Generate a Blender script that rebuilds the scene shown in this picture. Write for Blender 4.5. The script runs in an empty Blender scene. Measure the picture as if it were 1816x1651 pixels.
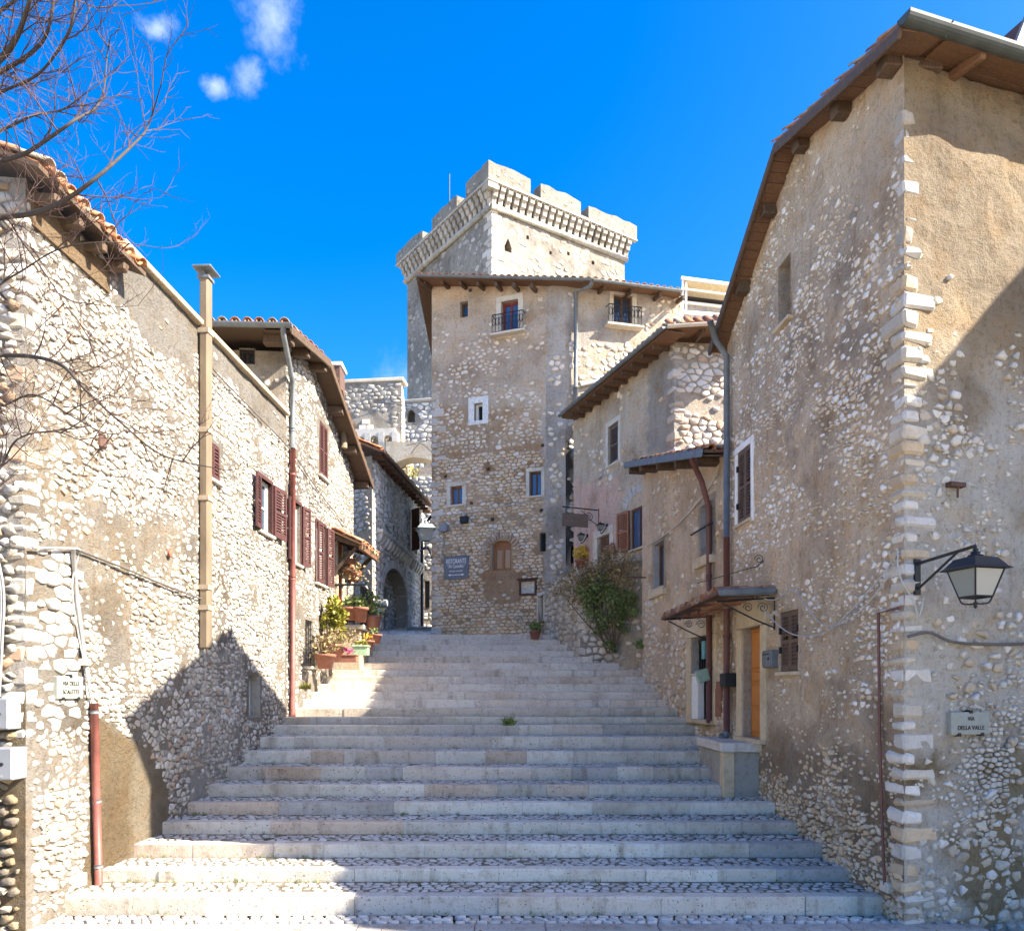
import bpy, math, random
from mathutils import Vector, Matrix, noise
from mathutils.geometry import delaunay_2d_cdt
R = math.radians
rng = random.Random(7)

# ------------------------------------------------------------------ camera, sky, sun, exposure
scene = bpy.context.scene
COL = scene.collection
CAM = Vector((0, 0, 2.2))
F, CX, HY = 1400.0, 908.0, 1226.0            # focal length, centre and horizon in photo pixels
cd = bpy.data.cameras.new('camera')
cd.sensor_width = 36; cd.lens = 36 * F / 1816
cd.shift_y = (HY - 825.5) / 1816
cd.clip_end = 2000
cam = bpy.data.objects.new('camera', cd); COL.objects.link(cam)
cam.location = CAM; cam.rotation_euler = (R(90), 0, 0)
scene.camera = cam

SUN = Vector((.768, -.195, .61)).normalized()
world = bpy.data.worlds.new('World'); scene.world = world; world.use_nodes = True
wn, wl = world.node_tree.nodes, world.node_tree.links
wn.clear()
def N(nodes, t, **k):
    n = nodes.new(t)
    for a, b in k.items():
        if a.startswith('i_'): n.inputs[a[2:].replace('_', ' ')].default_value = b
        elif a.startswith('n_'): n.inputs[int(a[2:])].default_value = b
        else: setattr(n, a, b)
    return n
sky = N(wn, 'ShaderNodeTexSky', sky_type='NISHITA', sun_disc=False, altitude=300, air_density=1.0, dust_density=1.6, ozone_density=2.2)
sky.sun_elevation = math.asin(SUN.z); sky.sun_rotation = math.atan2(SUN.x, SUN.y)
hs = N(wn, 'ShaderNodeHueSaturation'); hs.inputs['Hue'].default_value = .510; hs.inputs['Saturation'].default_value = 1.52; hs.inputs['Value'].default_value = 1.0
wl.new(sky.outputs[0], hs.inputs['Color'])
tc = N(wn, 'ShaderNodeTexCoord')
def cloud(px, py, r, sx, sy, thr, scale):
    """soft cloud round one sky direction"""
    d = Vector(((px - CX) / F, 1, (HY - py) / F)).normalized()
    sub = N(wn, 'ShaderNodeVectorMath', operation='SUBTRACT'); sub.inputs[1].default_value = d
    wl.new(tc.outputs['Generated'], sub.inputs[0])
    mul = N(wn, 'ShaderNodeVectorMath', operation='MULTIPLY'); mul.inputs[1].default_value = (sx / r, sx / r, sy / r)
    wl.new(sub.outputs[0], mul.inputs[0])
    ln = N(wn, 'ShaderNodeVectorMath', operation='LENGTH'); wl.new(mul.outputs[0], ln.inputs[0])
    ns = N(wn, 'ShaderNodeTexNoise'); ns.inputs['Scale'].default_value = scale; ns.inputs['Detail'].default_value = 10; ns.inputs['Roughness'].default_value = .62
    wl.new(tc.outputs['Generated'], ns.inputs['Vector'])
    a = N(wn, 'ShaderNodeMath', operation='MULTIPLY_ADD'); a.inputs[1].default_value = -.42; wl.new(ln.outputs['Value'], a.inputs[0]); wl.new(ns.outputs[0], a.inputs[2])
    mr = N(wn, 'ShaderNodeMapRange', interpolation_type='SMOOTHSTEP'); mr.inputs[1].default_value = thr; mr.inputs[2].default_value = thr + .5
    mr.inputs[3].default_value = 0; mr.inputs[4].default_value = 1
    wl.new(a.outputs[0], mr.inputs[0])
    return mr.outputs[0]
cl = [cloud(482, 35, .066, 1.5, .75, .2, 21), cloud(438, 135, .036, 1.3, 1, .2, 24), cloud(285, 52, .022, .9, 1.4, .14, 32), cloud(380, 152, .018, .9, 1.5, .17, 34),
      cloud(735, 690, .07, 1.2, 1, .14, 14)]
acc = cl[0]
for c in cl[1:]:
    m = N(wn, 'ShaderNodeMath', operation='MAXIMUM'); wl.new(acc, m.inputs[0]); wl.new(c, m.inputs[1]); acc = m.outputs[0]
cm = N(wn, 'ShaderNodeMix', data_type='RGBA'); sc_ = N(wn, 'ShaderNodeMath', operation='MULTIPLY'); sc_.inputs[1].default_value = .24
wl.new(acc, sc_.inputs[0]); wl.new(sc_.outputs[0], cm.inputs['Factor']); wl.new(hs.outputs[0], cm.inputs['A']); cm.inputs['B'].default_value = (7.6, 7.7, 8.0, 1)
bg = N(wn, 'ShaderNodeBackground'); bg.inputs['Strength'].default_value = .051
wl.new(cm.outputs['Result'], bg.inputs['Color'])
wo = N(wn, 'ShaderNodeOutputWorld'); wl.new(bg.outputs[0], wo.inputs['Surface'])

sd = bpy.data.lights.new('sun', 'SUN'); sd.energy = 2.6; sd.angle = R(.5); sd.color = (1, .90, .76)
sun = bpy.data.objects.new('sun', sd); COL.objects.link(sun); sun.location = (20, -10, 30)
sun.rotation_euler = SUN.to_track_quat('Z', 'Y').to_euler()
vs = scene.view_settings
vs.view_transform = 'Standard'; vs.look = 'None'; vs.gamma = 1; vs.use_curve_mapping = False; vs.exposure = 2.95
scene.cycles.max_bounces = 8; scene.cycles.diffuse_bounces = 4
scene.cycles.use_denoising = True

# ------------------------------------------------------------------ helpers
def clamp(x, a=0., b=1.): return a if x < a else b if x > b else x
def sstep(a, b, x):
    t = clamp((x - a) / (b - a)); return t * t * (3 - 2 * t)
def lerp(a, b, t): return a + (b - a) * t
def mixc(a, b, t): return tuple(a[i] + (b[i] - a[i]) * t for i in range(3))
def nz(p, s=1., o=0.): return noise.noise(Vector((p[0] * s + o, p[1] * s + o * .7, p[2] * s - o)))
def fb(p, s=1., o=0.): return noise.fractal(Vector((p[0] * s + o, p[1] * s + o * .7, p[2] * s - o)), 1., 2., 4)
def at(px, py, d): return CAM + Vector(((px - CX) / F, 1, (HY - py) / F)) * d
def proj(p): return CX + F * p[0] / p[1], HY - F * (p[2] - CAM.z) / p[1]
def inpoly(x, y, P):
    c = False; j = len(P) - 1
    for i in range(len(P)):
        xi, yi = P[i]; xj, yj = P[j]
        if (yi > y) != (yj > y) and x < (xj - xi) * (y - yi) / (yj - yi) + xi: c = not c
        j = i
    return c

class Frame:
    def __init__(s, o, U, V, Nn): s.o, s.U, s.V, s.N = Vector(o), Vector(U).normalized(), Vector(V).normalized(), Vector(Nn).normalized()
    def p(s, u, v, w=0.): return s.o + s.U * u + s.V * v + s.N * w
    def mat(s, u=0, v=0, w=0):
        M = Matrix((s.U, s.N, s.V)).transposed().to_4x4(); M.translation = s.p(u, v, w); return M
    def sub(s, u, v, w, ang=0):
        """frame at a point of this one, turned about V"""
        c, k = math.cos(ang), math.sin(ang)
        return Frame(s.p(u, v, w), s.U * c + s.N * k, s.V, s.N * c - s.U * k)
WF = Frame((0, 0, 0), (1, 0, 0), (0, 0, 1), (0, -1, 0))
class Wall(Frame):
    def __init__(s, a, b):
        a = Vector((a[0], a[1], 0)); b = Vector((b[0], b[1], 0)); U = (b - a).normalized(); Nn = Vector((U.y, -U.x, 0))
        if Nn.dot(CAM - a) < 0: Nn = -Nn
        super().__init__(a, U, (0, 0, 1), Nn); s.L = (b - a).length
    def d(s, px):
        k = (px - CX) / F; return (s.o.x * s.N.x + s.o.y * s.N.y) / (k * s.N.x + s.N.y)
    def u(s, px):
        d = s.d(px); return (Vector(((px - CX) / F * d, d, 0)) - s.o).dot(s.U)
    def v(s, px, py): return CAM.z + (HY - py) / F * s.d(px)
    def uv(s, px, py): return s.u(px), s.v(px, py)
    def rect(s, x0, x1, y0, y1):
        """photo box (y read at its middle) -> u0,v0,u1,v1 on the wall"""
        xm = (x0 + x1) / 2; a, b = sorted((s.u(x0), s.u(x1))); return a, s.v(xm, y1), b, s.v(xm, y0)

def link(o, parent=None, ploc=None):
    COL.objects.link(o)
    if parent is not None:
        o.parent = parent
        o.matrix_parent_inverse = Matrix.Translation(-Vector(parent['_l'])) if parent.get('_l') is not None else Matrix.Identity(4)
    return o
def tag(o, label=None, cat=None, group=None, kind=None):
    for k, v in (('label', label), ('category', cat), ('group', group), ('kind', kind)):
        if v: o[k] = v
    return o
def thing(name, label, cat, loc, group=None, kind=None):
    o = bpy.data.objects.new(name, None); o.empty_display_size = .2; COL.objects.link(o); o.location = loc; o['_l'] = tuple(loc)
    return tag(o, label, cat, group, kind)

class MB:
    def __init__(s): s.v, s.f, s.m, s.c = [], [], [], []
    def add(s, vs, fs, m=0, c=None):
        b = len(s.v); s.v.extend([tuple(x) for x in vs]); s.f.extend([tuple(i + b for i in f) for f in fs]); s.m.extend([m] * len(fs))
        s.c.extend([c or (1, 1, 1)] * len(vs)); return s
    def box(s, fr, u0, u1, v0, v1, w0, w1, m=0, c=None):
        P = [fr.p(u, v, w) for w in (w0, w1) for v in (v0, v1) for u in (u0, u1)]
        return s.add(P, [(0, 1, 3, 2), (4, 6, 7, 5), (0, 4, 5, 1), (2, 3, 7, 6), (0, 2, 6, 4), (1, 5, 7, 3)], m, c)
    def cbox(s, fr, u0, u1, v0, v1, w0, w1, b=.01, j=0., m=0, c=None):
        """chamfered block with uneven corners"""
        vs, idx = [], {}
        for i, (u, su) in enumerate(((u0, 1), (u1, -1))):
            for k, (v, sv) in enumerate(((v0, 1), (v1, -1))):
                for l, (w, sw) in enumerate(((w0, 1), (w1, -1))):
                    ju, jv, jw = [rng.uniform(-j, j) for _ in range(3)]
                    for ax in range(3):
                        q = [u + su * b + ju, v + sv * b + jv, w + sw * b + jw]
                        q[ax] -= (su, sv, sw)[ax] * b
                        idx[i, k, l, ax] = len(vs); vs.append(fr.p(*q))
        fs = []
        for l in (0, 1):
            fs.append([idx[i, k, l, 2] for i, k in ((0, 0), (1, 0), (1, 1), (0, 1))])
            fs.append([idx[i, l, k, 1] for i, k in ((0, 0), (1, 0), (1, 1), (0, 1))])
            fs.append([idx[l, i, k, 0] for i, k in ((0, 0), (1, 0), (1, 1), (0, 1))])
        for a in (0, 1):
            for b_ in (0, 1):
                fs.append([idx[0, a, b_, 1], idx[1, a, b_, 1], idx[1, a, b_, 2], idx[0, a, b_, 2]])
                fs.append([idx[a, 0, b_, 0], idx[a, 1, b_, 0], idx[a, 1, b_, 2], idx[a, 0, b_, 2]])
                fs.append([idx[a, b_, 0, 0], idx[a, b_, 1, 0], idx[a, b_, 1, 1], idx[a, b_, 0, 1]])
                for l in (0, 1): fs.append([idx[a, b_, l, 0], idx[a, b_, l, 1], idx[a, b_, l, 2]])
        return s.add(vs, fs, m, c)
    def tube(s, pts, r, n=8, m=0, c=None, cap=True):
        pts = [Vector(p) for p in pts]; k = len(pts); rr = r if isinstance(r, (list, tuple)) else [r] * k
        ref = None; vs = []
        for i, p in enumerate(pts):
            t = (pts[min(i + 1, k - 1)] - pts[max(i - 1, 0)])
            if t.length < 1e-9: t = Vector((0, 0, 1))
            t.normalize()
            if ref is None: ref = t.orthogonal().normalized()
            a = (ref - t * ref.dot(t))
            a = a.normalized() if a.length > 1e-6 else t.orthogonal().normalized()
            ref = a; b = t.cross(a)
            for q in range(n):
                th = 2 * math.pi * q / n; vs.append(p + (a * math.cos(th) + b * math.sin(th)) * rr[i])
        fs = [(i * n + q, i * n + (q + 1) % n, (i + 1) * n + (q + 1) % n, (i + 1) * n + q) for i in range(k - 1) for q in range(n)]
        if cap: fs += [tuple(range(n)), tuple((k - 1) * n + q for q in reversed(range(n)))]
        return s.add(vs, fs, m, c)
    def lathe(s, c0, prof, n=16, m=0, c=None, ax=None):
        fr = ax or Frame(c0, (1, 0, 0), (0, 1, 0), (0, 0, 1)); vs = []
        for r, z in prof: vs += [fr.p(r * math.cos(2 * math.pi * q / n), r * math.sin(2 * math.pi * q / n), z) for q in range(n)]
        k = len(prof)
        fs = [(i * n + q, i * n + (q + 1) % n, (i + 1) * n + (q + 1) % n, (i + 1) * n + q) for i in range(k - 1) for q in range(n)]
        fs += [tuple(reversed(range(n))), tuple((k - 1) * n + q for q in range(n))]
        return s.add(vs, fs, m, c)
    def prism(s, fr, P, w0, w1, m=0, c=None):
        n = len(P); vs = [fr.p(u, v, w0) for u, v in P] + [fr.p(u, v, w1) for u, v in P]
        fs = [tuple(range(n)), tuple(range(2 * n - 1, n - 1, -1))] + [(i, (i + 1) % n, n + (i + 1) % n, n + i) for i in range(n)]
        return s.add(vs, fs, m, c)
    def obj(s, name, mats, parent=None, smooth=False, kind=None, label=None):
        me = bpy.data.meshes.new(name); me.from_pydata(s.v, [], s.f)
        for m in (mats if isinstance(mats, (list, tuple)) else [mats]): me.materials.append(m)
        if any(s.m): me.polygons.foreach_set('material_index', s.m)
        if smooth: me.polygons.foreach_set('use_smooth', [True] * len(s.f))
        a = me.attributes.new('col', 'FLOAT_COLOR', 'POINT'); a.data.foreach_set('color', [x for c in s.c for x in (c[0], c[1], c[2], 1)])
        me.update()
        o = bpy.data.objects.new(name, me); link(o, parent)
        if kind: o['kind'] = kind
        if label: o['label'] = label
        return o

# ------------------------------------------------------------------ materials
def newmat(name):
    m = bpy.data.materials.new(name); m.use_nodes = True; nt = m.node_tree; nt.nodes.clear()
    out = nt.nodes.new('ShaderNodeOutputMaterial'); b = nt.nodes.new('ShaderNodeBsdfPrincipled'); nt.links.new(b.outputs[0], out.inputs[0])
    return m, nt.nodes, nt.links, b
def rough_mat(name, col=None, var=.3, s1=1.3, s2=11., s3=70., bump=.5, dist=.02, rough=.9, dark=(.45, .40, .33), pits=0., streak=0., moss=None, warm=0.):
    """masonry-like: base colour (constant or the mesh's col attribute) broken up by three noises, with bump of the same noises"""
    m, n, l, b = newmat(name)
    geo = N(n, 'ShaderNodeNewGeometry'); P = geo.outputs['Position']
    if col is None:
        at_ = N(n, 'ShaderNodeAttribute', attribute_name='col'); base = at_.outputs['Color']
    else:
        rgb = N(n, 'ShaderNodeRGB'); rgb.outputs[0].default_value = (*col, 1); base = rgb.outputs[0]
    def ns(s, det=6, ro=.6, vec=P):
        q = N(n, 'ShaderNodeTexNoise'); q.inputs['Scale'].default_value = s; q.inputs['Detail'].default_value = det; q.inputs['Roughness'].default_value = ro; l.new(vec, q.inputs['Vector']); return q.outputs[0]
    def ramp(src, a, bb, lo=0., hi=1.):
        r = N(n, 'ShaderNodeMapRange', interpolation_type='SMOOTHSTEP'); r.inputs[1].default_value = a; r.inputs[2].default_value = bb; r.inputs[3].default_value = lo; r.inputs[4].default_value = hi; l.new(src, r.inputs[0]); return r.outputs[0]
    def mult(c, f, colr):
        x = N(n, 'ShaderNodeMix', data_type='RGBA', blend_type='MULTIPLY'); l.new(f, x.inputs['Factor']); l.new(c, x.inputs['A']); x.inputs['B'].default_value = (*colr, 1); return x.outputs['Result']
    n1, n2, n3 = ns(s1), ns(s2, 8, .68), ns(s3, 4, .7)
    c = mult(base, ramp(n1, .47, .72, 0, var * 1.5), dark)
    c = mult(c, ramp(n2, .47, .72, 0, var * 1.6), dark)
    c = mult(c, ramp(n3, .50, .76, 0, var), (.5, .46, .4))
    if warm:
        c = mult(c, ramp(ns(2.6, 9, .72), .45, .68, 0, warm), (1.0, .80, .56)); c = mult(c, ramp(ns(6.5, 9, .72), .5, .74, 0, warm), (.62, .58, .55))
    if streak:
        mp = N(n, 'ShaderNodeMapping'); mp.inputs['Scale'].default_value = (1, 1, .12); l.new(P, mp.inputs['Vector'])
        c = mult(c, ramp(ns(5., 5, .6, mp.outputs[0]), .53, .74, 0, streak), (.42, .38, .34))
    if pits:
        c = mult(c, ramp(ns(38., 3, .5), .63, .70, 0, pits), (.3, .26, .22))
    if moss:
        mm = N(n, 'ShaderNodeMix', data_type='RGBA'); l.new(ramp(ns(3.1, 8, .7), .5, .66), mm.inputs['Factor']); l.new(c, mm.inputs['A']); mm.inputs['B'].default_value = (*moss, 1); c = mm.outputs['Result']
    l.new(c, b.inputs['Base Color']); b.inputs['Roughness'].default_value = rough; b.inputs['Specular IOR Level'].default_value = .25
    h = N(n, 'ShaderNodeMath', operation='MULTIPLY_ADD'); h.inputs[1].default_value = .35; l.new(n3, h.inputs[0]); l.new(n2, h.inputs[2])
    bp = N(n, 'ShaderNodeBump'); bp.inputs['Strength'].default_value = bump; bp.inputs['Distance'].default_value = dist; l.new(h.outputs[0], bp.inputs['Height']); l.new(bp.outputs[0], b.inputs['Normal'])
    return m
def simple(name, col, rough=.6, metal=0., var=.25, s=14., bump=.15, dist=.004, stretch=None, spec=.4):
    m, n, l, b = newmat(name)
    geo = N(n, 'ShaderNodeNewGeometry'); vec = geo.outputs['Position']
    if stretch:
        mp = N(n, 'ShaderNodeMapping'); mp.inputs['Scale'].default_value = stretch; l.new(vec, mp.inputs['Vector']); vec = mp.outputs[0]
    q = N(n, 'ShaderNodeTexNoise'); q.inputs['Scale'].default_value = s; q.inputs['Detail'].default_value = 7; q.inputs['Roughness'].default_value = .65; l.new(vec, q.inputs['Vector'])
    r = N(n, 'ShaderNodeMapRange'); r.inputs[1].default_value = .3; r.inputs[2].default_value = .75; r.inputs[3].default_value = 1 + var; r.inputs[4].default_value = 1 - var; l.new(q.outputs[0], r.inputs[0])
    x = N(n, 'ShaderNodeVectorMath', operation='SCALE'); x.inputs[0].default_value = col; l.new(r.outputs[0], x.inputs['Scale'])
    l.new(x.outputs[0], b.inputs['Base Color']); b.inputs['Roughness'].default_value = rough; b.inputs['Metallic'].default_value = metal; b.inputs['Specular IOR Level'].default_value = spec
    if bump:
        bp = N(n, 'ShaderNodeBump'); bp.inputs['Strength'].default_value = bump; bp.inputs['Distance'].default_value = dist; l.new(q.outputs[0], bp.inputs['Height']); l.new(bp.outputs[0], b.inputs['Normal'])
    return m
def leafmat(name, col, col2):
    m, n, l, b = newmat(name)
    a = N(n, 'ShaderNodeAttribute', attribute_name='col'); mx = N(n, 'ShaderNodeMix', data_type='RGBA'); sp = N(n, 'ShaderNodeSeparateColor'); l.new(a.outputs['Color'], sp.inputs[0]); l.new(sp.outputs[0], mx.inputs['Factor'])
    mx.inputs['A'].default_value = (*col, 1); mx.inputs['B'].default_value = (*col2, 1); l.new(mx.outputs['Result'], b.inputs['Base Color']); b.inputs['Roughness'].default_value = .55
    b.inputs['Subsurface Weight'].default_value = 0
    return m
def glassmat(name, col=(.03, .05, .08), rough=.06):
    m, n, l, b = newmat(name); b.inputs['Base Color'].default_value = (*col, 1); b.inputs['Roughness'].default_value = rough; b.inputs['Specular IOR Level'].default_value = .8
    return m
M_PLASTER = rough_mat('lime_plaster', None, .46, 1.1, 15, 60, 1.0, .05, streak=.32, warm=.6, dark=(.60, .54, .46))
M_STONE = rough_mat('limestone', None, .26, 2.3, 19, 80, .9, .015, dark=(.55, .5, .43))
M_SLAB = rough_mat('travertine', None, .36, 1.3, 9, 60, .8, .016, dark=(.58, .50, .42), pits=1.0, streak=.65)
M_BED = rough_mat('joint_earth', (.20, .17, .125), .4, 2, 20, 80, .8, .02, moss=(.07, .075, .03))
M_TOWER = rough_mat('castle_render', None, .46, .3, 3.2, 16, .9, .09, streak=.4)
M_CEMENT = rough_mat('cement', (.33, .32, .28), .3, 2, 12, 70, .5, .01)
M_TILE = rough_mat('terracotta_tile', None, .35, 3, 15, 70, .5, .01, dark=(.45, .42, .36))
M_WOOD = simple('weathered_timber', (.085, .055, .034), .75, 0, .5, 9, .4, .01, (4, 4, 1))
M_BOARD = simple('soffit_board', (.15, .08, .042), .7, 0, .45, 7, .3, .006, (6, 6, 6))
M_SHUT = simple('oxblood_paint', (.072, .03, .028), .55, 0, .25)
M_BROWNSH = simple('brown_paint', (.11, .072, .05), .55, 0, .25)
M_ORWOOD = simple('orange_varnished_wood', (.46, .17, .03), .4, 0, .3, 8, .1, .003, (8, 8, 1))
M_OCHRE = simple('ochre_window_wood', (.27, .115, .04), .5, 0, .35, 9, .2, .004, (8, 8, 1))
M_CHEST = simple('chestnut_wood', (.22, .08, .03), .5, 0, .35, 9, .2, .004, (8, 8, 1))
M_DKWOOD = simple('dark_door_wood', (.10, .045, .022), .6, 0, .4, 9, .3, .005, (8, 8, 1))
M_ZINC = simple('galvanised_steel', (.14, .155, .16), .55, .1, .3, 6)
M_GUTTER = simple('grey_green_gutter', (.055, .065, .06), .55, .1, .3, 5)
M_BROWNPIPE = simple('brown_lacquered_pipe', (.13, .055, .045), .5, 0, .25, 5)
M_REDPIPE = simple('red_brown_pipe', (.20, .07, .055), .5, 0, .3, 5)
M_FLUE = simple('fibre_cement', (.17, .13, .085), .8, 0, .3, 4, .3, .004, (1, 1, .3))
M_IRON = simple('black_iron', (.02, .022, .024), .5, .3, .3)
M_RUST = simple('rusty_iron', (.09, .05, .035), .8, .1, .4)
M_WHITE = simple('white_paint', (.75, .74, .70), .6, 0, .1)
M_PALE = rough_mat('pale_stone_trim', (.58, .53, .44), .25, 2, 12, 60, .4, .008)
M_WARMTRIM = rough_mat('ochre_stone_trim', (.56, .46, .31), .25, 2, 12, 60, .4, .008)
M_GREYBOX = simple('grey_box_plastic', (.21, .22, .235), .5, 0, .12, 4, .05)
M_WIRE = simple('grey_cable', (.30, .30, .29), .6)
M_WIREW = simple('pale_cable', (.40, .40, .38), .6)
M_WIRED = simple('dark_cable', (.10, .09, .08), .6)
M_GLASS = glassmat('window_glass'); M_BLUEGLASS = glassmat('blue_window_glass', (.05, .10, .20)); M_DARK = simple('dark_interior', (.015, .014, .013), .9)
M_CURTAIN = simple('lace_curtain', (.45, .47, .50), .8, 0, .2, 6, .2, .01, (30, 30, 1))
M_LAMPGLASS = glassmat('lamp_glass', (.22, .24, .22), .25)
M_POT = simple('terracotta_pot', (.25, .10, .06), .8, 0, .3, 10)
M_SIGN = rough_mat('grey_marble_sign', (.30, .31, .27), .15, 3, 20, 90, .1, .003)
M_SLATE = rough_mat('grey_slate_sign', (.16, .17, .19), .2, 3, 20, 90, .3, .004)
M_INK = simple('black_lettering', (.02, .02, .02), .6); M_INKW = simple('white_lettering', (.75, .75, .74), .6)
M_BARK = simple('grey_bark', (.05, .041, .035), .9, 0, .4, 20, .4, .006)
M_TWIG = simple('red_brown_twig', (.07, .04, .034), .8, 0, .3)
M_STEM = simple('plant_stem', (.10, .075, .045), .8)
M_LEAF = leafmat('green_leaf', (.055, .10, .02), (.24, .29, .07)); M_LEAFY = leafmat('yellow_leaf', (.12, .14, .02), (.42, .36, .03)); M_DRY = leafmat('dry_leaf', (.17, .12, .05), (.36, .27, .12))
M_FLOWER = leafmat('flower', (.55, .30, .02), (.6, .42, .05)); M_PINKF = leafmat('pink_flower', (.4, .04, .12), (.55, .1, .25))
# ------------------------------------------------------------------ masonry: uneven wall sheets and single stones laid in them
def wall_mesh(name, W, outline, holes, parent, colfn, step=.17, amp=.018, depth=.28, mat=None, rev=(.5, .46, .39), back=True):
    """a wall face with real openings, slightly uneven, with reveals of the given depth"""
    pts, edges = [], []
    def loop(P, seg):
        b = len(pts)
        for i in range(len(P)):
            p, q = Vector((*P[i], 0)), Vector((*P[(i + 1) % len(P)], 0)); k = max(1, int((q - p).length / seg))
            for j in range(k): pts.append(((p + (q - p) * j / k).x, (p + (q - p) * j / k).y))
        e = len(pts)
        edges.extend((i, i + 1 if i + 1 < e else b) for i in range(b, e)); return b, e
    loop(outline, step); nb = len(pts); rings = [loop(h, .5) for h in holes]; ne = len(pts)
    us = [p[0] for p in outline]; vs_ = [p[1] for p in outline]
    boxes = [(min(p[0] for p in h) - .06, max(p[0] for p in h) + .06, min(p[1] for p in h) - .06, max(p[1] for p in h) + .06) for h in holes]
    u = min(us) + step / 2
    while u < max(us):
        v = min(vs_) + step / 2
        while v < max(vs_):
            q = (u + rng.uniform(-.3, .3) * step, v + rng.uniform(-.3, .3) * step)
            if inpoly(*q, outline) and not any(b[0] < q[0] < b[1] and b[2] < q[1] < b[3] for b in boxes): pts.append(q)
            v += step
        u += step
    V, E, Fc, *_ = delaunay_2d_cdt([Vector(p) for p in pts], edges, [], 0, 1e-5)
    mb = MB()
    for i, q in enumerate(V):
        P = W.p(q.x, q.y); ed = min(q.x - min(us), max(us) - q.x); w = (fb(P, 1.1, 3) * .8 + nz(P, 5, 9) * .5) * amp * clamp(ed / .25)
        mb.v.append(tuple(P + W.N * w)); mb.c.append(colfn(q.x, q.y))
    for f in Fc:
        c = sum((V[i] for i in f), Vector((0, 0))) / len(f)
        if inpoly(c.x, c.y, outline) and not any(inpoly(c.x, c.y, h) for h in holes): mb.f.append(tuple(f)); mb.m.append(0)
    for h in holes:
        n = len(h); cx = sum(p[0] for p in h) / n; cy = sum(p[1] for p in h) / n
        vs2 = [W.p(p[0], p[1], .006) for p in h] + [W.p(p[0], p[1], -depth) for p in h]
        fs = [(i, (i + 1) % n, n + (i + 1) % n, n + i) for i in range(n)]
        if back: fs.append(tuple(range(n, 2 * n)))
        mb.add(vs2, fs, 0, rev)
    return mb.obj(name, mat or M_PLASTER, parent)

def cells(u0, u1, v0, v1, su, sv, jit, sd):
    """irregular tight-packed polygons (clipped cells of a jittered brick grid)"""
    r = random.Random(sd); nu, nv = int((u1 - u0) / su) + 3, int((v1 - v0) / sv) + 3
    G = [[(u0 + (i - 1 + .5 * (j % 2) + r.uniform(-jit, jit)) * su, v0 + (j - 1 + r.uniform(-jit, jit) * .8) * sv) for i in range(nu)] for j in range(nv)]
    asp = su / sv
    for j in range(1, nv - 1):
        for i in range(1, nu - 1):
            cx, cy = G[j][i]; P = [(cx - su, cy - sv), (cx + su, cy - sv), (cx + su, cy + sv), (cx - su, cy + sv)]
            nb = []
            for jj in range(max(0, j - 2), min(nv, j + 3)):
                for ii in range(max(0, i - 2), min(nu, i + 3)):
                    if ii != i or jj != j:
                        qx, qy = G[jj][ii]; nb.append(((qx - cx) ** 2 + ((qy - cy) * asp) ** 2, qx, qy))
            nb.sort()
            for d2, qx, qy in nb[:13]:
                # half plane, measured with the aspect removed so that cells stay brick-like
                nx, ny = (qx - cx), (qy - cy) * asp * asp; lim = nx * (qx + cx) / 2 + ny * (qy + cy) / 2
                out = []; m = len(P)
                for k in range(m):
                    a, b = P[k], P[(k + 1) % m]; da = nx * a[0] + ny * a[1] - lim; db = nx * b[0] + ny * b[1] - lim
                    if da <= 0: out.append(a)
                    if (da < 0) != (db < 0) and da != db:
                        t = da / (da - db); out.append((a[0] + (b[0] - a[0]) * t, a[1] + (b[1] - a[1]) * t))
                P = out
                if len(P) < 3: break
            if len(P) >= 3: yield cx, cy, P

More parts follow.
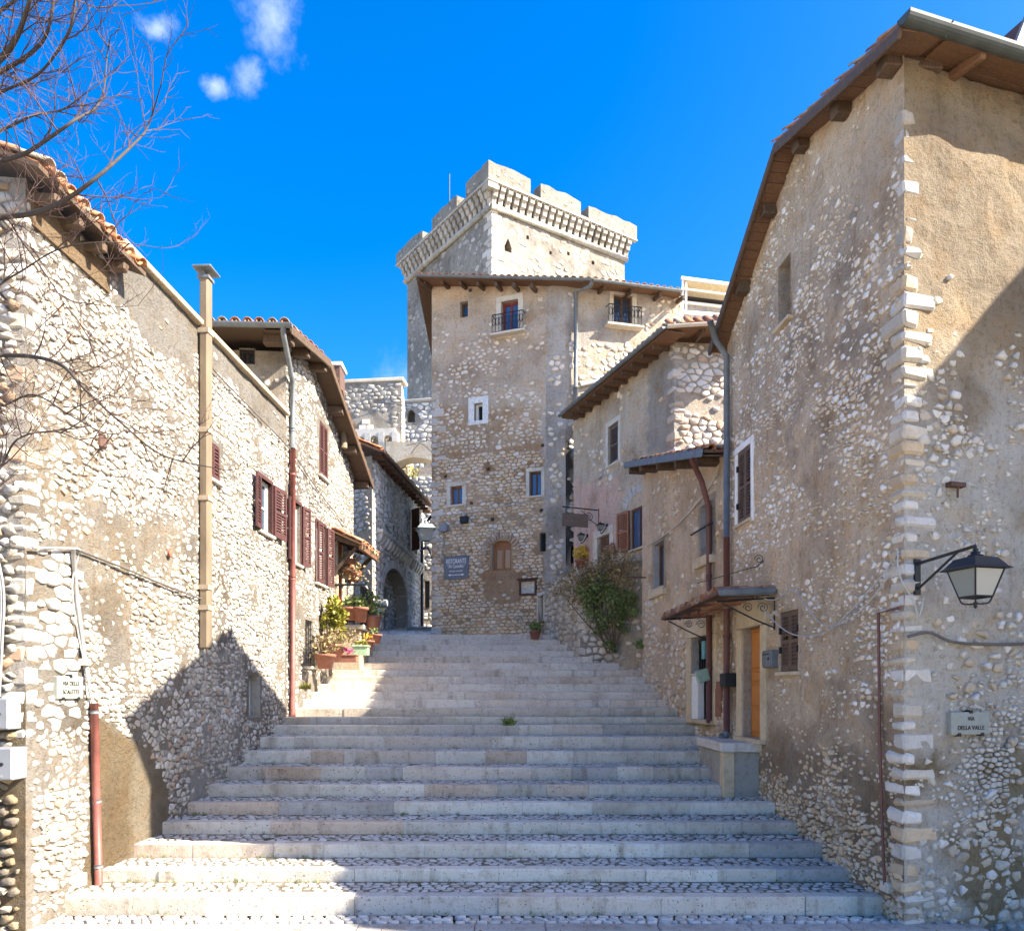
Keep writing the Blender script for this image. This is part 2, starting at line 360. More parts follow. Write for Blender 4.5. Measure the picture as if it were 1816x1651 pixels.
def chip_geo(mb, fr, cx, cy, P, gap, h, rnd, col, r, ch=.24, shrink=1.):
    """small flat stone: one bevelled ring"""
    n = len(P); vs = []
    for s_, z in ((1., -.02), (.97, h * .5), (.7, h)):
        for x, y in P:
            k = max(.3, 1 - gap / max(.02, math.hypot(x - cx, y - cy))) * shrink * s_; vs.append(fr.p(cx + (x - cx) * k, cy + (y - cy) * k, z))
    mb.add(vs, [(i * n + q, i * n + (q + 1) % n, (i + 1) * n + (q + 1) % n, (i + 1) * n + q) for i in range(2) for q in range(n)] + [tuple(2 * n + q for q in range(n))], 0, col)
    return .001
def stone_geo(mb, fr, cx, cy, P, gap, h, rnd, col, r, ch=.24, shrink=1., rot=0., base=-.03):
    # drop tiny edges, inset, cut the corners, then dome
    Q = []
    for k in range(len(P)):
        a, b = P[k], P[(k + 1) % len(P)]
        if abs(a[0] - b[0]) + abs(a[1] - b[1]) > .018: Q.append(a)
    if len(Q) < 3: return 0
    S = []
    for a in Q:
        dx, dy = a[0] - cx, a[1] - cy; L = math.hypot(dx, dy); k = max(.35, (L - gap) / max(L, 1e-6)) * shrink; S.append((dx * k, dy * k))
    n = len(S); C = []
    for k in range(n):
        a, b = S[k], S[(k + 1) % n]
        for t in (ch, 1 - ch): C.append((a[0] + (b[0] - a[0]) * t + r.uniform(-.07, .07) * .1, a[1] + (b[1] - a[1]) * t + r.uniform(-.07, .07) * .08))
    n = len(C); vs = []
    tx, ty = r.uniform(-.25, .25), r.uniform(-.25, .25)
    for s_, z, jz in ((1., base, 0), (.975, h * .5, .25), (.86, h * .95, .22)):
        for x, y in C: vs.append(fr.p(cx + x * s_, cy + y * s_, z + (h * (r.uniform(-jz, jz)) + (x * tx + y * ty) * .35 if jz else 0)))
    vs.append(fr.p(cx, cy, h))
    fs = [(i * n + q, i * n + (q + 1) % n, (i + 1) * n + (q + 1) % n, (i + 1) * n + q) for i in range(2) for q in range(n)]
    fs += [(2 * n + q, 2 * n + (q + 1) % n, 3 * n) for q in range(n)]
    mb.add(vs, fs, 0, col)
    return abs(sum(C[k][0] * C[(k + 1) % n][1] - C[(k + 1) % n][0] * C[k][1] for k in range(n))) / 2

def stones(W, outline, holes, parent, su, sv, dens, pal, mat=None, jit=.42, gap=.016, h=(.012, .035), keep=300, sd=1, ch=.22, name='stone', margin=.02, shr=(.86, 1.), minpx=9, stuff='rubble_stones', shape=None, geo=None):
    """lay single stones in a wall: the ones that show largest are objects, the rest one joined part"""
    mat = mat or M_STONE; r = random.Random(sd * 77 + 5); us = [p[0] for p in outline]; vs_ = [p[1] for p in outline]; L = []
    hb = [(min(p[0] for p in q) - margin, max(p[0] for p in q) + margin, min(p[1] for p in q) - margin, max(p[1] for p in q) + margin) for q in holes]
    for cx, cy, P in cells(min(us), max(us), min(vs_), max(vs_), su, sv, jit, sd):
        if not inpoly(cx, cy, outline): continue
        d = dens(cx, cy)
        if d <= 0 or r.random() > d: continue
        if not all(inpoly(x, y, outline) for x, y in P): 
            P = [(cx + (x - cx) * .6, cy + (y - cy) * .6) for x, y in P]
            if not all(inpoly(x, y, outline) for x, y in P): continue
        pu0, pu1 = min(p[0] for p in P), max(p[0] for p in P); pv0, pv1 = min(p[1] for p in P), max(p[1] for p in P)
        if any(pu1 > b[0] and pu0 < b[1] and pv1 > b[2] and pv0 < b[3] for b in hb): continue
        if shape: P = shape(cx, cy, P, r)
        mb = MB(); c = pal(cx, cy, r)
        sk = r.uniform(*shr) * (1 if d > .6 else r.uniform(.75, 1))
        a = (geo or stone_geo)(mb, W, cx, cy, P, gap * r.uniform(.7, 1.4), r.uniform(*h), 0, c, r, ch * r.uniform(.5, 1.3), sk)
        if not a: continue
        w = W.p(cx, cy); view = (CAM - w); dist = view.length
        if w.y < .5: a2 = 0
        else:
            px, py = proj(w); a2 = a * abs(view.normalized().dot(W.N)) / dist ** 2 * F * F
            if not (-30 < px < 1846 and -30 < py < 1681): a2 *= .01
        L.append((a2, mb))
    L.sort(key=lambda t: -t[0]); rest = MB()
    for k, (a2, mb) in enumerate(L):
        if k < keep and a2 > minpx: mb.obj(name, mat, parent, True)
        else: rest.add(mb.v, mb.f, 0, None); rest.c[-len(mb.v):] = mb.c
    if rest.v: rest.obj(stuff, mat, parent, True, kind='stuff')
    return len(L)
def palette(cols, var=.12):
    """weighted stone colours: list of (weight, rgb)"""
    tot = sum(w for w, c in cols)
    def f(u, v, r):
        x = r.random() * tot
        for w, c in cols:
            x -= w
            if x <= 0: break
        k = 1 + r.uniform(-var, var); return tuple(clamp(q * k, 0, .85) for q in c)
    return f
def quoins(W1, W2, corner_u1, corner_u2, s1, s2, z0, z1, parent, pal, sd, hh=(.13, .24), big=(.24, .48), small=(.14, .24), proud=.018, dens=1., jit=.022):
    """blocks that turn a house corner: s1/s2 = direction along each wall away from the corner"""
    r = random.Random(sd); z = z0; k = 0
    while z < z1:
        h = r.uniform(*hh); a, b = (r.uniform(*big), r.uniform(*small)) if k % 2 else (r.uniform(*small), r.uniform(*big)); k += 1
        if r.random() < dens:
            C = W1.p(corner_u1, 0, 0); d1, d2 = W1.U * s1, W2.U * s2
            fr = Frame((C.x, C.y, 0), d1, (0, 0, 1), -d2); mb = MB(); c = pal(0, z, r)
            # block spans along both walls from just outside the corner
            q = proud * r.uniform(.5, 1.5)
            mb.cbox(fr, -q, a, z + .012, z + h - .012, -b, q, r.uniform(.02, .045), jit, 0, c); mb.obj('quoin', M_STONE, parent)
        z += h

# ------------------------------------------------------------------ windows, shutters, doors
def rectpoly(r): return [(r[0], r[1]), (r[2], r[1]), (r[2], r[3]), (r[0], r[3])]
def leaf_frame(W, u, v, w, ang, flip):
    """frame hinged at (u,v,w): U along the leaf, turned by ang away from the wall"""
    U = W.U * (1 if not flip else -1); c, k = math.cos(ang), math.sin(ang)
    return Frame(W.p(u, v, w), U * c + W.N * k, W.V, W.N * c - U * k)
def shutter(W, u, v0, v1, w, width, ang, flip, parent, mat, slats=True, name='shutter', label=None):
    fr = leaf_frame(W, u, v0, w, ang, flip); h = v1 - v0; mb = MB(); s = min(.06, width * .16)
    for a, b, c, d in ((0, s, 0, h), (width - s, width, 0, h), (s, width - s, 0, s * 1.3), (s, width - s, h - s * 1.2, h), (s, width - s, h * .5 - s * .5, h * .5 + s * .5)): mb.box(fr, a, b, c, d, -.018, .018)
    m2 = mb
    if slats:
        z = s * 1.3
        while z < h - s * 1.3:
            if abs(z - h / 2) > s * .6:
                m2.add([fr.p(s, z, .014), fr.p(width - s, z, .014), fr.p(width - s, z + .045, -.014), fr.p(s, z + .045, -.014), fr.p(s, z + .008, .016), fr.p(width - s, z + .008, .016), fr.p(width - s, z + .053, -.012), fr.p(s, z + .053, -.012)],
                       [(0, 1, 2, 3), (4, 5, 6, 7), (0, 1, 5, 4), (3, 2, 6, 7)])
            z += .052
    else:
        m2.box(fr, s, width - s, s, h - s, -.006, .006)
    return mb.obj(name, mat, parent, label=label)      # slats are only 2-4 px in the photo: joined with the leaf
def window(W, r, parent, depth=.16, fr_mat=None, bars=1, cross=0, glass=None, sill=None, fw=.05, surround=None, sur_w=.12, curtain=False, label=None, lintel=None, name='window', sill_over=.06):
    fr_mat = fr_mat or M_WHITE; u0, v0, u1, v1 = r; mb = MB()
    a = -depth; fr = W
    mb.box(fr, u0, u0 + fw, v0, v1, a, a + .05); mb.box(fr, u1 - fw, u1, v0, v1, a, a + .05)
    mb.box(fr, u0 + fw, u1 - fw, v0, v0 + fw, a, a + .05); mb.box(fr, u0 + fw, u1 - fw, v1 - fw, v1, a, a + .05)
    nb = bars + 1; nc = cross + 1; iw = (u1 - u0 - 2 * fw) / nb; ih = (v1 - v0 - 2 * fw) / nc
    for i in range(1, nb): mb.box(fr, u0 + fw + iw * i - fw * .5, u0 + fw + iw * i + fw * .5, v0 + fw, v1 - fw, a + .004, a + .046)
    for j in range(1, nc): mb.box(fr, u0 + fw, u1 - fw, v0 + fw + ih * j - .014, v0 + fw + ih * j + .014, a + .008, a + .04)
    o = mb.obj(name, fr_mat, parent, label=label)
    for i in range(nb):
        for j in range(nc):
            p = MB(); p.box(fr, u0 + fw + iw * i, u0 + fw + iw * (i + 1), v0 + fw + ih * j, v0 + fw + ih * (j + 1), a + .012, a + .02); p.obj('pane', glass or M_GLASS, o)
            if curtain:
                q = MB(); k = 9; vs = []
                for t in range(k + 1):
                    uu = u0 + fw + iw * (i + t / k); ww = a - .03 + .012 * math.sin(t * 2.4 + i)
                    vs += [fr.p(uu, v0 + fw, ww), fr.p(uu, v1 - fw - .02, ww)]
                q.add(vs, [(2 * t, 2 * t + 2, 2 * t + 3, 2 * t + 1) for t in range(k)])
                if j == 0: q.obj('curtain', M_CURTAIN, o)
    if sill:
        s = MB(); s.cbox(W, u0 - sill_over, u1 + sill_over, v0 - .055, v0 - .004, -depth + .052, .07, .008, .003); s.obj('sill', sill, o)
    if surround:
        sw = sur_w
        for k, (x0, x1, y0, y1) in enumerate(((u0 - sw, u0, v0 - sw * .6, v1), (u1, u1 + sw, v0 - sw * .6, v1), (u0 - sw, u1 + sw, v1, v1 + sw), (u0, u1, v0 - sw * .6, v0 - .001))):
            s = MB(); s.cbox(W, x0 + .001, x1 - .001, y0 + .001, y1 - .001, -.05, .022, .006, .004); s.obj('surround', surround, o)
    return o

# ------------------------------------------------------------------ roof tiles and timbers
def tile_mesh(L=.46, r0=.085, r1=.07, n=6, t=.014):
    vs, fs = [], []
    for y, rr in ((0, r0), (L, r1)):
        for k in range(n + 1):
            th = math.pi * k / n; vs.append((math.cos(th) * rr, y, math.sin(th) * rr * .8))
        for k in range(n + 1):
            th = math.pi * k / n; vs.append((math.cos(th) * (rr - t), y, math.sin(th) * (rr - t) * .8))
    m = n + 1
    for k in range(n):
        fs += [(k, k + 1, 2 * m + k + 1, 2 * m + k), (m + k + 1, m + k, 3 * m + k, 3 * m + k + 1), (k + 1, k, m + k, m + k + 1), (2 * m + k, 2 * m + k + 1, 3 * m + k + 1, 3 * m + k)]
    fs += [(0, 2 * m, 3 * m, m), (n, m + n, 3 * m + n, 2 * m + n)]
    return vs, fs
TILES = []
for c in ((.40, .17, .085), (.46, .22, .11), (.33, .15, .085), (.42, .26, .16), (.36, .29, .21)):
    me = bpy.data.meshes.new('roof_tile'); v, f = tile_mesh(); me.from_pydata(v, [], f); me.materials.append(M_TILE); me.polygons.foreach_set('use_smooth', [True] * len(f))
    a = me.attributes.new('col', 'FLOAT_COLOR', 'POINT'); a.data.foreach_set('color', list((*c, 1)) * len(v)); me.update(); TILES.append(me)
def place_tile(parent, p, E, S, flip, r, sc=1.):
    """p = centre of the tile's low end, E along the eave, S up the slope"""
    E = E.normalized(); S = (S - E * S.dot(E)).normalized(); Nn = E.cross(S)
    if Nn.z < 0: Nn = -Nn; 
    if flip: Nn = -Nn
    X = S.cross(Nn)
    M = Matrix((X, S, Nn)).transposed().to_4x4() @ Matrix.Rotation(r.uniform(-.05, .05), 4, 'Z') @ Matrix.Rotation(r.uniform(-.03, .03), 4, 'X') @ Matrix.Scale(sc * r.uniform(.95, 1.05), 4)
    M.translation = p
    o = bpy.data.objects.new('roof_tile', r.choice(TILES)); link(o, parent); o.matrix_basis = M; return o
def tiles(parent, A, B, S, rows, r, pitch=.21, lift=.03, course=.36, cover=True, pan=True, ragged=.02):
    """tile rows on the eave A->B going up S (unit)"""
    A, B = Vector(A), Vector(B); S = Vector(S).normalized(); L = (B - A).length; E = (B - A) / L; n = int(L / pitch); Nn = E.cross(S)
    if Nn.z < 0: Nn = -Nn
    for k in range(rows):
        for i in range(n):
            p = A + E * ((i + .5) * L / n) + S * (k * course) + Nn * (lift + .012 * k * 0) + S * r.uniform(-ragged, ragged)
            if cover: place_tile(parent, p + Nn * .03, E, S, False, r)
            if pan and i < n - 1: place_tile(parent, p + E * (L / n * .5) + Nn * .035 - S * .03, E, S, True, r)
def slab(parent, name, P4, th, mat):
    """roof deck from its four (or more) top corners, th thick downwards"""
    P = [Vector(p) for p in P4]; n = len(P); mb = MB(); vs = P + [p - Vector((0, 0, th)) for p in P]
    mb.add(vs, [tuple(range(n)), tuple(range(2 * n - 1, n - 1, -1))] + [(i, (i + 1) % n, n + (i + 1) % n, n + i) for i in range(n)]); return mb.obj(name, mat, parent)
def beam(parent, a, b, w, h, mat=None, name='beam', jit=.012):
    """square timber from a to b (b's end rough)"""
    a, b = Vector(a), Vector(b); U = (b - a).normalized(); S = U.cross(Vector((0, 0, 1))).normalized(); V = S.cross(U)
    fr = Frame(a, U, V, S); mb = MB(); mb.cbox(fr, 0, (b - a).length, -h / 2, h / 2, -w / 2, w / 2, .012, jit); return mb.obj(name, mat or M_WOOD, parent)
def boards(parent, A, B, D, wid, mat, name='soffit_board', th=.02):
    """boards laid side by side from A to B, each spanning vector D"""
    A, B, D = Vector(A), Vector(B), Vector(D); L = (B - A).length; n = max(1, int(L / wid)); E = (B - A) / L; Nn = E.cross(D).normalized()
    if Nn.z > 0: Nn = -Nn
    for i in range(n):
        a = A + E * (i * L / n + .003); b = A + E * ((i + 1) * L / n - .003); j = rng.uniform(0, .006); mb = MB()
        vs = [a, b, b + D, a + D]; vs = [q + Nn * j for q in vs] + [q + Nn * (j + th) for q in vs]
        mb.add(vs, [(0, 1, 2, 3), (7, 6, 5, 4), (0, 1, 5, 4), (1, 2, 6, 5), (2, 3, 7, 6), (3, 0, 4, 7)]); mb.obj(name, mat, parent)
def gutter(parent, a, b, r=.07, mat=None, name='gutter'):
    a, b = Vector(a), Vector(b); U = (b - a).normalized(); S = U.cross(Vector((0, 0, 1))).normalized(); mb = MB(); n = 10; vs = []
    for p in (a, b):
        for rr in (r, r - .006):
            for k in range(n + 1):
                th = math.pi * k / n; vs.append(p + S * math.cos(th) * rr - Vector((0, 0, 1)) * math.sin(th) * rr)
    m = n + 1; fs = []
    for k in range(n): fs += [(k, k + 1, 2 * m + k + 1, 2 * m + k), (m + k, m + k + 1, 3 * m + k + 1, 3 * m + k), (k, k + 1, m + k + 1, m + k), (2 * m + k, 2 * m + k + 1, 3 * m + k + 1, 3 * m + k)]
    fs += [(0, 2 * m, 3 * m, m), (n, m + n, 3 * m + n, 2 * m + n), tuple(range(m)), tuple(2 * m + k for k in range(m))]
    mb.add(vs, fs)
    L = (b - a).length; k = .5
    while k < L:
        p = a + U * k; mb.tube([p + S * r * 1.05, p - Vector((0, 0, r * 1.05)) + S * .001, p - S * r * 1.05], .008, 5); k += 1.0
    return mb.obj(name, mat or M_ZINC, parent, False)
def pipe(parent, pts, r, mat, name='downpipe', joints=(), label=None):
    mb = MB(); mb.tube(pts, r, 10)
    for q in joints:
        q = Vector(q); mb.tube([q - Vector((0, 0, .03)), q + Vector((0, 0, .03))], r * 1.18, 10)
    return mb.obj(name, mat, parent, True, label=label)
def smooth_path(pts, k=6):
    """Catmull-Rom through points"""
    P = [Vector(p) for p in pts]; P = [P[0] * 2 - P[1]] + P + [P[-1] * 2 - P[-2]]; out = []
    for i in range(1, len(P) - 2):
        for j in range(k):
            t = j / k; a, b, c, d = P[i - 1:i + 3]
            out.append(.5 * ((2 * b) + (c - a) * t + (2 * a - 5 * b + 4 * c - d) * t * t + (3 * b - a - 3 * c + d) * t ** 3))
    out.append(P[-2]); return out
def cable(name, pts, r, mat, label, cat='cable', group=None, n=5, parent=None):
    mb = MB(); mb.tube(smooth_path(pts, 5), r, n); o = mb.obj(name, mat, parent, True)
    if parent is None: tag(o, label, cat, group)
    return o
def scroll(c, fr, r0, turns, n=26, sgn=1, st=0.):
    """spiral points in a frame's U,V plane"""
    return [fr.p(c[0] + sgn * r0 * (1 - .8 * t / n) * math.cos(st + turns * 2 * math.pi * t / n), c[1] + r0 * (1 - .8 * t / n) * math.sin(st + turns * 2 * math.pi * t / n), 0) for t in range(n + 1)]
TEXTS = []
def text(parent, fr, s, u, v, size, mat, w=.004, align='CENTER', sx=1., name='lettering'):
    """flat raised lettering; fr.U must run to the reader's right"""
    c = bpy.data.curves.new(name, 'FONT'); c.body = s; c.size = size; c.align_x = align; c.align_y = 'CENTER'; c.extrude = .0015; c.materials.append(mat)
    o = bpy.data.objects.new(name, c); link(o, parent); TEXTS.append(o)
    M = Matrix((fr.U * sx, fr.V, fr.N)).transposed().to_4x4(); M.translation = fr.p(u, v, w); o.matrix_basis = M; return o
def rframe(W):
    """the wall's frame with U running to the viewer's right"""
    return Vector((0, 0, 1)).cross(W.N)

# ------------------------------------------------------------------ plants
def leaves(mb, c, rad, n, size, r, up=.3, tone=None, squash=(1, 1, 1)):
    for _ in range(n):
        d = Vector((r.gauss(0, 1), r.gauss(0, 1), r.gauss(0, 1))); d = d.normalized() * (r.random() ** .45)
        p = Vector(c) + Vector((d.x * rad * squash[0], d.y * rad * squash[1], d.z * rad * squash[2]))
        a = Vector((r.gauss(0, 1), r.gauss(0, 1), r.gauss(0, .7) + up)).normalized(); b = a.orthogonal().normalized(); b = (b * math.cos(r.random() * 6.28) + a.cross(b) * math.sin(r.random() * 6.28)); s = size * r.uniform(.6, 1.3); w = s * .32; nn = a.cross(b) * s * .12
        t = tone(p) if tone else r.random()
        mb.add([p, p + a * s * .5 + b * w + nn, p + a * s, p + a * s * .5 - b * w + nn], [(0, 1, 2), (0, 2, 3)], 0, (t, t, t))
def blades(mb, c, rad, n, L, r):
    for _ in range(n):
        p = Vector(c) + Vector((r.uniform(-rad, rad), r.uniform(-rad, rad), 0)); a = Vector((r.gauss(0, .5), r.gauss(0, .5), 1)).normalized(); s = Vector((r.gauss(0, 1), r.gauss(0, 1), 0)).normalized() * L * .05; l = L * r.uniform(.5, 1.2); t = r.random()
        q = p + a * l * .55; e = p + a * l + Vector((a.x, a.y, -.25)) * l * .35
        mb.add([p - s, p + s, q + s * .7, q - s * .7, e], [(0, 1, 2, 3), (3, 2, 4)], 0, (t, t, t))
def pot(name, label, loc, rad, h, group=None, mat=None, cat='flower pot'):
    t = thing(name, label, cat, loc, group); mb = MB(); x, y, z = loc
    mb.lathe((x, y, z), [(rad * .68, 0), (rad * .94, h * .82), (rad * 1.05, h * .82), (rad * 1.08, h), (rad * .95, h), (rad * .9, h * .88), (.001, h * .86)], 16); mb.obj('pot', mat or M_POT, t, True); return t
# ------------------------------------------------------------------ plan
LW = Wall((-5.167 + .0524 * 7.73, 7.73), (-5.167 + .0524 * 20.6, 20.6))          # left side of the stairs
LF = Wall((-5.167 + .0524 * 7.73, 7.73), (-12.0, 7.45))                            # its front, turned to the camera
RS = Wall((3.95, 7.95), (4.53 - .073 * 13.1, 13.1))                                # right corner house, stair side
RFr = Wall((3.95, 7.95), (3.95 + 6 * .953, 7.95 + 6 * .30))                        # right corner house, front
R2 = Wall((3.574, 13.1), (3.02, 18.3))                                             # middle right house
C2 = Wall((3.55, 17.29), (1.75, 22.4))                                             # house with the pink door, stair side
C2F = Wall((3.55, 17.29), (5.6, 17.5))
CA = Wall((-2.50, 24.6), (1.0, 23.3)); CB = Wall((1.0, 23.3), (1.57, 23.12)); CC = Wall((1.57, 23.12), (5.18, 24.0))
L2F = Wall((-5.167 + .0524 * 15.22, 15.22), (-9.0, 14.9))                                            # front of the second left house, above the first
L3F = Wall((-4.92, 24.45), (-4.29, 24.2)); L3 = Wall((-4.29, 24.2), (-3.68, 33.0))
lip_y = [1588.8, 1540.5, 1495, 1457, 1422.4, 1391, 1360, 1331.5, 1306.3, 1285, 1270.9, 1255, 1240, 1226, 1212, 1199, 1187.4, 1175, 1163.8, 1153.5, 1143.3, 1133.9, 1124.4]
STEP = []
for k, y in enumerate(lip_y):
    d = 8.35 + (14.6 - 8.35) * k / 9 if k <= 9 else 14.6 + .56 * (k - 9)
    STEP.append((d, CAM.z + (HY - y) / F * d))
def xl(d): return -5.167 + .0524 * d
def xr(d): return 4.53 - .073 * d
def ground_z(d):
    z = -.14
    for a, b in STEP:
        if d > a: z = b
    return z if d < 22 else 3.79 + (d - 22) * .09

# ------------------------------------------------------------------ ground, stairs, upper lane
mb = MB(); mb.add([(-300, -300, -.34), (300, -300, -.34), (300, 300, -.34), (-300, 300, -.34)], [(0, 1, 2, 3)]); 
o = mb.obj('ground', rough_mat('pale_paving', (.64, .57, .48), .2, .8, 8, 50, .5, .02)); tag(o, kind='structure')
hill = MB(); H = [(-60, 24, 3.7), (60, 24, 3.7), (90, 70, 9), (-90, 70, 9), (-120, 140, -.4), (120, 140, -.4), (-60, 23.2, -.4), (60, 23.2, -.4)]
hill.add(H, [(0, 1, 2, 3), (3, 2, 5, 4), (6, 7, 1, 0), (6, 0, 3), (6, 3, 4), (1, 7, 2), (2, 7, 5)]); tag(hill.obj('hill', rough_mat('hill_earth', (.13, .13, .08), .3, .3, 3, 20, .5, .1)), kind='structure')

street = thing('foreground_street', None, None, (0, 5, -.3), kind='structure')
mb = MB(); mb.box(WF, -12, 12, -.33, -.185, -7.74, 2)
mb.obj('street_bed', M_BED, street)
kerb = MB()
x = -5.2
while x < 4.6:
    L = rng.uniform(.7, 1.5); kb = MB(); c = mixc((.36, .335, .30), (.44, .41, .37), rng.random()); kb.cbox(WF, x + .003, min(x + L, 4.7) - .003, -.30, -.142, -7.98, -7.74, .012, .003, 0, c); kb.obj('kerb_stone', M_SLAB, street); x += L
GP = palette([(5, (.60, .57, .52)), (3, (.54, .50, .45)), (2, (.46, .42, .37)), (1, (.54, .46, .38))], .14)
GR = Frame((0, 0, -.20), (1, 0, 0), (0, 1, 0), (0, 0, 1))
stones(GR, [(-6, 5.6), (5.2, 5.6), (5.2, 7.72), (-6, 7.72)], [], street, .12, .1, lambda u, v: 1, palette([(5, (.46, .43, .39)), (3, (.40, .37, .33)), (2, (.33, .30, .26))], .14), jit=.34, gap=.009, h=(.014, .022), keep=40, sd=91, ch=.2, name='cobble', stuff='cobbles')

stair = thing('stairway', None, None, (0, 8, -.15), kind='structure')
def worn_slab(g, x0, x1, z0, z1, yb, yf, c):
    """step stone whose upper edge is chipped and worn unevenly"""
    n = max(2, int((x1 - x0) / .16)); vs = []; r = rng
    for i in range(n + 1):
        x = lerp(x0, x1, i / n); wz = .006 + .010 * max(0, nz((x, yf, z1), 1.6, 7)) + r.uniform(0, .003); ch_ = .010 + r.uniform(0, .012) + (.02 if r.random() < .07 else 0)
        f = yf + r.uniform(-.004, .004)
        vs += [(x, yb, z0), (x, f, z0), (x, f, (z0 + z1) / 2), (x, f + r.uniform(-.003, .003), z1 - ch_), (x, f + ch_ * .9, z1 - wz * .5), (x, yf + .08, z1 - wz * .4), (x, yb, z1)]
    m = 7
    fs = [(i * m + k, i * m + (k + 1) % m, (i + 1) * m + (k + 1) % m, (i + 1) * m + k) for i in range(n) for k in range(m)] + [tuple(range(m)), tuple(n * m + k for k in reversed(range(m)))]
    g.add(vs, fs, 0, c)
SP = palette([(6, (.65, .595, .50)), (3, (.57, .51, .42)), (2, (.60, .52, .43)), (2, (.50, .465, .42)), (2, (.58, .46, .35))], .12)
RIGHT = [1566, 1517, 1484, 1447, 1414, 1386, 1352, 1330, 1300]
for k, (d, z) in enumerate(STEP):
    zb = -.14 if k == 0 else STEP[k - 1][1]; dn = STEP[k + 1][0] if k < 22 else 23.0
    bed = MB(); bed.box(WF, xl(d) - .3, xr(d) + .3, zb - .12, z - .014, -dn - .02, -d - .05); bed.obj('tread', M_BED if k < 11 else M_SLAB, stair)
    x = xl(d) - .12; xe = (RIGHT[k] - CX) / F * d if k < len(RIGHT) else xr(d) + .1
    if k > 16: xe = 3.2
    x += 0; first = True
    while x < xe - .05:
        L = rng.choice((rng.uniform(.55, 1.0), rng.uniform(1.0, 2.1))); e = x + L
        if xe - e < .4: e = xe
        q = rng.uniform(-.006, .006); g = MB(); c = SP(0, 0, rng); c = mixc(c, (.64, .555, .43), .55 * sstep(7, 12, k))
        fr = Frame((0, 0, 0), (1, rng.uniform(-.002, .002), 0), (0, 0, 1), (0, -1, 0))
        worn_slab(g, x + .002, e - .002, zb - .03, z + rng.uniform(-.006, .003), d + .17, d - q * 1.4, c); g.obj('step_slab', M_SLAB, stair); x = e
keepc = [70, 70, 55, 40, 30, 20, 10, 5, 0, 0]
tz = [-.14] + [s[1] for s in STEP]; td = [7.99] + [s[0] + .17 for s in STEP]
for k in range(10):
    d0, d1 = td[k], (STEP[k][0] if k < 23 else 0) - .005
    fr = Frame((0, 0, tz[k] - .024), (1, 0, 0), (0, 1, 0), (0, 0, 1)); sx = .115 if k < 6 else .13
    stones(fr, [(xl(d0) - .15, d0), (xr(d0) + .2, d0), (xr(d1) + .2, d1), (xl(d1) - .15, d1)], [], stair, sx, (d1 - d0) / round((d1 - d0) / .1), lambda u, v: .985, GP, jit=.33, gap=.009, h=(.012, .02), keep=keepc[k], sd=100 + k, ch=.2, name='cobble', stuff='cobbles', margin=0)
# landing and lane that climbs on to the left of the tower house
lane = MB(); lane.add([(-6, 22.0, 3.74), (4, 22.0, 3.74), (4, 23.4, 3.86), (-6, 23.4, 3.86), (-2.2, 40, 5.6), (-6, 40, 5.6), (-2.2, 23.4, 3.86)], [(0, 1, 2, 3), (3, 6, 4, 5)])
tag(lane.obj('upper_lane', M_BED), kind='structure')
LN = Frame((0, 23.1, 3.83), (1, 0, 0), (0, 1, .105), (0, -.105, 1)); lanet = bpy.data.objects['upper_lane']
stones(LN, [(-5.0, -.9), (-2.0, -.9), (-2.5, 9), (-4.3, 9)], [], lanet, .24, .2, lambda u, v: .95, GP, jit=.4, gap=.02, h=(.03, .09), keep=60, sd=140, name='cobble', stuff='cobbles')

# ------------------------------------------------------------------ LEFT CORNER HOUSE
WHITE = palette([(6, (.54, .51, .46)), (6, (.46, .425, .37)), (4, (.37, .34, .29)), (2, (.45, .385, .31)), (1, (.42, .30, .22)), (2, (.29, .275, .25))], .14)
h1 = thing('corner_house', 'long rubble stone house with red shutters and beige flue on the left of the stairs', 'house', (-8, 11, 0))
h2 = thing('gabled_house', 'second left house with timber verge, barred ground window and grey downpipe', 'house', (-7, 18, 2))
uD = LW.u(506)                                                     # where the second house starts
flat = lambda W: [(0, -.5)]
topA, topB = 7.22, 7.52; uA = LW.u(214)
out1 = [(0, -.5), (uD, 1.2), (uD, topB), (uA, topB), (uA, topA), (0, topA)]
w0 = LW.rect(366, 388, 786, 850); w1 = LW.rect(459, 481, 852, 945); niche = LW.rect(441, 461, 1197, 1272)
CEM = [(165, 1262), (215, 1296), (262, 1330), (298, 1395), (303, 1470), (262, 1506), (150, 1585)]
def img(W, u, v): 
    P = W.p(u, v); return proj(P) if P.y > 1 else (0, 0)
def l_reg(u, v):
    x, y = img(LW, u, v); cop = topB - v if u > uA else topA - v; n = fb(LW.p(u, v), .9, 5)
    if inpoly(x, y, CEM): return 'cem'
    if u > uA - .1 and u < uD and cop < .42 + .5 * n + (.35 if x < 345 else 0): return 'top'
    if x < 150 and y > 960 and y < 1290 and u > .0: return 'ash'
    if 48 < x < 160 + 20 * n and 640 < y < 890 + 60 * n: return 'plas'
    if 150 < x < 330 and 930 + 50 * n < y < 1085 + (x - 150) * .3: return 'thin'
    if x < 160 and y > 1300: return 'low'
    if 335 < x < 430 and y > 1150: return 'wash'
    return 'rub'
def l_dens(u, v):
    r = l_reg(u, v); n = fb(LW.p(u, v), .7, 20); m = fb(LW.p(u, v), 2.2, 40)
    return {'cem': 0, 'top': .03, 'ash': 0, 'plas': clamp(.3 + n), 'thin': clamp(.62 + n), 'low': clamp(.6 + n), 'wash': clamp(.6 + n), 'rub': clamp(.97 + .6 * n + .3 * m)}[r]
MORT = (.225, .203, .172)
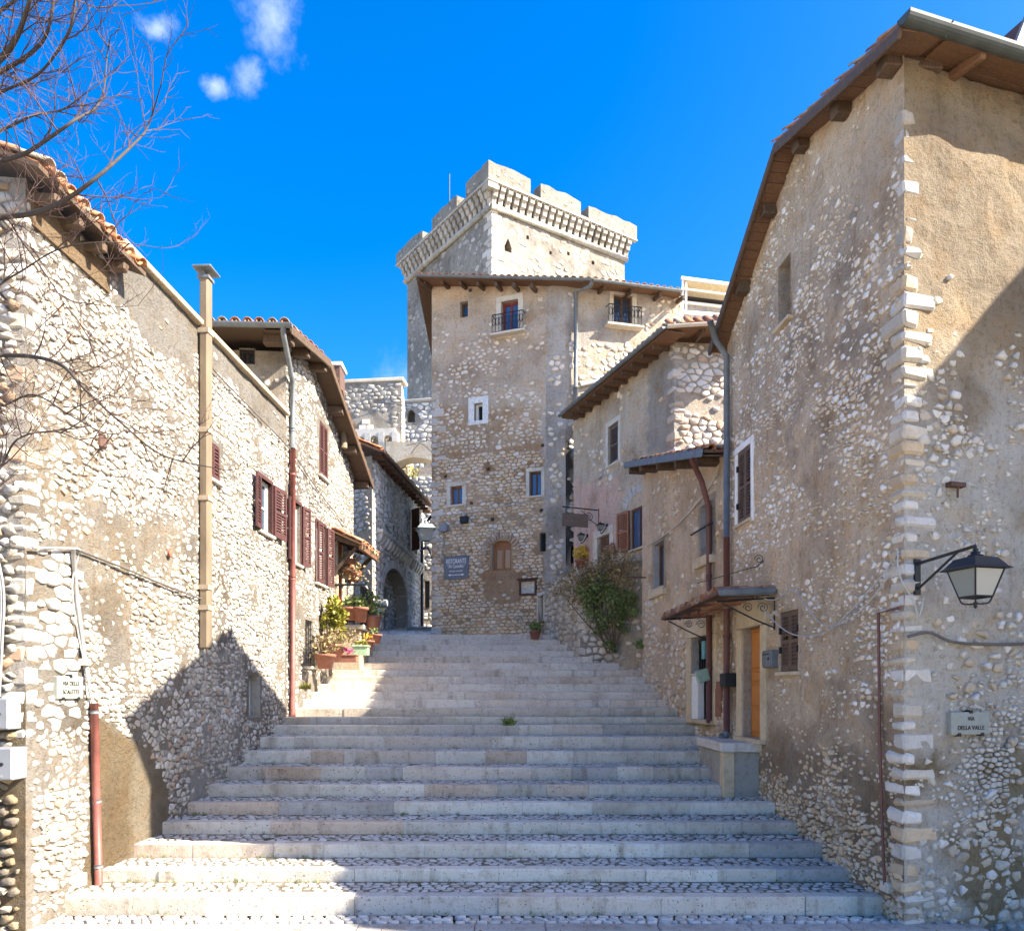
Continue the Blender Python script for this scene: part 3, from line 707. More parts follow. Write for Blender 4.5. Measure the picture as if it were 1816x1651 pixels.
def l_col(u, v):
    r = l_reg(u, v); P = LW.p(u, v); n = fb(P, .5, 60); c = mixc(MORT, (.175, .16, .138), sstep(-.25, .45, n))
    if r == 'cem':
        x, y = img(LW, u, v); return (.15, .115, .07) if x < 236 + 10 * nz(P, 3) else (.20, .168, .12)
    if r == 'top': return (.20, .188, .166)
    if r in ('plas', 'thin'): return mixc(c, (.25, .218, .17), .75)
    if r == 'low': return mixc(c, (.28, .255, .22), .6)
    if r == 'wash': return (.30, .285, .26)
    return c
wl1 = wall_mesh('wall', LW, out1, [rectpoly(w0), rectpoly(w1), rectpoly(niche)], h1, l_col, .15, .03)
ASH = [(0.1, -.4), (LW.u(150), -.4), (LW.u(150), LW.v(150, 965)), (0.1, LW.v(50, 965))]
stones(LW, ASH, [], wl1, .235, .125, lambda u, v: .98 if l_reg(u, v) == 'ash' else 0, palette([(6, (.62, .59, .53)), (4, (.54, .51, .46)), (2, (.44, .42, .38)), (1, (.52, .44, .36))], .12), jit=.27, gap=.008, h=(.008, .028), keep=0, sd=71, ch=.09, shr=(.9, 1), stuff='ashlar_stones')
stones(LW, [(.05, -.5), (uD, 1.2), (uD, topB), (uA, topB), (uA, topA), (.05, topA)], [rectpoly(w0), rectpoly(w1), rectpoly(niche)], wl1, .13, .086, l_dens, WHITE, jit=.5, gap=.0075, h=(.005, .02), keep=300, sd=2, margin=.03, shr=(.66, 1.0), ch=.14)
CHIP = palette([(5, (.44, .41, .36)), (4, (.36, .33, .285)), (3, (.28, .255, .22)), (1, (.40, .31, .24))], .15)
stones(LW, [(.08, -.4), (uD, 1.2), (uD, topB - .3), (uA, topB - .3), (uA, topA), (.08, topA)], [rectpoly(w0), rectpoly(w1), rectpoly(niche)], wl1, .085, .058, lambda u, v: .62 * (l_reg(u, v) not in ('cem', 'ash', 'top')) * (.5 if l_reg(u, v) in ('plas', 'thin') else 1), CHIP, jit=.5, gap=.007, h=(.004, .009), keep=0, sd=72, margin=.02, shr=(.6, 1), stuff='small_stones', geo=chip_geo)
outF = [(0, -.5), (7.2, -.5), (7.2, topA), (0, topA)]
wl1f = wall_mesh('wall', LF, outF, [], h1, lambda u, v: (.15, .12, .08) if v < 2.2 else (.33, .31, .28), .2, .05)
stones(LF, [(0.03, -.5), (.7, -.5), (.7, topA), (0.03, topA)], [], wl1f, .13, .095, lambda u, v: .95, lambda u, v, r: palette([(3, (.26, .20, .125)), (2, (.20, .17, .13)), (1, (.30, .27, .22))], .2)(u, v, r) if v < 2 else palette([(3, (.36, .33, .28)), (2, (.42, .40, .37)), (1, (.30, .22, .15))], .15)(u, v, r), jit=.47, gap=.012, h=(.03, .075), keep=120, sd=3, ch=.14)
quoins(LW, LF, 0, 0, 1, 1, 1.7, 7.0, wl1, palette([(4, (.56, .53, .48)), (3, (.46, .42, .36)), (2, (.36, .34, .30)), (1, (.46, .32, .22))], .15), 4, (.12, .22), (.16, .34), (.12, .2), .012, .9, .012)
for nm, q in (('wall', [(-12, 7.45), (-12, 15), (-4.4, 15.2)]),):
    b = MB()
    for (x0, y0), (x1, y1) in zip(q, q[1:]): b.add([(x0, y0, -.5), (x1, y1, -.5), (x1, y1, 7.2), (x0, y0, 7.2)], [(0, 1, 2, 3)], 0, (.4, .37, .32))
    b.obj('rear_wall', M_PLASTER, h1)
# tiled eave of the near part: rises from the stair side into the house
ev = .30; E0 = LW.p(-.25, topA - .02, ev); E1 = LW.p(uA + .02, topA - .02, ev); SL = (-LW.N + Vector((0, 0, .38))).normalized()
slab(h1, 'roof', [E0 + Vector((0, 0, .0)), E1, E1 + SL * 4.5, E0 + SL * 4.5], .05, M_WOOD)
tiles(h1, E0, E1, SL, 3, random.Random(3), .2, .02, .36, True, True, .05)
k = .1
while k < uA: beam(h1, LW.p(k, topA - .13, -.3), LW.p(k, topA - .15, ev - .04), .09, .1, M_WOOD, 'rafter'); k += .42
ob = MB(); ob.box(LW, 0.05, uA - .3, topA - .42, topA - .15, -.05, .04, 0, (.19, .135, .08)); ob.obj('eave_course', M_PLASTER, h1)
cp = MB(); cp.cbox(LW, uA - .03, uD + .02, topB, topB + .07, -.5, .09, .01, .004, 0, (.5, .43, .3)); cp.obj('coping', M_WARMTRIM, h1)
rf = MB(); rf.add([LW.p(uA, topB - .02, -.3), LW.p(uD, topB - .02, -.3), LW.p(uD, topB - .02, -6), LW.p(uA, topB - .02, -6), LW.p(uA, topA - .5, -.0), LW.p(uA, topA - .5, -6), LW.p(uA, topB, 0)], [(0, 1, 2, 3), (4, 5, 3, 6)], 0, (.38, .35, .3)); rf.obj('roof', M_PLASTER, h1)
# windows
wA = window(LW, w0, h1, .07, M_SHUT, 1, 0, None, M_PALE, label='small window with closed red louvered shutters')
shutter(LW, w0[0] + .01, w0[1] + .02, w0[3] - .02, .0, (w0[2] - w0[0]) / 2 - .015, 0, False, wA, M_SHUT); shutter(LW, w0[2] - .01, w0[1] + .02, w0[3] - .02, .0, (w0[2] - w0[0]) / 2 - .015, 0, True, wA, M_SHUT)
def open_window(W, r, house, a1, a2, lab, curtain=True, wa=None, wb=None, near_in=False):
    o = window(W, r, house, .13, M_WHITE, 1, 1, None, M_PALE, .055, curtain=curtain, label=lab); w = (r[2] - r[0]) / 2 - .01
    fm = MB()
    for a, b, c, d in ((r[0] - .05, r[0], r[1], r[3]), (r[2], r[2] + .05, r[1], r[3]), (r[0] - .05, r[2] + .05, r[3], r[3] + .06)): fm.box(W, a, b, c, d, -.06, .025)
    fm.obj('shutter_frame', M_SHUT, o)
    shutter(W, r[0] - .03 if not near_in else r[0], r[1], r[3], .045, wa or w, a1, not near_in, o, M_SHUT); shutter(W, r[2] + .03, r[1], r[3], .045, wb or w, a2, False, o, M_SHUT); return o
# ------------------------------------------------------------------ SECOND LEFT HOUSE
uE = LW.u(627)
w2 = LW.rect(521, 531, 893, 1000); w3 = LW.rect(567, 575, 932, 1037); w4 = LW.rect(566, 580, 753, 847); wg = LW.rect(541, 554, 1100, 1181)
for w in (w2, w3): w[0]
w1o = open_window(LW, w1, h1, R(8), R(6), 'open window with red louvered shutters folded back', True, .30, .50)
# widen the two narrow openings to a full casement
def widen(r, w): c = (r[0] + r[2]) / 2; return (c - w / 2, r[1], c + w / 2, r[3])
w2 = (LW.u(517), w2[1], LW.u(532), w2[3]); w3 = (LW.u(560), w3[1], LW.u(576), w3[3])
vg = lambda d: 0
gz = lambda d: 9.0 + .42 * (1 - abs(d - 17.2) / 2.3) if abs(d - 17.2) < 4 else 8
uK = (17.3 - 7.73) / (20.6 - 7.73) * LW.L
out2 = [(uD + .002, 1.2), (uE, 2.6), (uE, 7.75), (uK, 9.3), (uD + .002, 8.95)]
holes2 = [rectpoly(w2), rectpoly(w3), rectpoly(w4), rectpoly(wg)]
def l2_dens(u, v):
    P = LW.p(u, v); x, y = img(LW, u, v); n = fb(P, .8, 13); b = .8 + .8 * n
    if y > 1080 and x > 528: b = .25
    return clamp(b)
wl2 = wall_mesh('wall', LW, out2, holes2, h2, lambda u, v: mixc((.215, .195, .165), (.17, .157, .14), sstep(-.2, .4, fb(LW.p(u, v), .6, 8))), .17, .025)
stones(LW, out2, holes2, wl2, .15, .1, l2_dens, WHITE, jit=.5, gap=.011, h=(.005, .02), ch=.14, keep=300, sd=5, margin=.03, shr=(.78, .98), minpx=14)
stones(LW, out2, holes2, wl2, .085, .06, lambda u, v: .5, CHIP, jit=.5, gap=.007, h=(.004, .009), keep=0, sd=73, margin=.02, shr=(.6, 1), stuff='small_stones', geo=chip_geo)
open_window(LW, w2, h2, R(4), R(14), 'casement window with red shutters beside the downpipe', True, .28, .30); open_window(LW, w3, h2, R(6), R(14), 'casement window with red shutters next to the tiled canopy', True, .30, .30, True)
o = window(LW, w4, h2, .06, M_SHUT, 1, 0, None, M_PALE, label='tall upper window with closed red shutters'); ww = (w4[2] - w4[0]) / 2 - .015
shutter(LW, w4[0] + .01, w4[1] + .02, w4[3] - .02, .0, ww, 0, False, o, M_SHUT); shutter(LW, w4[2] - .01, w4[1] + .02, w4[3] - .02, .0, ww, 0, True, o, M_SHUT)
o = window(LW, wg, h2, .2, M_DKWOOD, 1, 0, None, M_PALE, label='ground floor window behind an iron grid'); g = MB()
for i in range(4): uu = lerp(wg[0] + .03, wg[2] - .03, i / 3); g.tube([LW.p(uu, wg[1], -.03), LW.p(uu, wg[3], -.03)], .011, 5)
for i in range(8): vv = lerp(wg[1] + .04, wg[3] - .04, i / 7); g.tube([LW.p(wg[0], vv, -.02), LW.p(wg[2], vv, -.02)], .011, 5)
g.obj('grille', M_IRON, o)
nd = MB(); nd.cbox(LW, niche[0] + .03, niche[2] - .03, niche[1] + .02, niche[3] - .05, -.2, -.16, .01, .002); nd.obj('hatch', simple('pale_blue_grey_paint', (.33, .38, .42), .6), h1)
# its front above the first house
u_e = L2F.u(372); wf = L2F.rect(424, 452, 618, 646)
outf2 = [(0.0, 7.3), (4.5, 7.3), (4.5, 8.75), (0.0, 8.75)]
wl2f = wall_mesh('wall', L2F, outf2, [rectpoly(wf)], h2, lambda u, v: mixc((.40, .36, .30), (.27, .25, .22), sstep(-.1, .5, fb(L2F.p(u, v), 1.4, 2))), .2, .02)
stones(L2F, [(0.05, 7.3), (1.0, 7.3), (1.0, 8.3), (.05, 8.3)], [rectpoly(wf)], wl2f, .17, .14, lambda u, v: clamp(.45 + fb(L2F.p(u, v), 1.5, 2)), WHITE, keep=30, sd=6)
o = window(L2F, wf, h2, .12, M_WOOD, 1, 0, None, None, label='small window with wire mesh under the eave'); g = MB()
for i in range(6): uu = lerp(wf[0], wf[2], (i + .5) / 6); g.tube([L2F.p(uu, wf[1], -.05), L2F.p(uu, wf[3], -.05)], .008, 4)
for i in range(4): vv = lerp(wf[1], wf[3], (i + .5) / 4); g.tube([L2F.p(wf[0], vv, -.04), L2F.p(wf[2], vv, -.04)], .008, 4)
g.obj('grille', M_IRON, o)
b = MB(); fe = LW.p(uE, 0); 
for (x0, y0), (x1, y1) in (((-9, 14.6), (-9, 20.4)), ((-9, 20.4), (fe.x, fe.y))): b.add([(x0, y0, 1), (x1, y1, 1), (x1, y1, 7.7), (x0, y0, 7.7)], [(0, 1, 2, 3)], 0, (.4, .37, .32))
b.obj('rear_wall', M_PLASTER, h2)
# roof: front eave towards the camera, verge over the stairs
vo = .40
P0 = Vector((-5.167 + .0524 * 14.35 + vo, 14.35, 8.86)); P1 = Vector((-5.167 + .0524 * 16.9 + vo, 16.9, 9.30)); P2 = Vector((-5.167 + .0524 * 20.9 + vo, 20.9, 7.72)); X = Vector((-5.5, -.3, 0))
slab(h2, 'roof', [P0, P1, P1 + X, P0 + X], .06, M_WOOD); slab(h2, 'roof', [P1, P2, P2 + X, P1 + X], .06, M_WOOD)
up = (P1 - P0).normalized(); dn = (P2 - P1).normalized(); S0 = Vector((-1, -.05, 0))
tiles(h2, P0 + Vector((0, -.05, .0)), P0 + S0 * 4.0, up, 1, random.Random(5), .22, .01)
for q, dirn, ln in ((P0, up, (P1 - P0).length), (P2, -dn, (P2 - P1).length)): tiles(h2, q, q + S0 * .45, dirn, int(ln / .36), random.Random(6), .22, .01, .36, True, False)
gutter(h2, P0 + Vector((.05, -.1, -.03)), P0 + Vector((-4.5, -.3, -.03)), .075)
beam(h2, P0 + Vector((0, 0, -.11)), P1 + Vector((0, 0, -.11)), .04, .14, M_WOOD, 'verge_board'); beam(h2, P1 + Vector((0, 0, -.11)), P2 + Vector((0, 0, -.11)), .04, .14, M_WOOD, 'verge_board')
boards(h2, P0 + Vector((0, 0, -.085)), P1 + Vector((0, 0, -.085)), Vector((-vo - .1, 0, 0)), .22, M_WOOD); boards(h2, P1 + Vector((0, 0, -.085)), P2 + Vector((0, 0, -.085)), Vector((-vo - .1, 0, 0)), .2, M_WOOD)
for t in (.12, .5, .95): q = P0.lerp(P1, t); beam(h2, q + Vector((-.6, 0, -.2)), q + Vector((-.06, 0, -.2)), .17, .17, M_WOOD, 'purlin')
for t in (.3, .62, .95): q = P1.lerp(P2, t); beam(h2, q + Vector((-.6, 0, -.2)), q + Vector((-.06, 0, -.2)), .17, .17, M_WOOD, 'purlin')
g0 = P0 + Vector((-.12, -.1, -.08)); pu = LW.u(512)
pz = LW.v(512, 795); bz = STEP[9][1] + .1
pipe(h2, [g0, g0 + Vector((0, .02, -.12)), LW.p(pu, 8.25, .08), LW.p(pu, pz, .08)], .05, M_ZINC, joints=[LW.p(pu, 7.3, .08)], label='galvanised upper downpipe')
pipe(h2, [LW.p(pu, pz - .01, .08), LW.p(pu, bz, .08)], .055, M_REDPIPE, joints=[LW.p(pu, 4.4, .08), LW.p(pu, pz - .5, .08)], label='red brown lower downpipe')
fu = LW.u(600); pipe(h2, [LW.p(fu, 8.9, .14), LW.p(fu, LW.v(600, 795), .14)], .075, M_FLUE, 'flue_pipe')
# flue on the first house
fu = LW.u(355); ft = LW.v(355, 492); fbm = LW.v(350, 1150); fl = MB(); fl.cbox(LW, fu - .085, fu + .085, fbm, ft, .02, .15, .02, .002); flo = fl.obj('flue_pipe', M_FLUE, h1)
for y in (590, 765, 885, 1042, 1078): v = LW.v(355, y); s = MB(); s.box(LW, fu - .095, fu + .095, v - .035, v + .035, .0, .162); s.obj('strap', simple('strap_steel', (.33, .27, .19), .6) if y == 590 else bpy.data.materials['strap_steel'], flo)
c = MB(); c.cbox(LW, fu - .17, fu + .17, ft + .07, ft + .10, -.05, .23, .008, .002)
for a in (-.09, .09): c.box(LW, fu + a * .7 - .012, fu + a * .7 + .012, ft - .02, ft + .072, .06, .09)
c.box(LW, fu - .1, fu + .1, ft - .05, ft - .01, -.005, .17); c.obj('cowl', M_ZINC, flo)
# ------------------------------------------------------------------ HOUSE WITH THE ARCH (beyond, left)
h3 = thing('arched_house', 'grey stone house with deep pointed arch recess and corbel course beyond the stairs', 'house', (-5, 25, 4))
zt3 = 9.42
w5 = L3.rect(728, 739, 910, 982)
def archpoly(u0, v0, u1, v1, rise, n=10):
    c = (u0 + u1) / 2; a = (u1 - u0) / 2; return [(u0, v0), (u1, v0)] + [(c + a * math.cos(math.pi * k / n), v1 + rise * math.sin(math.pi * k / n)) for k in range(n + 1)]
A0, A1 = L3.u(678), L3.u(722); av0 = 3.9; avs = L3.v(700, 1060)
arch = archpoly(A0, av0, A1, avs, 1.0)
B0, B1 = L3.u(687), L3.u(703)
G3 = palette([(6, (.72, .70, .66)), (4, (.62, .60, .56)), (2, (.52, .50, .47)), (1, (.60, .52, .43))], .12)
out3 = [(0, 3.4), (L3.L, 4.2), (L3.L, zt3 + .5), (0, zt3)]
wl3 = wall_mesh('wall', L3, out3, [rectpoly(w5), arch], h3, lambda u, v: (.40, .375, .34), .2, .03, .45)
stones(L3, out3, [rectpoly(w5)], wl3, .26, .17, lambda u, v: 0 if inpoly(u, v, archpoly(A0 - .28, av0, A1 + .28, avs, 1.3)) else .97, G3, jit=.4, gap=.012, h=(.01, .035), keep=230, sd=7, minpx=14, ch=.13)
# recess back wall with the narrow walled doorway
RB = Wall(tuple(L3.p(0, 0, -.42).xy), tuple(L3.p(L3.L, 0, -.42).xy)); door = archpoly(B0, av0, B1, L3.v(695, 1050), .28, 6)
wrb = wall_mesh('recess_wall', RB, archpoly(A0, av0, A1, avs, .98), [door], h3, lambda u, v: (.42, .40, .37), .2, .03, .25, None, (.36, .34, .31))
stones(RB, archpoly(A0 + .02, av0, A1 - .02, avs, .95), [rectpoly((B0 - .05, av0, B1 + .05, L3.v(695, 1040)))], wrb, .26, .17, lambda u, v: .95, G3, jit=.36, gap=.018, h=(.02, .05), keep=70, sd=8)
ca = (A0 + A1) / 2; ra = (A1 - A0) / 2
for k in range(17):
    th0, th1 = math.pi * k / 17 + .012, math.pi * (k + 1) / 17 - .012; P = [(ca + (ra + q) * math.cos(t) , avs + (1.0 + q) * math.sin(t)) for q, t in ((.0, th0), (.27, th0), (.27, th1), (.0, th1))]
    mb = MB(); mb.prism(L3, P, -.3, .05 + rng.uniform(-.01, .015), 0, G3(0, 0, rng)); mb.obj('voussoir', M_STONE, wl3)
for s, uu in ((-1, A0), (1, A1)):
    v = av0
    while v < avs:
        hh = rng.uniform(.2, .32); a, b = sorted((uu, uu + s * rng.uniform(.22, .4))); mb = MB(); mb.cbox(L3, a, b, v + .01, min(v + hh, avs) - .01, -.3, .05, .015, .01, 0, G3(0, 0, rng)); mb.obj('jamb_stone', M_STONE, wl3); v += hh
# corbelled course under the upper floor
c0, c1 = L3.u(668), L3.u(742); cz = L3.v(668, 945)
k = c0; 
while k < c1:
    mb = MB(); q = k + .24; P = [(0, -.36), (.10, -.34), (.2, -.2), (.26, 0), (0, 0)]
    fr = Frame(L3.p(k, cz, 0), L3.N, (0, 0, 1), L3.U); mb.prism(fr, [(a * .8, b_ * .8) for a, b_ in P], 0, .2, 0, G3(0, 0, rng)); mb.obj('corbel', M_STONE, wl3); k += .46
mb = MB(); mb.cbox(L3, c0 - .1, c1 + .15, cz, cz + .11, 0.0, .23, .015, .008, 0, (.52, .51, .48)); mb.obj('corbel_shelf', M_STONE, wl3)
q0 = L3.u(663); fr = Frame(L3.p(q0, L3.v(664, 1075), 0), L3.N, (0, 0, 1), L3.U)
for dz, ln in ((.0, .42), (-.2, .28), (-.38, .15)): mb = MB(); mb.cbox(fr, -.05, ln, dz, dz + .19, -.15, .3, .02, .01, 0, G3(0, 0, rng)); mb.obj('bracket_stone', M_STONE, wl3)
# sunlit end facing the stairs
out3f = [(-.9, 3), (L3F.L, 3), (L3F.L, zt3), (-.9, zt3)]
ph = (L3F.u(632), L3F.v(632, 945), L3F.u(646), L3F.v(640, 910))
wl3f = wall_mesh('wall', L3F, out3f, [], h3, lambda u, v: (.44, .38, .29), .15, .03)
stones(L3F, out3f, [], wl3f, .2, .15, lambda u, v: clamp(.75 + fb(L3F.p(u, v), 1.4, 4)), WHITE, keep=60, sd=9, jit=.42, gap=.016, h=(.015, .05))
o = window(L3, w5, h3, .14, M_WHITE, 1, 0, None, M_PALE, .05, M_PALE, .12, label='narrow upper window with pale stone surround'); shutter(L3, w5[0] - .02, w5[1], w5[3], .05, .45, R(50), True, o, M_DKWOOD)
S3 = (-L3.N + Vector((0, 0, .42))).normalized(); e0, e1 = L3.p(-.45, zt3 + .05, .36), L3.p(L3.L + .2, zt3 + .55, .3)
slab(h3, 'roof', [e0, e1, e1 + S3 * 3.4, e0 + S3 * 3.4], .07, M_DKWOOD)
tiles(h3, e0, e1, S3, 1, random.Random(9), .22, .02); tiles(h3, e0 + S3 * .36, e0 + L3.U * 1.2 + S3 * .36, S3, 8, random.Random(9), .22, .02, .36, True, False)
k = .1
while k < L3.L: beam(h3, L3.p(k, zt3 + .03 * k, -.1), L3.p(k, zt3 - .04 + .03 * k, .33), .09, .12, M_DKWOOD, 'rafter'); k += .6
gutter(h3, e0 + Vector((.06, 0, -.02)), e1 + Vector((.06, 0, -.02)), .06, M_BROWNPIPE)
pu = L3.u(744); pipe(h3, [L3.p(pu, zt3 - .1, .5), L3.p(pu, zt3 - .6, .1), L3.p(pu, 4.2, .1)], .055, M_IRON)
b = MB(); cpt = L3.p(L3.L, 0); b.add([(cpt.x, cpt.y, 3.5), (cpt.x - 5, cpt.y, 3.5), (cpt.x - 5, cpt.y, zt3), (cpt.x, cpt.y, zt3), (-9, 24.8, 3), (-9, 24.8, zt3)], [(0, 1, 2, 3), (1, 4, 5, 2)], 0, (.4, .37, .33)); b.obj('rear_wall', M_PLASTER, h3)
CI = 0
for pts in ([(628, 725), (640, 712), (662, 700)], [(628, 742), (650, 735), (672, 722), (690, 700)], [(660, 712), (690, 716), (735, 722)]):
    cable('cable', [at(x, y, 24.7 + (x - 628) * .03) for x, y in pts], .014, M_WIREW, ['upper white cable looping from the gabled house to the arched house eave', 'lower white cable hanging below another at the arched house end', 'white cable running along under the front of the arched house eave'][CI], group='white cables by the arched house'); CI += 1
CI = 0
for pts in ([(720, 790), (740, 786), (765, 778)], [(728, 805), (745, 787), (764, 800)]): cable('cable', [at(x, y, 29.5) for x, y in pts], .014, M_WIREW, ['nearly level white cable under the far end of the dark eave', 'peaked white cable drooping below the far end of the dark eave'][CI], group='white cables under the eave'); CI += 1
# dark lane-end wall seen in the gap beside the tower house
h4 = thing('lane_end_house', 'narrow strip of stone house closing the lane beyond the arched house', 'house', (-2.5, 30, 4.5))
LE = Wall((-5.0, 35.6), (-1.6, 35.4)); wle = LE.rect(753, 762, 1030, 1078); lo = [(0, 3.5), (LE.L, 3.5), (LE.L, 10.5), (0, 10.5)]
wle_m = wall_mesh('wall', LE, lo, [rectpoly(wle)], h4, lambda u, v: (.34, .32, .30), .3, .03); stones(LE, lo, [rectpoly(wle)], wle_m, .3, .2, lambda u, v: .9, G3, keep=40, sd=10)
window(LE, wle, h4, .2, M_DKWOOD, 0, 0)

# ------------------------------------------------------------------ CASTLE
TW = palette([(3, (.46, .43, .38)), (2, (.40, .37, .33)), (1, (.33, .31, .28))], .14)
tower = thing('castle_tower', 'tall square castle keep with battlements and corbel arches above the roofs', 'castle tower', (0, 50, 6))
T0 = Vector((-1.16, 45, 0)); TA = Wall((-1.16, 45), (-1.16 + 8.36, 50.5)); TB = Wall((-1.16, 45), (-1.16 - 5.9, 53.2))
zc = CAM.z + (HY - 368) / F * 45                                         # moulding
def t_col(W):
    def f(u, v):
        P = W.p(u, v); n = fb(P, .35, 3); return mixc((.30, .275, .235), (.215, .20, .178), sstep(-.2, .5, n))
    return f
tn = TA.rect(895, 907, 432, 447); nic = [(tn[0], tn[1]), (tn[2], tn[1]), (tn[2], tn[3] - .2), ((tn[0] + tn[2]) / 2, tn[3] + .3), (tn[0], tn[3] - .2)]
holesA = [nic] + [rectpoly(TA.rect(x - 2, x + 2, y - 3, y + 3)) for x, y in ((936, 421), (1008, 450), (1052, 466), (976, 449))]
za = zc
ta = wall_mesh('wall', TA, [(0, 2), (TA.L, 2), (TA.L, za), (0, za)], holesA, tower, t_col(TA), .5, .05, .5, M_TOWER, (.25, .21, .16))
tb = wall_mesh('wall', TB, [(0, 2), (TB.L, 2), (TB.L, za), (0, za)], [], tower, t_col(TB), .5, .05, .5, M_TOWER)
stones(TA, [(0, 8), (TA.L, 8), (TA.L, za), (0, za)], holesA, ta, .5, .32, lambda u, v: clamp(.5 + .7 * fb(TA.p(u, v), .4, 8)), TW, keep=0, sd=11, h=(.006, .02), gap=.025, margin=.1, mat=M_TOWER)
stones(TB, [(0, 8), (TB.L, 8), (TB.L, za), (0, za)], [], tb, .5, .32, lambda u, v: clamp(.4 + .7 * fb(TB.p(u, v), .4, 8)), TW, keep=0, sd=12, h=(.006, .02), gap=.025, mat=M_TOWER)
quoins(TA, TB, 0, 0, 1, 1, 10, za - .1, ta, palette([(3, (.60, .57, .51)), (2, (.52, .49, .43))], .1), 12, (.3, .45), (.55, .95), (.35, .5), .03)
OV = .55; cz2 = zc + 1.0                                                # overhang and its floor level
TCN = Frame(T0, TA.U, (0, 0, 1), TA.N)
zpar = zc + 1.3; ztop = CAM.z + (HY - 289) / F * 44.55
for W, o_, nm in ((TA, TB, 'a'), (TB, TA, 'b')):
    m = MB(); m.tube([W.p(-.12, zc, .1), W.p(W.L + .12, zc, .1)], .17, 8, 0, (.46, .43, .38)); m.obj('moulding', M_TOWER, tower, True)
    n = 20; step = W.L / n
    for k in range(n + 1):
        u = k * step - (.17 if k else .1)
        fr = Frame(W.p(u, zc + .12, 0), W.N, (0, 0, 1), W.U); m = MB()
        P = [(0, 0), (.16, .05), (.22, .32), (.34, .36), (.40, .62), (OV - .03, .68), (OV, .86), (0, .86)]
        m.prism(fr, P, 0, .30, 0, TW(0, 0, rng)); m.obj('corbel', M_TOWER, tower)
        if k < n:                                                        # little arch between two corbels
            a = MB(); u0, u1 = u + .3, u + step; c = (u0 + u1) / 2; rr = (u1 - u0) / 2; P = [(u0, 1.1), (u0, .86)] + [(c - rr * math.cos(math.pi * t / 6), .86 + rr * math.sin(math.pi * t / 6)) for t in range(7)] + [(u1, .86), (u1, 1.1)]
            fr2 = Frame(W.p(0, zc + .12, 0), W.U, (0, 0, 1), W.N); a.prism(fr2, P[:1] + P[2:-2] + P[-1:], .0 + .05, OV, 0, (.42, .39, .34)); a.obj('arch_head', M_TOWER, tower)
    m = MB(); L = W.L
    m.box(W, -OV, L + OV, zc + 1.18, zpar, -.05, OV, 0, (.30, .28, .245)); pm = m.obj('parapet', M_TOWER, tower)
    m = MB(); m.cbox(W, -OV - .04, L + OV + .04, zpar - .2, zpar - .1, .3, OV + .05, .02, .01, 0, (.52, .5, .45)); m.obj('string_course', M_TOWER, tower)
m = MB(); m.box(TA, -OV, .1, zc + .75, zc + 1.2, -.12, OV, 0, (.42, .39, .34)); m.obj('corner_block', M_TOWER, tower)
# merlons: along the right face and the left face
def merlons(W, spans, first_top):
    for i, (a, b, t) in enumerate(spans):
        n = max(3, int((b - a) / .55)); P = [(a, zpar + .002), (b, zpar + .002)] + [(lerp(b, a, k / n) + (rng.uniform(-.08, .08) if 0 < k < n else 0), t + rng.uniform(-.09, .04) - (.05 if k in (0, n) else 0)) for k in range(n + 1)]
        m = MB(); m.prism(W, P, OV - .75, OV, 0, (.24, .228, .195)); m.obj('merlon', M_TOWER, tower)
        stones(Frame(W.p(0, 0, OV), W.U, W.V, W.N), [(a + .05, zpar + .05), (b - .05, zpar + .05), (b - .1, t - .3), (a + .1, t - .3)], [], tower, .34, .22, lambda u, v: .55, palette([(3, (.40, .38, .34)), (2, (.30, .285, .25))], .12), keep=0, sd=150 + i, gap=.03, h=(.01, .03), stuff='merlon_stones')
uA_ = lambda px: (lambda WW: WW.u(px))(Wall(tuple(TA.p(0, 0, OV).xy), tuple(TA.p(TA.L, 0, OV).xy)))
uB_ = lambda px: (lambda WW: WW.u(px))(Wall(tuple(TB.p(0, 0, OV).xy), tuple(TB.p(TB.L, 0, OV).xy)))
merlons(TA, [(-OV, uA_(941), ztop), (uA_(959), uA_(1030), ztop - .05), (uA_(1044), TA.L + OV, ztop - .12)], 0)
merlons(TB, [(-OV + .76, uB_(826), ztop - .03), (uB_(810), uB_(766), ztop - .2), (uB_(748), TB.L + OV, ztop - .25)], 0)
m = MB(); m.add([TA.p(-OV, zpar, OV), TA.p(TA.L + OV, zpar, OV), TA.p(TA.L + OV, zpar, -TB.L - OV), TA.p(-OV, zpar, -TB.L - OV)], [(0, 1, 2, 3)], 0, (.4, .38, .34))
far1, far2 = TA.p(TA.L, 0), TB.p(TB.L, 0); c4 = far1 + far2 - T0
for p, q in ((far1, c4), (c4, far2)): m.add([(p.x, p.y, 2), (q.x, q.y, 2), (q.x, q.y, zpar), (p.x, p.y, zpar)], [(0, 1, 2, 3)], 0, (.45, .43, .38))
m.obj('rear_wall', M_TOWER, tower)
q = at(797, 362, 50); an = thing('roof_antenna', 'thin metal lightning rod standing on the castle tower', 'antenna', (q.x, q.y, q.z - 1.8)); m = MB(); m.tube([q - Vector((0, 0, 1.9)), q + Vector((0, 0, 1.9))], .03, 6); m.tube([q + Vector((-.25, 0, -.3)), q + Vector((.3, 0, .25))], .03, 5); m.tube([q + Vector((.25, 0, .5)), q + Vector((.0, 0, -.3)), q + Vector((.28, 0, -.6))], .03, 5); m.obj('mast', M_IRON, an)

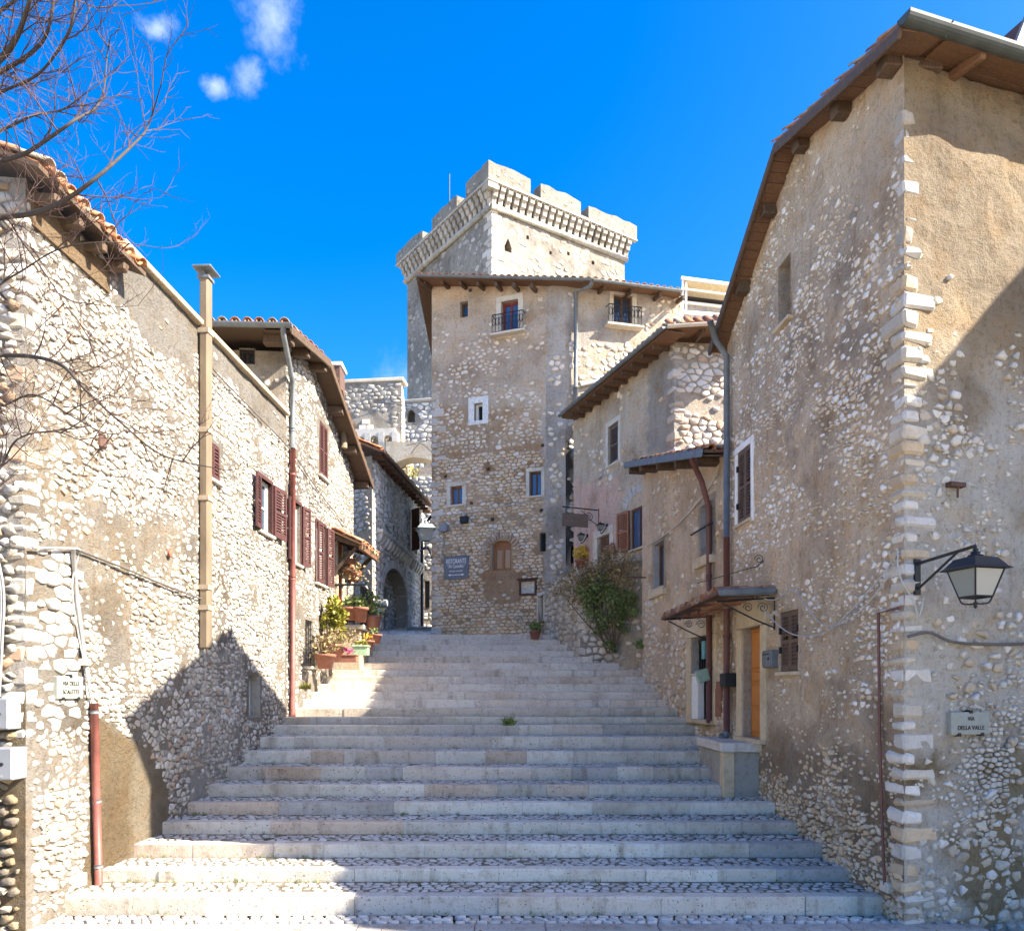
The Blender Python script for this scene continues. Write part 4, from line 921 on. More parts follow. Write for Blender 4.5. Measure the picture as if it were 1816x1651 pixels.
bast = thing('castle_bastion', 'lower castle turret with three corbel arches and white stone crest beyond the left houses', 'castle turret', (-8, 41, 6))
BW = Wall((-10.5, 39.6), (-5.45, 39.0)); bz1 = CAM.z + (HY - 675) / F * 39; bz0 = CAM.z + (HY - 790) / F * 39; bzm = CAM.z + (HY - 775) / F * 39
BW2 = Wall((-5.45, 39.0), (-5.85, 43))
def b_col(u, v): return (.30, .28, .245) if bz1 - 3.2 < v < bz1 - 1.6 else (.30, .28, .25)
bo = [(0, bz0), (BW.L, bz0), (BW.L, bz1), (0, bz1)]
bm = wall_mesh('wall', BW, bo, [], bast, b_col, .35, .04)
def b_dens(u, v): return 0.05 if bz1 - 2.75 < v < bz1 - 1.45 and u < BW.L - .4 else .93
stones(BW, bo, [], bm, .32, .2, b_dens, palette([(5, (.42, .40, .36)), (3, (.35, .33, .295)), (1, (.28, .265, .235))], .12), keep=110, sd=13, jit=.42, gap=.014, h=(.01, .04), ch=.14, minpx=18)
bo2 = [(0, bz0 - 3), (BW2.L, bz0 - 3), (BW2.L, bz1 + .2), (0, bz1)]
BW2.N = BW2.N if BW2.N.x > 0 else BW2.N
bm2 = wall_mesh('wall', BW2, bo2, [], bast, lambda u, v: (.38, .36, .33), .4, .04); stones(BW2, bo2, [], bm2, .34, .22, lambda u, v: .9, G3, keep=20, sd=14)
m = MB(); m.cbox(BW, -.1, BW.L + .1, bz1, bz1 + .18, -.9, .06, .03, .02, 0, (.5, .46, .38)); m.obj('parapet_cap', M_STONE, bast)
for x0, x1, y0, y1 in ((637, 649, 754, 771), (650, 662, 754, 771), (642, 656, 744, 753)): r = BW.rect(x0, x1, y0, y1); m = MB(); m.cbox(BW, r[0] + .01, r[2] - .01, r[1] + .01, r[3] - .01, -.05, .07, .015, .005, 0, (.66, .64, .59)); m.obj('crest_block', M_STONE, bast)
# corbels and arches below
k = 0
xs = [627, 657, 679, 701]
zb = CAM.z + (HY - 800) / F * 38.6; za2 = CAM.z + (HY - 771) / F * 38.6
us = [BW.u(x) for x in (612, 634, 656, 680, 704)]
for u in us: m = MB(); fr = Frame(BW.p(u - .14, zb, 0), BW.N, (0, 0, 1), BW.U); m.prism(fr, [(0, 0), (.3, .1), (.42, .5), (.45, .95), (0, .95)], 0, .28, 0, (.58, .55, .49)); m.obj('corbel', M_STONE, bast)
for a, b in zip(us, us[1:]):
    u0, u1 = a + .14, b - .14; c = (u0 + u1) / 2; rr = (u1 - u0) / 2; P = [(u0 - .14, 1.15), (u0 - .14, .6)] + [(c - rr * math.cos(math.pi * t / 8), .6 + rr * math.sin(math.pi * t / 8)) for t in range(9)] + [(u1 + .139, .6), (u1 + .139, 1.15)]
    fr2 = Frame(BW.p(0, zb, 0), BW.U, (0, 0, 1), BW.N); m = MB(); m.prism(fr2, P, .12, .43, 0, (.56, .53, .47)); m.obj('arch_head', M_STONE, bast)
lowz = 5
m = MB(); m.box(BW, -.2, BW.L + .3, lowz, bz0, -1.2, -.02, 0, (.42, .37, .29)); lw = m.obj('lower_wall', M_PLASTER, bast)
stones(BW, [(0, lowz), (BW.L + .3, lowz), (BW.L + .3, zb + .9), (0, zb + .9)], [], lw, .3, .2, lambda u, v: .93, palette([(5, (.56, .51, .43)), (3, (.50, .44, .36)), (1, (.42, .38, .32))], .1), keep=40, sd=15, gap=.022)
m = MB(); m.cbox(BW, us[0] - .6, us[-1] + .9, zb - .3, zb - .1, -.02, .5, .03, .02, 0, (.55, .53, .48)); m.obj('string_course', M_STONE, bast)
m = MB(); q = at(598, 665, 22); c3 = thing('brown_chimney', 'brown brick stub chimney just showing behind the gabled house verge', 'chimney', (q.x - .25, 22.2, 8.8)); m.cbox(WF, q.x - .6, q.x + .1, 8.7, q.z + .25, -22.6, -22.0, .02, .01); m.obj('stack', simple('dark_brick', (.10, .06, .05), .9), c3); m = MB(); m.cbox(WF, q.x - .65, q.x + .14, q.z + .25, q.z + .36, -22.65, -21.95, .02, .01); m.obj('cap', M_TILE, c3)

cw = thing('castle_curtain_wall', 'shaded castle wall with two small arched openings below the keep', 'castle wall', (-5, 44, 6))
KW = Wall((-6.6, 44.6), (-3.4, 44.0)); kz1 = CAM.z + (HY - 712) / F * 44.3
kh = [archpoly(*(lambda r: (r[0], r[1], r[2], r[3] - .2))(KW.rect(a, b, 730, 749)), .3, 6) for a, b in ((704, 717), (722, 736))]
ko = [(0, 6), (KW.L, 6), (KW.L, kz1), (0, kz1)]
km = wall_mesh('wall', KW, ko, kh, cw, lambda u, v: (.36, .345, .32), .4, .04, .6, None, (.3, .28, .25)); stones(KW, ko, kh, km, .38, .24, lambda u, v: .9, G3, keep=50, sd=16, gap=.024)
m = MB(); m.cbox(KW, -.1, KW.L, kz1 - .0, kz1 + .15, -.6, .08, .03, .02, 0, (.45, .43, .39)); m.obj('coping', M_STONE, cw)
# buttress wall under the keep's left corner
KB = Wall((-4.3, 43.8), (-2.2, 43.2)); ko = [(0, 5), (KB.L, 5), (KB.L, 19.5), (0, 18.2)]
kb = wall_mesh('buttress', KB, ko, [], cw, lambda u, v: (.34, .33, .31), .5, .05); stones(KB, ko, [], kb, .4, .26, lambda u, v: .55, G3, keep=20, sd=17)
# pale arch bridging the lane
ab = thing('stone_archway', 'pale plastered arch with weeds growing on its ledge between turret and tower house', 'archway', (-4.2, 37, 5))
AW = Wall((-6.1, 37.7), (-3.1, 37.3)); ax = AW.u(695), AW.u(768); zt = AW.v(730, 781); zs = AW.v(730, 832); zp = AW.v(730, 815)
P = [(ax[0] - .3, zt)] + [(ax[0] - .3, zs - 1)] + [(ax[0] + .15, zs - 1), (ax[0] + .15, zs)] + [(lerp(ax[0] + .15, ax[1], t / 10), zs + (zp + .1 - zs) * math.sin(math.pi * (.15 + .7 * t / 10)) ** .7 * 1.0) for t in range(11)] + [(ax[1], zt - .1)]
m = MB(); m.prism(AW, P, -.9, .0, 0, (.52, .48, .40)); am = m.obj('arch_wall', M_PLASTER, ab)
m = MB(); m.box(AW, ax[0] - .5, ax[1] + .3, 4, AW.v(730, 846), -.8, .35, 0, (.5, .47, .41)); lm = m.obj('lower_wall', M_PLASTER, ab)
LAW = Wall(tuple(AW.p(0, 0, .36).xy), tuple(AW.p(AW.L, 0, .36).xy)); lo = [(ax[0] - .5, 4), (ax[1] + .3, 4), (ax[1] + .3, AW.v(730, 846)), (ax[0] - .5, AW.v(730, 846))]
stones(LAW, lo, [], lm, .3, .2, lambda u, v: .95, palette([(5, (.60, .57, .51)), (3, (.52, .48, .42))], .1), keep=60, sd=18, gap=.022)
m = MB(); m.box(AW, ax[0] - .6, ax[1] + .4, 4, zp + .3, -2.6, -2.4, 0, (.33, .33, .34)); m.obj('rear_wall', M_PLASTER, ab)
q = at(731, 842, 37.0); m = MB(); leaves(m, q + Vector((0, 0, .1)), .35, 90, .12, rng, .8, None, (1, .5, .9)); wd = m.obj('weed', M_LEAFY, None, kind='thing'); tag(wd, 'yellow green weed sprouting on the archway ledge', 'weed')

# ------------------------------------------------------------------ TOWER HOUSE (centre)
hc = thing('tower_house', 'tall central stone house with restaurant slab and iron balconies below the keep', 'house', (1, 25, 3.8))
zl, zr_ = 14.10, 13.75
ztopc = lambda W, u: 0
TAN = palette([(6, (.64, .49, .33)), (4, (.66, .55, .41)), (3, (.56, .42, .26)), (2, (.68, .60, .49)), (1, (.42, .32, .22))], .14)
WTAN = palette([(6, (.70, .62, .51)), (3, (.62, .52, .40)), (2, (.56, .44, .30))], .12)
wins = {}
for nm, x0, x1, y0, y1 in (('sm', 816, 830, 535, 563), ('bal', 889, 919, 533, 592), ('wh', 841, 856, 715, 746), ('bl', 799, 820, 862, 895), ('br', 939, 960, 836, 879), ('slit', 957, 968, 945, 978)): wins[nm] = CA.rect(x0, x1, y0, y1)
wa = CA.rect(873, 906, 968, 1011); archw = [(wa[0], wa[1]), (wa[2], wa[1]), (wa[2], wa[3])] + [((wa[0] + wa[2]) / 2 + (wa[2] - wa[0]) / 2 * math.cos(math.pi * k / 8), wa[3] + .16 * math.sin(math.pi * k / 8)) for k in range(1, 8)] + [(wa[0], wa[3])]
holesC = [rectpoly(w) for w in wins.values()] + [archw] + [rectpoly(CA.rect(x - 3, x + 3, y - 3, y + 3)) for x, y in ((790, 845), (866, 832), (873, 921), (960, 905), (836, 892), (972, 1010), (962, 790), (834, 515), (818, 894))]
zbC = 3.3
outC = [(0, zbC), (CA.L, zbC), (CA.L, 14.15), (0, 14.92)]
def c_pos(W, u, v):
    P = W.p(u, v); return proj(P)
def c_dens(u, v):
    x, y = c_pos(CA, u, v); n = fb(CA.p(u, v), .6, 31)
    if x > 966 and y > 640: return .35
    if inpoly(x, y, [(855, 1015), (925, 1012), (925, 1095), (860, 1060)]): return .35 + n
    if 870 < x < 908 and 950 < y < 1012: return 0
    if y < 590: return clamp((.10 if x > 830 else .3) + .8 * n)
    if y < 690: return clamp(.5 + .9 * n - (.25 if 880 < x < 960 and 600 < y < 670 else 0))
    if y < 770: return clamp(.8 + .5 * n)
    return .97
def c_col(u, v):
    x, y = c_pos(CA, u, v); P = CA.p(u, v); n = fb(P, .5, 12)
    if y < 560 + 30 * n: return mixc((.66, .52, .37), (.52, .42, .315), sstep(-.3, .3, n))
    if y < 720: return mixc((.50, .405, .31), (.60, .50, .385), sstep(-.3, .4, n))
    if x > 962: return (.54, .47, .385)
    return mixc((.46, .32, .20), (.58, .44, .30), sstep(760, 840, y) * -.5 + .5 + n)
def c_pal(u, v, r):
    x, y = c_pos(CA, u, v); t = sstep(700, 850, y + 40 * fb(CA.p(u, v), .8, 1)); return TAN(u, v, r) if r.random() < t else WTAN(u, v, r)
wc = wall_mesh('wall', CA, outC, holesC, hc, c_col, .17, .03, .26, None, (.5, .44, .36))
low = [(0, zbC), (CA.L, zbC), (CA.L, CA.v(880, 800)), (0, CA.v(880, 800))]; upp = [(0, CA.v(880, 800) + .01), (CA.L, CA.v(880, 800) + .01), (CA.L, 13.9), (0, 13.9)]
stones(CA, low, holesC, wc, .18, .1, c_dens, c_pal, jit=.33, gap=.007, h=(.01, .034), keep=190, sd=19, margin=.02, shr=(.86, 1), minpx=20, ch=.13)
stones(CA, upp, holesC, wc, .17, .12, c_dens, c_pal, jit=.49, gap=.011, h=(.006, .025), keep=100, sd=20, margin=.03, shr=(.55, .98), minpx=20, ch=.14)
wcb = wall_mesh('wall', CB, [(0, zbC), (CB.L, zbC), (CB.L, 14.1), (0, 14.14)], [], hc, lambda u, v: mixc((.52, .48, .42), (.42, .38, .33), sstep(-.2, .4, fb(CB.p(u, v), .8, 2))), .15, .05)
stones(CB, [(0, zbC), (CB.L, zbC), (CB.L, 12.2), (0, 12.2)], [], wcb, .2, .15, lambda u, v: clamp(.6 + fb(CB.p(u, v), .9, 3)), WTAN, keep=10, sd=21, h=(.01, .04), ch=.15)
CHAR = palette([(3, (.12, .11, .10)), (2, (.5, .48, .44))], .2)
wr1 = CC.rect(1088, 1121, 524, 580)
outCC = [(0, zbC), (CC.L, zbC), (CC.L, 14.2), (0, 14.1)]
def cc_col(u, v):
    x, y = c_pos(CC, u, v); n = fb(CC.p(u, v), .7, 9)
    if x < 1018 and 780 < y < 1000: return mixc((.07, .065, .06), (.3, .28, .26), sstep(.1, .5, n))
    if y < 600 + 40 * n: return mixc((.50, .455, .39), (.36, .33, .29), sstep(-.1, .4, n))
    return mixc((.48, .43, .35), (.42, .38, .31), sstep(-.2, .3, n))
hdw = CC.rect(1012, 1030, 965, 1004)
wcc = wall_mesh('wall', CC, outCC, [rectpoly(wr1), rectpoly(hdw)], hc, cc_col, .17, .03)
stones(CC, outCC, [rectpoly(wr1), rectpoly(hdw)], wcc, .22, .16, lambda u, v: clamp((.75 if v > CC.v(1060, 800) and v < CC.v(1060, 610) else .12 if v >= CC.v(1060, 610) else .6) + .9 * fb(CC.p(u, v), .7, 17)), WTAN, keep=10, sd=22, jit=.42)
window(CA, wins['sm'], hc, .2, M_DKWOOD, 0, 0, None, None, label='small square window under the eave')
o = window(CA, wins['bal'], hc, .22, simple('deep_red_paint', (.20, .03, .025), .5), 1, 0, M_BLUEGLASS, None, .07, M_PALE, .16, True, 'balcony door with dark red frame'); 
def railing(W, r, o, dep=.2, ht=.52, bulge=0):
    m = MB(); u0, u1, v0 = r[0] - .22, r[2] + .22, r[1] + .02
    for z in (0, ht): m.tube([W.p(u0, v0 + z, .0), W.p(u0, v0 + z, dep), W.p(u1, v0 + z, dep), W.p(u1, v0 + z, 0)], .016, 5)
    n = 9
    for i in range(n + 1):
        uu = lerp(u0, u1, i / n); m.tube([W.p(uu, v0, dep), W.p(uu, v0 + ht, dep)], .011, 4)
    for i in range(n):
        c = lerp(u0, u1, (i + .5) / n); m.tube([W.p(c + .05 * math.cos(t * math.pi / 4), v0 + ht * .6 + .12 * math.sin(t * math.pi / 4), dep) for t in range(9)], .01, 4)
    return m.obj('railing', M_IRON, o)
railing(CA, wins['bal'], o); b = MB(); b.cbox(CA, wins['bal'][0] - .28, wins['bal'][2] + .28, wins['bal'][1] - .07, wins['bal'][1] - .005, -.1, .26, .01, .004); b.obj('balcony_slab', M_PALE, o)
o = window(CC, wr1, hc, .16, M_DKWOOD, 1, 0, M_GLASS, None, .06, M_PALE, .14, True, 'upper balcony window with dark frame on the sunlit side'); railing(CC, wr1, o); b = MB(); b.cbox(CC, wr1[0] - .28, wr1[2] + .28, wr1[1] - .07, wr1[1] - .005, -.1, .26, .01, .004); b.obj('balcony_slab', M_PALE, o)
o = window(CA, wins['wh'], hc, .2, M_WHITE, 0, 0, M_DARK, None, .05, simple('white_limewash', (.62, .61, .57), .9), .19, label='small half open window in a white painted surround')
m = MB(); w = wins['wh']; fr = leaf_frame(CA, w[0] + .05, w[1] + .05, -.15, R(-65), False); ww, hh = w[2] - w[0] - .1, w[3] - w[1] - .1
for a in ((0, .04, 0, hh), (ww - .04, ww, 0, hh), (.04, ww - .04, 0, .04), (.04, ww - .04, hh - .04, hh)): m.box(fr, *a, -.02, .02)
m.obj('casement', M_WHITE, o)
window(CA, wins['bl'], hc, .16, M_CHEST, 1, 0, M_BLUEGLASS, M_PALE, .05, M_PALE, .13, label='lower left window with wooden frame and blue glass'); window(CA, wins['br'], hc, .16, M_DKWOOD, 1, 0, M_BLUEGLASS, M_PALE, .05, M_PALE, .11, label='lower right window with dark frame and blue glass')
window(CA, wins['slit'], hc, .2, M_IRON, 0, 0, M_DARK)
window(CC, hdw, hc, .2, M_DKWOOD, 0, 0, M_DARK)
o = window(CA, wa, hc, .2, M_OCHRE, 1, 0, glassmat('amber_glass', (.30, .19, .12), .3), None, .085, label='arched window with orange wooden frame and brick relieving arch'); m = MB(); m.prism(CA, [(wa[0], wa[3])] + [(wa[2], wa[3])] + [((wa[0] + wa[2]) / 2 + (wa[2] - wa[0]) / 2 * math.cos(math.pi * k / 8), wa[3] + .16 * math.sin(math.pi * k / 8)) for k in range(1, 8)], -.21, -.15); m.obj('arch_panel', M_OCHRE, o)
for k in range(19):                                                      # relieving arch of thin bricks
    th = math.pi * (k + .5) / 19; cu = (wa[0] + wa[2]) / 2; cv = wa[1] + .25; ra_, rb_ = .52, .74
    fr = Frame(CA.p(cu + ra_ * 1.0 * math.cos(th), cv + (ra_ + .18) * math.sin(th)), CA.U * math.cos(th) + CA.V * math.sin(th), -CA.U * math.sin(th) + CA.V * math.cos(th), CA.N)
    m = MB(); m.cbox(fr, 0, rb_ - ra_, -.035, .035, -.03, .035, .008, .006, 0, mixc((.34, .24, .16), (.46, .36, .26), rng.random())); m.obj('arch_brick', M_STONE, wc)
quo = palette([(4, (.55, .5, .43)), (2, (.48, .41, .32))], .1)
CL = Wall((-2.50, 24.6), (-1.9, 31)); CL.N = Vector((-1, .09, 0)).normalized()
quoins(CA, CL, 0, 0, 1, 1, zbC, 11.5, wc, quo, 23, (.16, .28), (.3, .5), (.2, .3), .02, .8)
b = MB(); b.add([CA.p(0, 3), CL.p(CL.L, 3), CL.p(CL.L, 14.2), CA.p(0, 14.2), CC.p(CC.L, 3), CC.p(CC.L, 13.7), (5.6, 31, 3), (5.6, 31, 13.7)], [(0, 1, 2, 3), (4, 6, 7, 5), (1, 6, 7, 2)], 0, (.4, .36, .3)); b.obj('rear_wall', M_PLASTER, hc)
# roof: hipped corner, low pitch
ovh = .62
q0 = at(738, 489, 23.95); q1 = at(1050, 497, 22.55); q2 = at(1208, 517, 23.45)
ridge = [Vector((-1.2, 27.8, 15.2)), Vector((1.8, 26.8, 15.0)), Vector((5.2, 27.2, 14.75))]; ql = Vector((-3.0, 31, 14.6))
for quad in ([q0, q1, ridge[1], ridge[0]], [q1, q2, ridge[2], ridge[1]], [ql, q0, ridge[0]]): slab(hc, 'roof', quad, .06, M_BOARD)
for a, b_, rr in ((q0, q1, 0), (q1, q2, 1)):
    mid = (ridge[rr] + ridge[rr + 1]) / 2 - (a + b_) / 2; E = (b_ - a).normalized(); S = (mid - E * mid.dot(E)).normalized(); tiles(hc, a, b_, S, 2, random.Random(30 + rr), .21, .01)
    gutter(hc, a + Vector((0, -.06, .0)), b_ + Vector((0, -.06, .0)), .065)
E = (q1 - q0).normalized()
for k in range(8): 
    x = 765 + k * 31; uu = CA.u(x); 
    if uu < CA.L: rz = lerp(14.82, 14.02, uu / CA.L); beam(hc, CA.p(uu, rz, -.1), CA.p(uu, rz - .09, ovh - .14), .09, .13, M_WOOD, 'rafter')
for x in (1062, 1110, 1160, 1200): uu = CC.u(x); beam(hc, CC.p(uu, 14.02, -.1), CC.p(uu, 13.92, .5), .09, .13, M_WOOD, 'rafter')
eq = q0 - Vector((0, 0, .08)); wl_ = CA.p(0, 14.7)
beam(hc, wl_ + Vector((.1, .3, 0)), eq + Vector((.05, .05, 0)), .09, .12, M_WOOD, 'hip_rafter')
pu = CC.u(1019); pz = q1 + Vector((0, -.06, -.06))
pipe(hc, [pz, pz + Vector((-.05, .05, -.12)), CC.p(pu, CC.v(1019, 522), .12), CC.p(pu, CC.v(1019, 690), .11)], .06, M_ZINC, label='galvanised downpipe from the eave corner', joints=[CC.p(pu, CC.v(1019, 620), .11)])
pipe(hc, [CC.p(pu, CC.v(1019, 690), .11), CC.p(pu, CC.v(1019, 770), .11)], .075, M_ZINC); m = MB(); m.cbox(CC, pu - .1, pu + .1, CC.v(1019, 812), CC.v(1019, 797), .02, .25, .01, .002); m.obj('hopper', M_ZINC, hc)
pipe(hc, [CC.p(pu + .02, CC.v(1019, 800), .11), CC.p(pu + .06, CC.v(1019, 1005), .11)], .05, M_ZINC, label='lower grey downpipe by the pink wall')
pipe(hc, [CC.p(CC.u(1027), CC.v(1027, 684), .1), CC.p(CC.u(1096), CC.v(1096, 672), .1)], .06, M_GREYBOX, label='pale horizontal drain pipe')
# ------------------------------------------------------------------ HOUSE WITH THE PINK DOOR WALL
hp = thing('pink_wall_house', 'stone house with pink door wall and orange shuttered window between tower house and eave', 'house', (3, 20, 4))
zt2 = 9.85
wp1 = C2.rect(1079, 1097, 752, 822); wp2 = C2.rect(1119, 1143, 900, 972); wpd = C2.rect(1060, 1082, 950, 1012)
wp2 = (wp2[0] - .1, wp2[1], wp2[2], wp2[3])
holesP = [rectpoly(w) for w in (wp1, wp2, wpd)]
outP = [(0, 3.2), (C2.L, 3.2), (C2.L, zt2), (0, zt2)]
def p_col(u, v):
    x, y = c_pos(C2, u, v); n = fb(C2.p(u, v), .7, 3)
    if x < 1098 and 860 + 30 * n < y: return mixc((.76, .54, .43), (.66, .49, .38), sstep(-.2, .4, n))
    if x > 1150 and y < 800: return mixc((.42, .37, .31), (.24, .21, .18), sstep(0, .5, n))
    return mixc((.68, .56, .42), (.55, .455, .34), sstep(-.25, .4, n))
wpm = wall_mesh('wall', C2, outP, holesP, hp, p_col, .15, .025)
def p_dens(u, v):
    x, y = c_pos(C2, u, v); n = fb(C2.p(u, v), .8, 23)
    if x < 1098 and y > 865: return .04
    if 1040 < x < 1140 and 800 < y < 880: return clamp(.35 + n)
    return clamp(.12 + .7 * n)
stones(C2, outP, holesP, wpm, .2, .15, p_dens, WTAN, keep=40, sd=24, jit=.42, gap=.02)
outPF = [(0, 3.2), (1.7, 3.2), (1.7, zt2), (0, zt2)]
wpf = wall_mesh('wall', C2F, outPF, [], hp, lambda u, v: (.42, .38, .32), .15, .03)
def pf_dens(u, v):
    x, y = c_pos(C2F, u, v); return .1 if 700 < y < 740 else .96
stones(C2F, outPF, [], wpf, .2, .14, pf_dens, palette([(7, (.60, .57, .51)), (3, (.52, .45, .36)), (1, (.48, .36, .26))], .12), keep=120, sd=25, jit=.46, gap=.011, h=(.01, .035), ch=.13)
quoins(C2, C2F, 0, 0, 1, 1, 5, zt2 - .15, wpm, quo, 26, (.13, .24), (.2, .36), (.14, .24), .02, .8)
b = MB(); e = C2.p(C2.L, 0); b.add([(5.25, 17.46, 3), (5.4, 23.8, 3), (5.4, 23.8, zt2), (5.25, 17.46, zt2), (e.x, e.y, 3), (e.x, e.y, zt2)], [(0, 1, 2, 3), (1, 4, 5, 2)], 0, (.4, .36, .3)); b.obj('rear_wall', M_PLASTER, hp)
e0, e1 = C2.p(-.5, zt2 + .04, .48), C2.p(C2.L - .25, zt2 + .04, .48); S2 = (-C2.N + Vector((0, 0, .3))).normalized()
f1 = Vector((5.9, 16.85, zt2 + .3))
slab(hp, 'roof', [e0, e1, e1 + S2 * 3.4, f1 + Vector((0, 4.5, .5)), f1], .05, M_BOARD)
tiles(hp, e0, e1, S2, 1, random.Random(41), .21, .01); gutter(hp, e0 + C2.N * .06, e1 + C2.N * .06, .06)
tiles(hp, e0, f1, S2, 1, random.Random(42), .21, .01); gutter(hp, e0 + Vector((0, -.06, 0)), f1 + Vector((0, -.06, 0)), .06, M_PALE)
k = .2
while k < C2.L - .4: beam(hp, C2.p(k, zt2 - .05, -.1), C2.p(k, zt2 - .08, .42), .09, .12, M_WOOD, 'rafter'); k += .5
for k in (.5, 1.1): beam(hp, C2F.p(k, zt2 + .08, -.1), C2F.p(k, zt2 + .06, .5), .09, .12, M_WOOD, 'rafter')
boards(hp, e0 + Vector((0, 0, -.06)), e1 + Vector((0, 0, -.06)), -C2.N * .45, .16, M_BOARD)
o = window(C2, wp1, hp, .1, M_DKWOOD, 0, 0, None, M_PALE, .05, M_PALE, .13, label='upper window with brown half closed shutter'); shutter(C2, wp1[2] - .02 if C2.u(1097) < C2.u(1079) else wp1[0], wp1[1] + .02, wp1[3] - .02, -.06, (wp1[2] - wp1[0]) * .9, 0, C2.u(1097) < C2.u(1079), o, M_BROWNSH)
flipC2 = C2.u(1140) < C2.u(1060)                                          # u runs away from the camera
o = window(C2, wp2, hp, .08, M_DKWOOD, 1, 0, M_BLUEGLASS, M_WARMTRIM, .05, None, curtain=True, label='window with lace curtain and orange wooden shutters')
shutter(C2, wp2[2] + .01, wp2[1], wp2[3], .05, .46, R(12), False, o, M_CHEST); shutter(C2, wp2[0] - .01, wp2[1], wp2[3], .05, .46, R(5), True, o, M_CHEST)
for k in range(9):                                                         # brick arch over it
    th = math.pi * (.12 + .76 * (k + .5) / 9); cu = (wp2[0] + wp2[2]) / 2; cv = wp2[3] - .1
    fr = Frame(C2.p(cu + .62 * math.cos(th), cv + .42 * math.sin(th)), C2.U * math.cos(th) + C2.V * math.sin(th), -C2.U * math.sin(th) + C2.V * math.cos(th), C2.N); m = MB(); m.cbox(fr, 0, .24, -.085, .085, -.05, .03, .01, .006, 0, (.47, .45, .41)); m.obj('voussoir', M_STONE, wpm)
d = MB(); d.box(C2, wpd[0] + .05, wpd[2] - .05, wpd[1] + .01, wpd[3] - .02, -.1, -.07)
for a in (0, 1):
    for b_ in (0, 1, 2):
        w = (wpd[2] - wpd[0] - .1) / 2; h = (wpd[3] - wpd[1]) / 3; d.cbox(C2, wpd[0] + .05 + a * w + .06, wpd[0] + .05 + (a + 1) * w - .05, wpd[1] + b_ * h + .07, wpd[1] + (b_ + 1) * h - .06, -.07, -.045, .012, 0)
do = d.obj('door', M_DKWOOD, hp, label='brown wooden house door in the pink wall'); m = MB(); m.tube([C2.p(wpd[0] + .2, wpd[1] + .95, -.07), C2.p(wpd[0] + .2, wpd[1] + .95, .01)], .03, 8); m.obj('handle', M_IRON, do)
for k, (x0, x1, y0, y1) in enumerate(((wpd[0] - .2, wpd[0], wpd[1], wpd[3]), (wpd[2], wpd[2] + .2, wpd[1], wpd[3]), (wpd[0] - .2, wpd[2] + .2, wpd[3], wpd[3] + .2))):
    m = MB(); m.cbox(C2, x0 + .002, x1 - .002, y0 + .002, y1 - .002, -.18, .03, .01, .004); m.obj('door_surround', M_PALE, do)

# roof terrace building above it
ht = thing('roof_terrace_house', 'pale rooftop terrace with white awning frame and tiled lean to above the front eave', 'house', (7, 26, 9))
TWl = Wall((4.95, 24.6), (8.5, 25.4)); ty = lambda y: CAM.z + (HY - y) / F * 25.0
to = [(0, 6), (TWl.L, 6), (TWl.L, ty(548)), (0, ty(548))]
tw = wall_mesh('wall', TWl, to, [], ht, lambda u, v: (.50, .47, .43), .3, .02); stones(TWl, [(0, 9), (2.5, 9), (2.5, ty(560)), (0, ty(560))], [], tw, .32, .16, lambda u, v: .7, WTAN, keep=20, sd=27)
m = MB(); m.cbox(TWl, -.05, TWl.L, ty(548), ty(543), -.25, .06, .01, .003); m.obj('coping', M_WHITE, ht)
T2 = Wall((5.4, 26.0), (9, 26.8)); m = MB(); m.box(T2, 0, T2.L, 9, ty(520) + .3, -3, 0, 0, (.52, .42, .35)); m.obj('penthouse_wall', M_PLASTER, ht)
tiles(ht, T2.p(-.2, ty(522) + .35, .35), T2.p(T2.L, ty(522) + .35, .35), (-T2.N + Vector((0, 0, .3))), 2, random.Random(43), .22, .02); slab(ht, 'roof', [T2.p(-.2, ty(522) + .35, .35), T2.p(T2.L, ty(522) + .35, .35), T2.p(T2.L, ty(522) + 1.2, -2.5), T2.p(-.2, ty(522) + 1.2, -2.5)], .05, M_WOOD)
m = MB()
for x, y0, y1 in ((1211, 492, 560), (1217, 500, 548)): q = at(x, y0, 24.3); r_ = at(x, y1, 24.3); m.box(WF, q.x - .03, q.x + .03, r_.z, q.z, -24.36, -24.3)
for y, ww in ((493, .05), (512, .03)): q = at(1208, y, 24.25); m.tube([q, q + Vector((2.2, .3, -.12))], ww, 6)
for y in (556, 552): q = at(1211, y, 24.4); m.tube([q, q + Vector((2.4, .4, 0))], .03, 5)
m.obj('awning_frame', M_WHITE, ht); m = MB(); q = at(1212, 497, 24.3); m.add([q, q + Vector((2.2, .3, -.12)), q + Vector((2.2, .9, -.28)), q + Vector((0, .6, -.16))], [(0, 1, 2, 3)]); m.obj('awning_cloth', simple('cream_canvas', (.55, .46, .28), .8), ht)

# ------------------------------------------------------------------ MIDDLE RIGHT HOUSE
hm = thing('middle_house', 'tan rendered house with small tiled lean-to roof and iron gate door right of the stairs', 'house', (5, 15, 2))
za_, zb_ = R2.v(1287, 808) , R2.v(1143, 822)
uu = lambda px: R2.u(px)
wm1 = R2.rect(1160, 1178, 962, 1042); wm2 = R2.rect(1243, 1264, 893, 984); dm = R2.rect(1228, 1264, 1128, 1278)
outM = [(0, .8), (R2.L, 2.2), (R2.L, zb_), (0, za_)]
holesM = [rectpoly(w) for w in (wm1, wm2, dm)]
def m_col(u, v):
    P = R2.p(u, v); n = fb(P, .7, 8); g = ground_z(P.y)
    return mixc(mixc((.74, .585, .41), (.62, .49, .35), sstep(-.25, .4, n)), (.60, .48, .34), sstep(1.6, .6, v - g))
def m_dens(u, v):
    P = R2.p(u, v); g = v - ground_z(P.y); n = fb(P, .9, 15)
    return clamp((.9 if g < 1.4 else .45 if g < 2.6 else .2) + .9 * n)
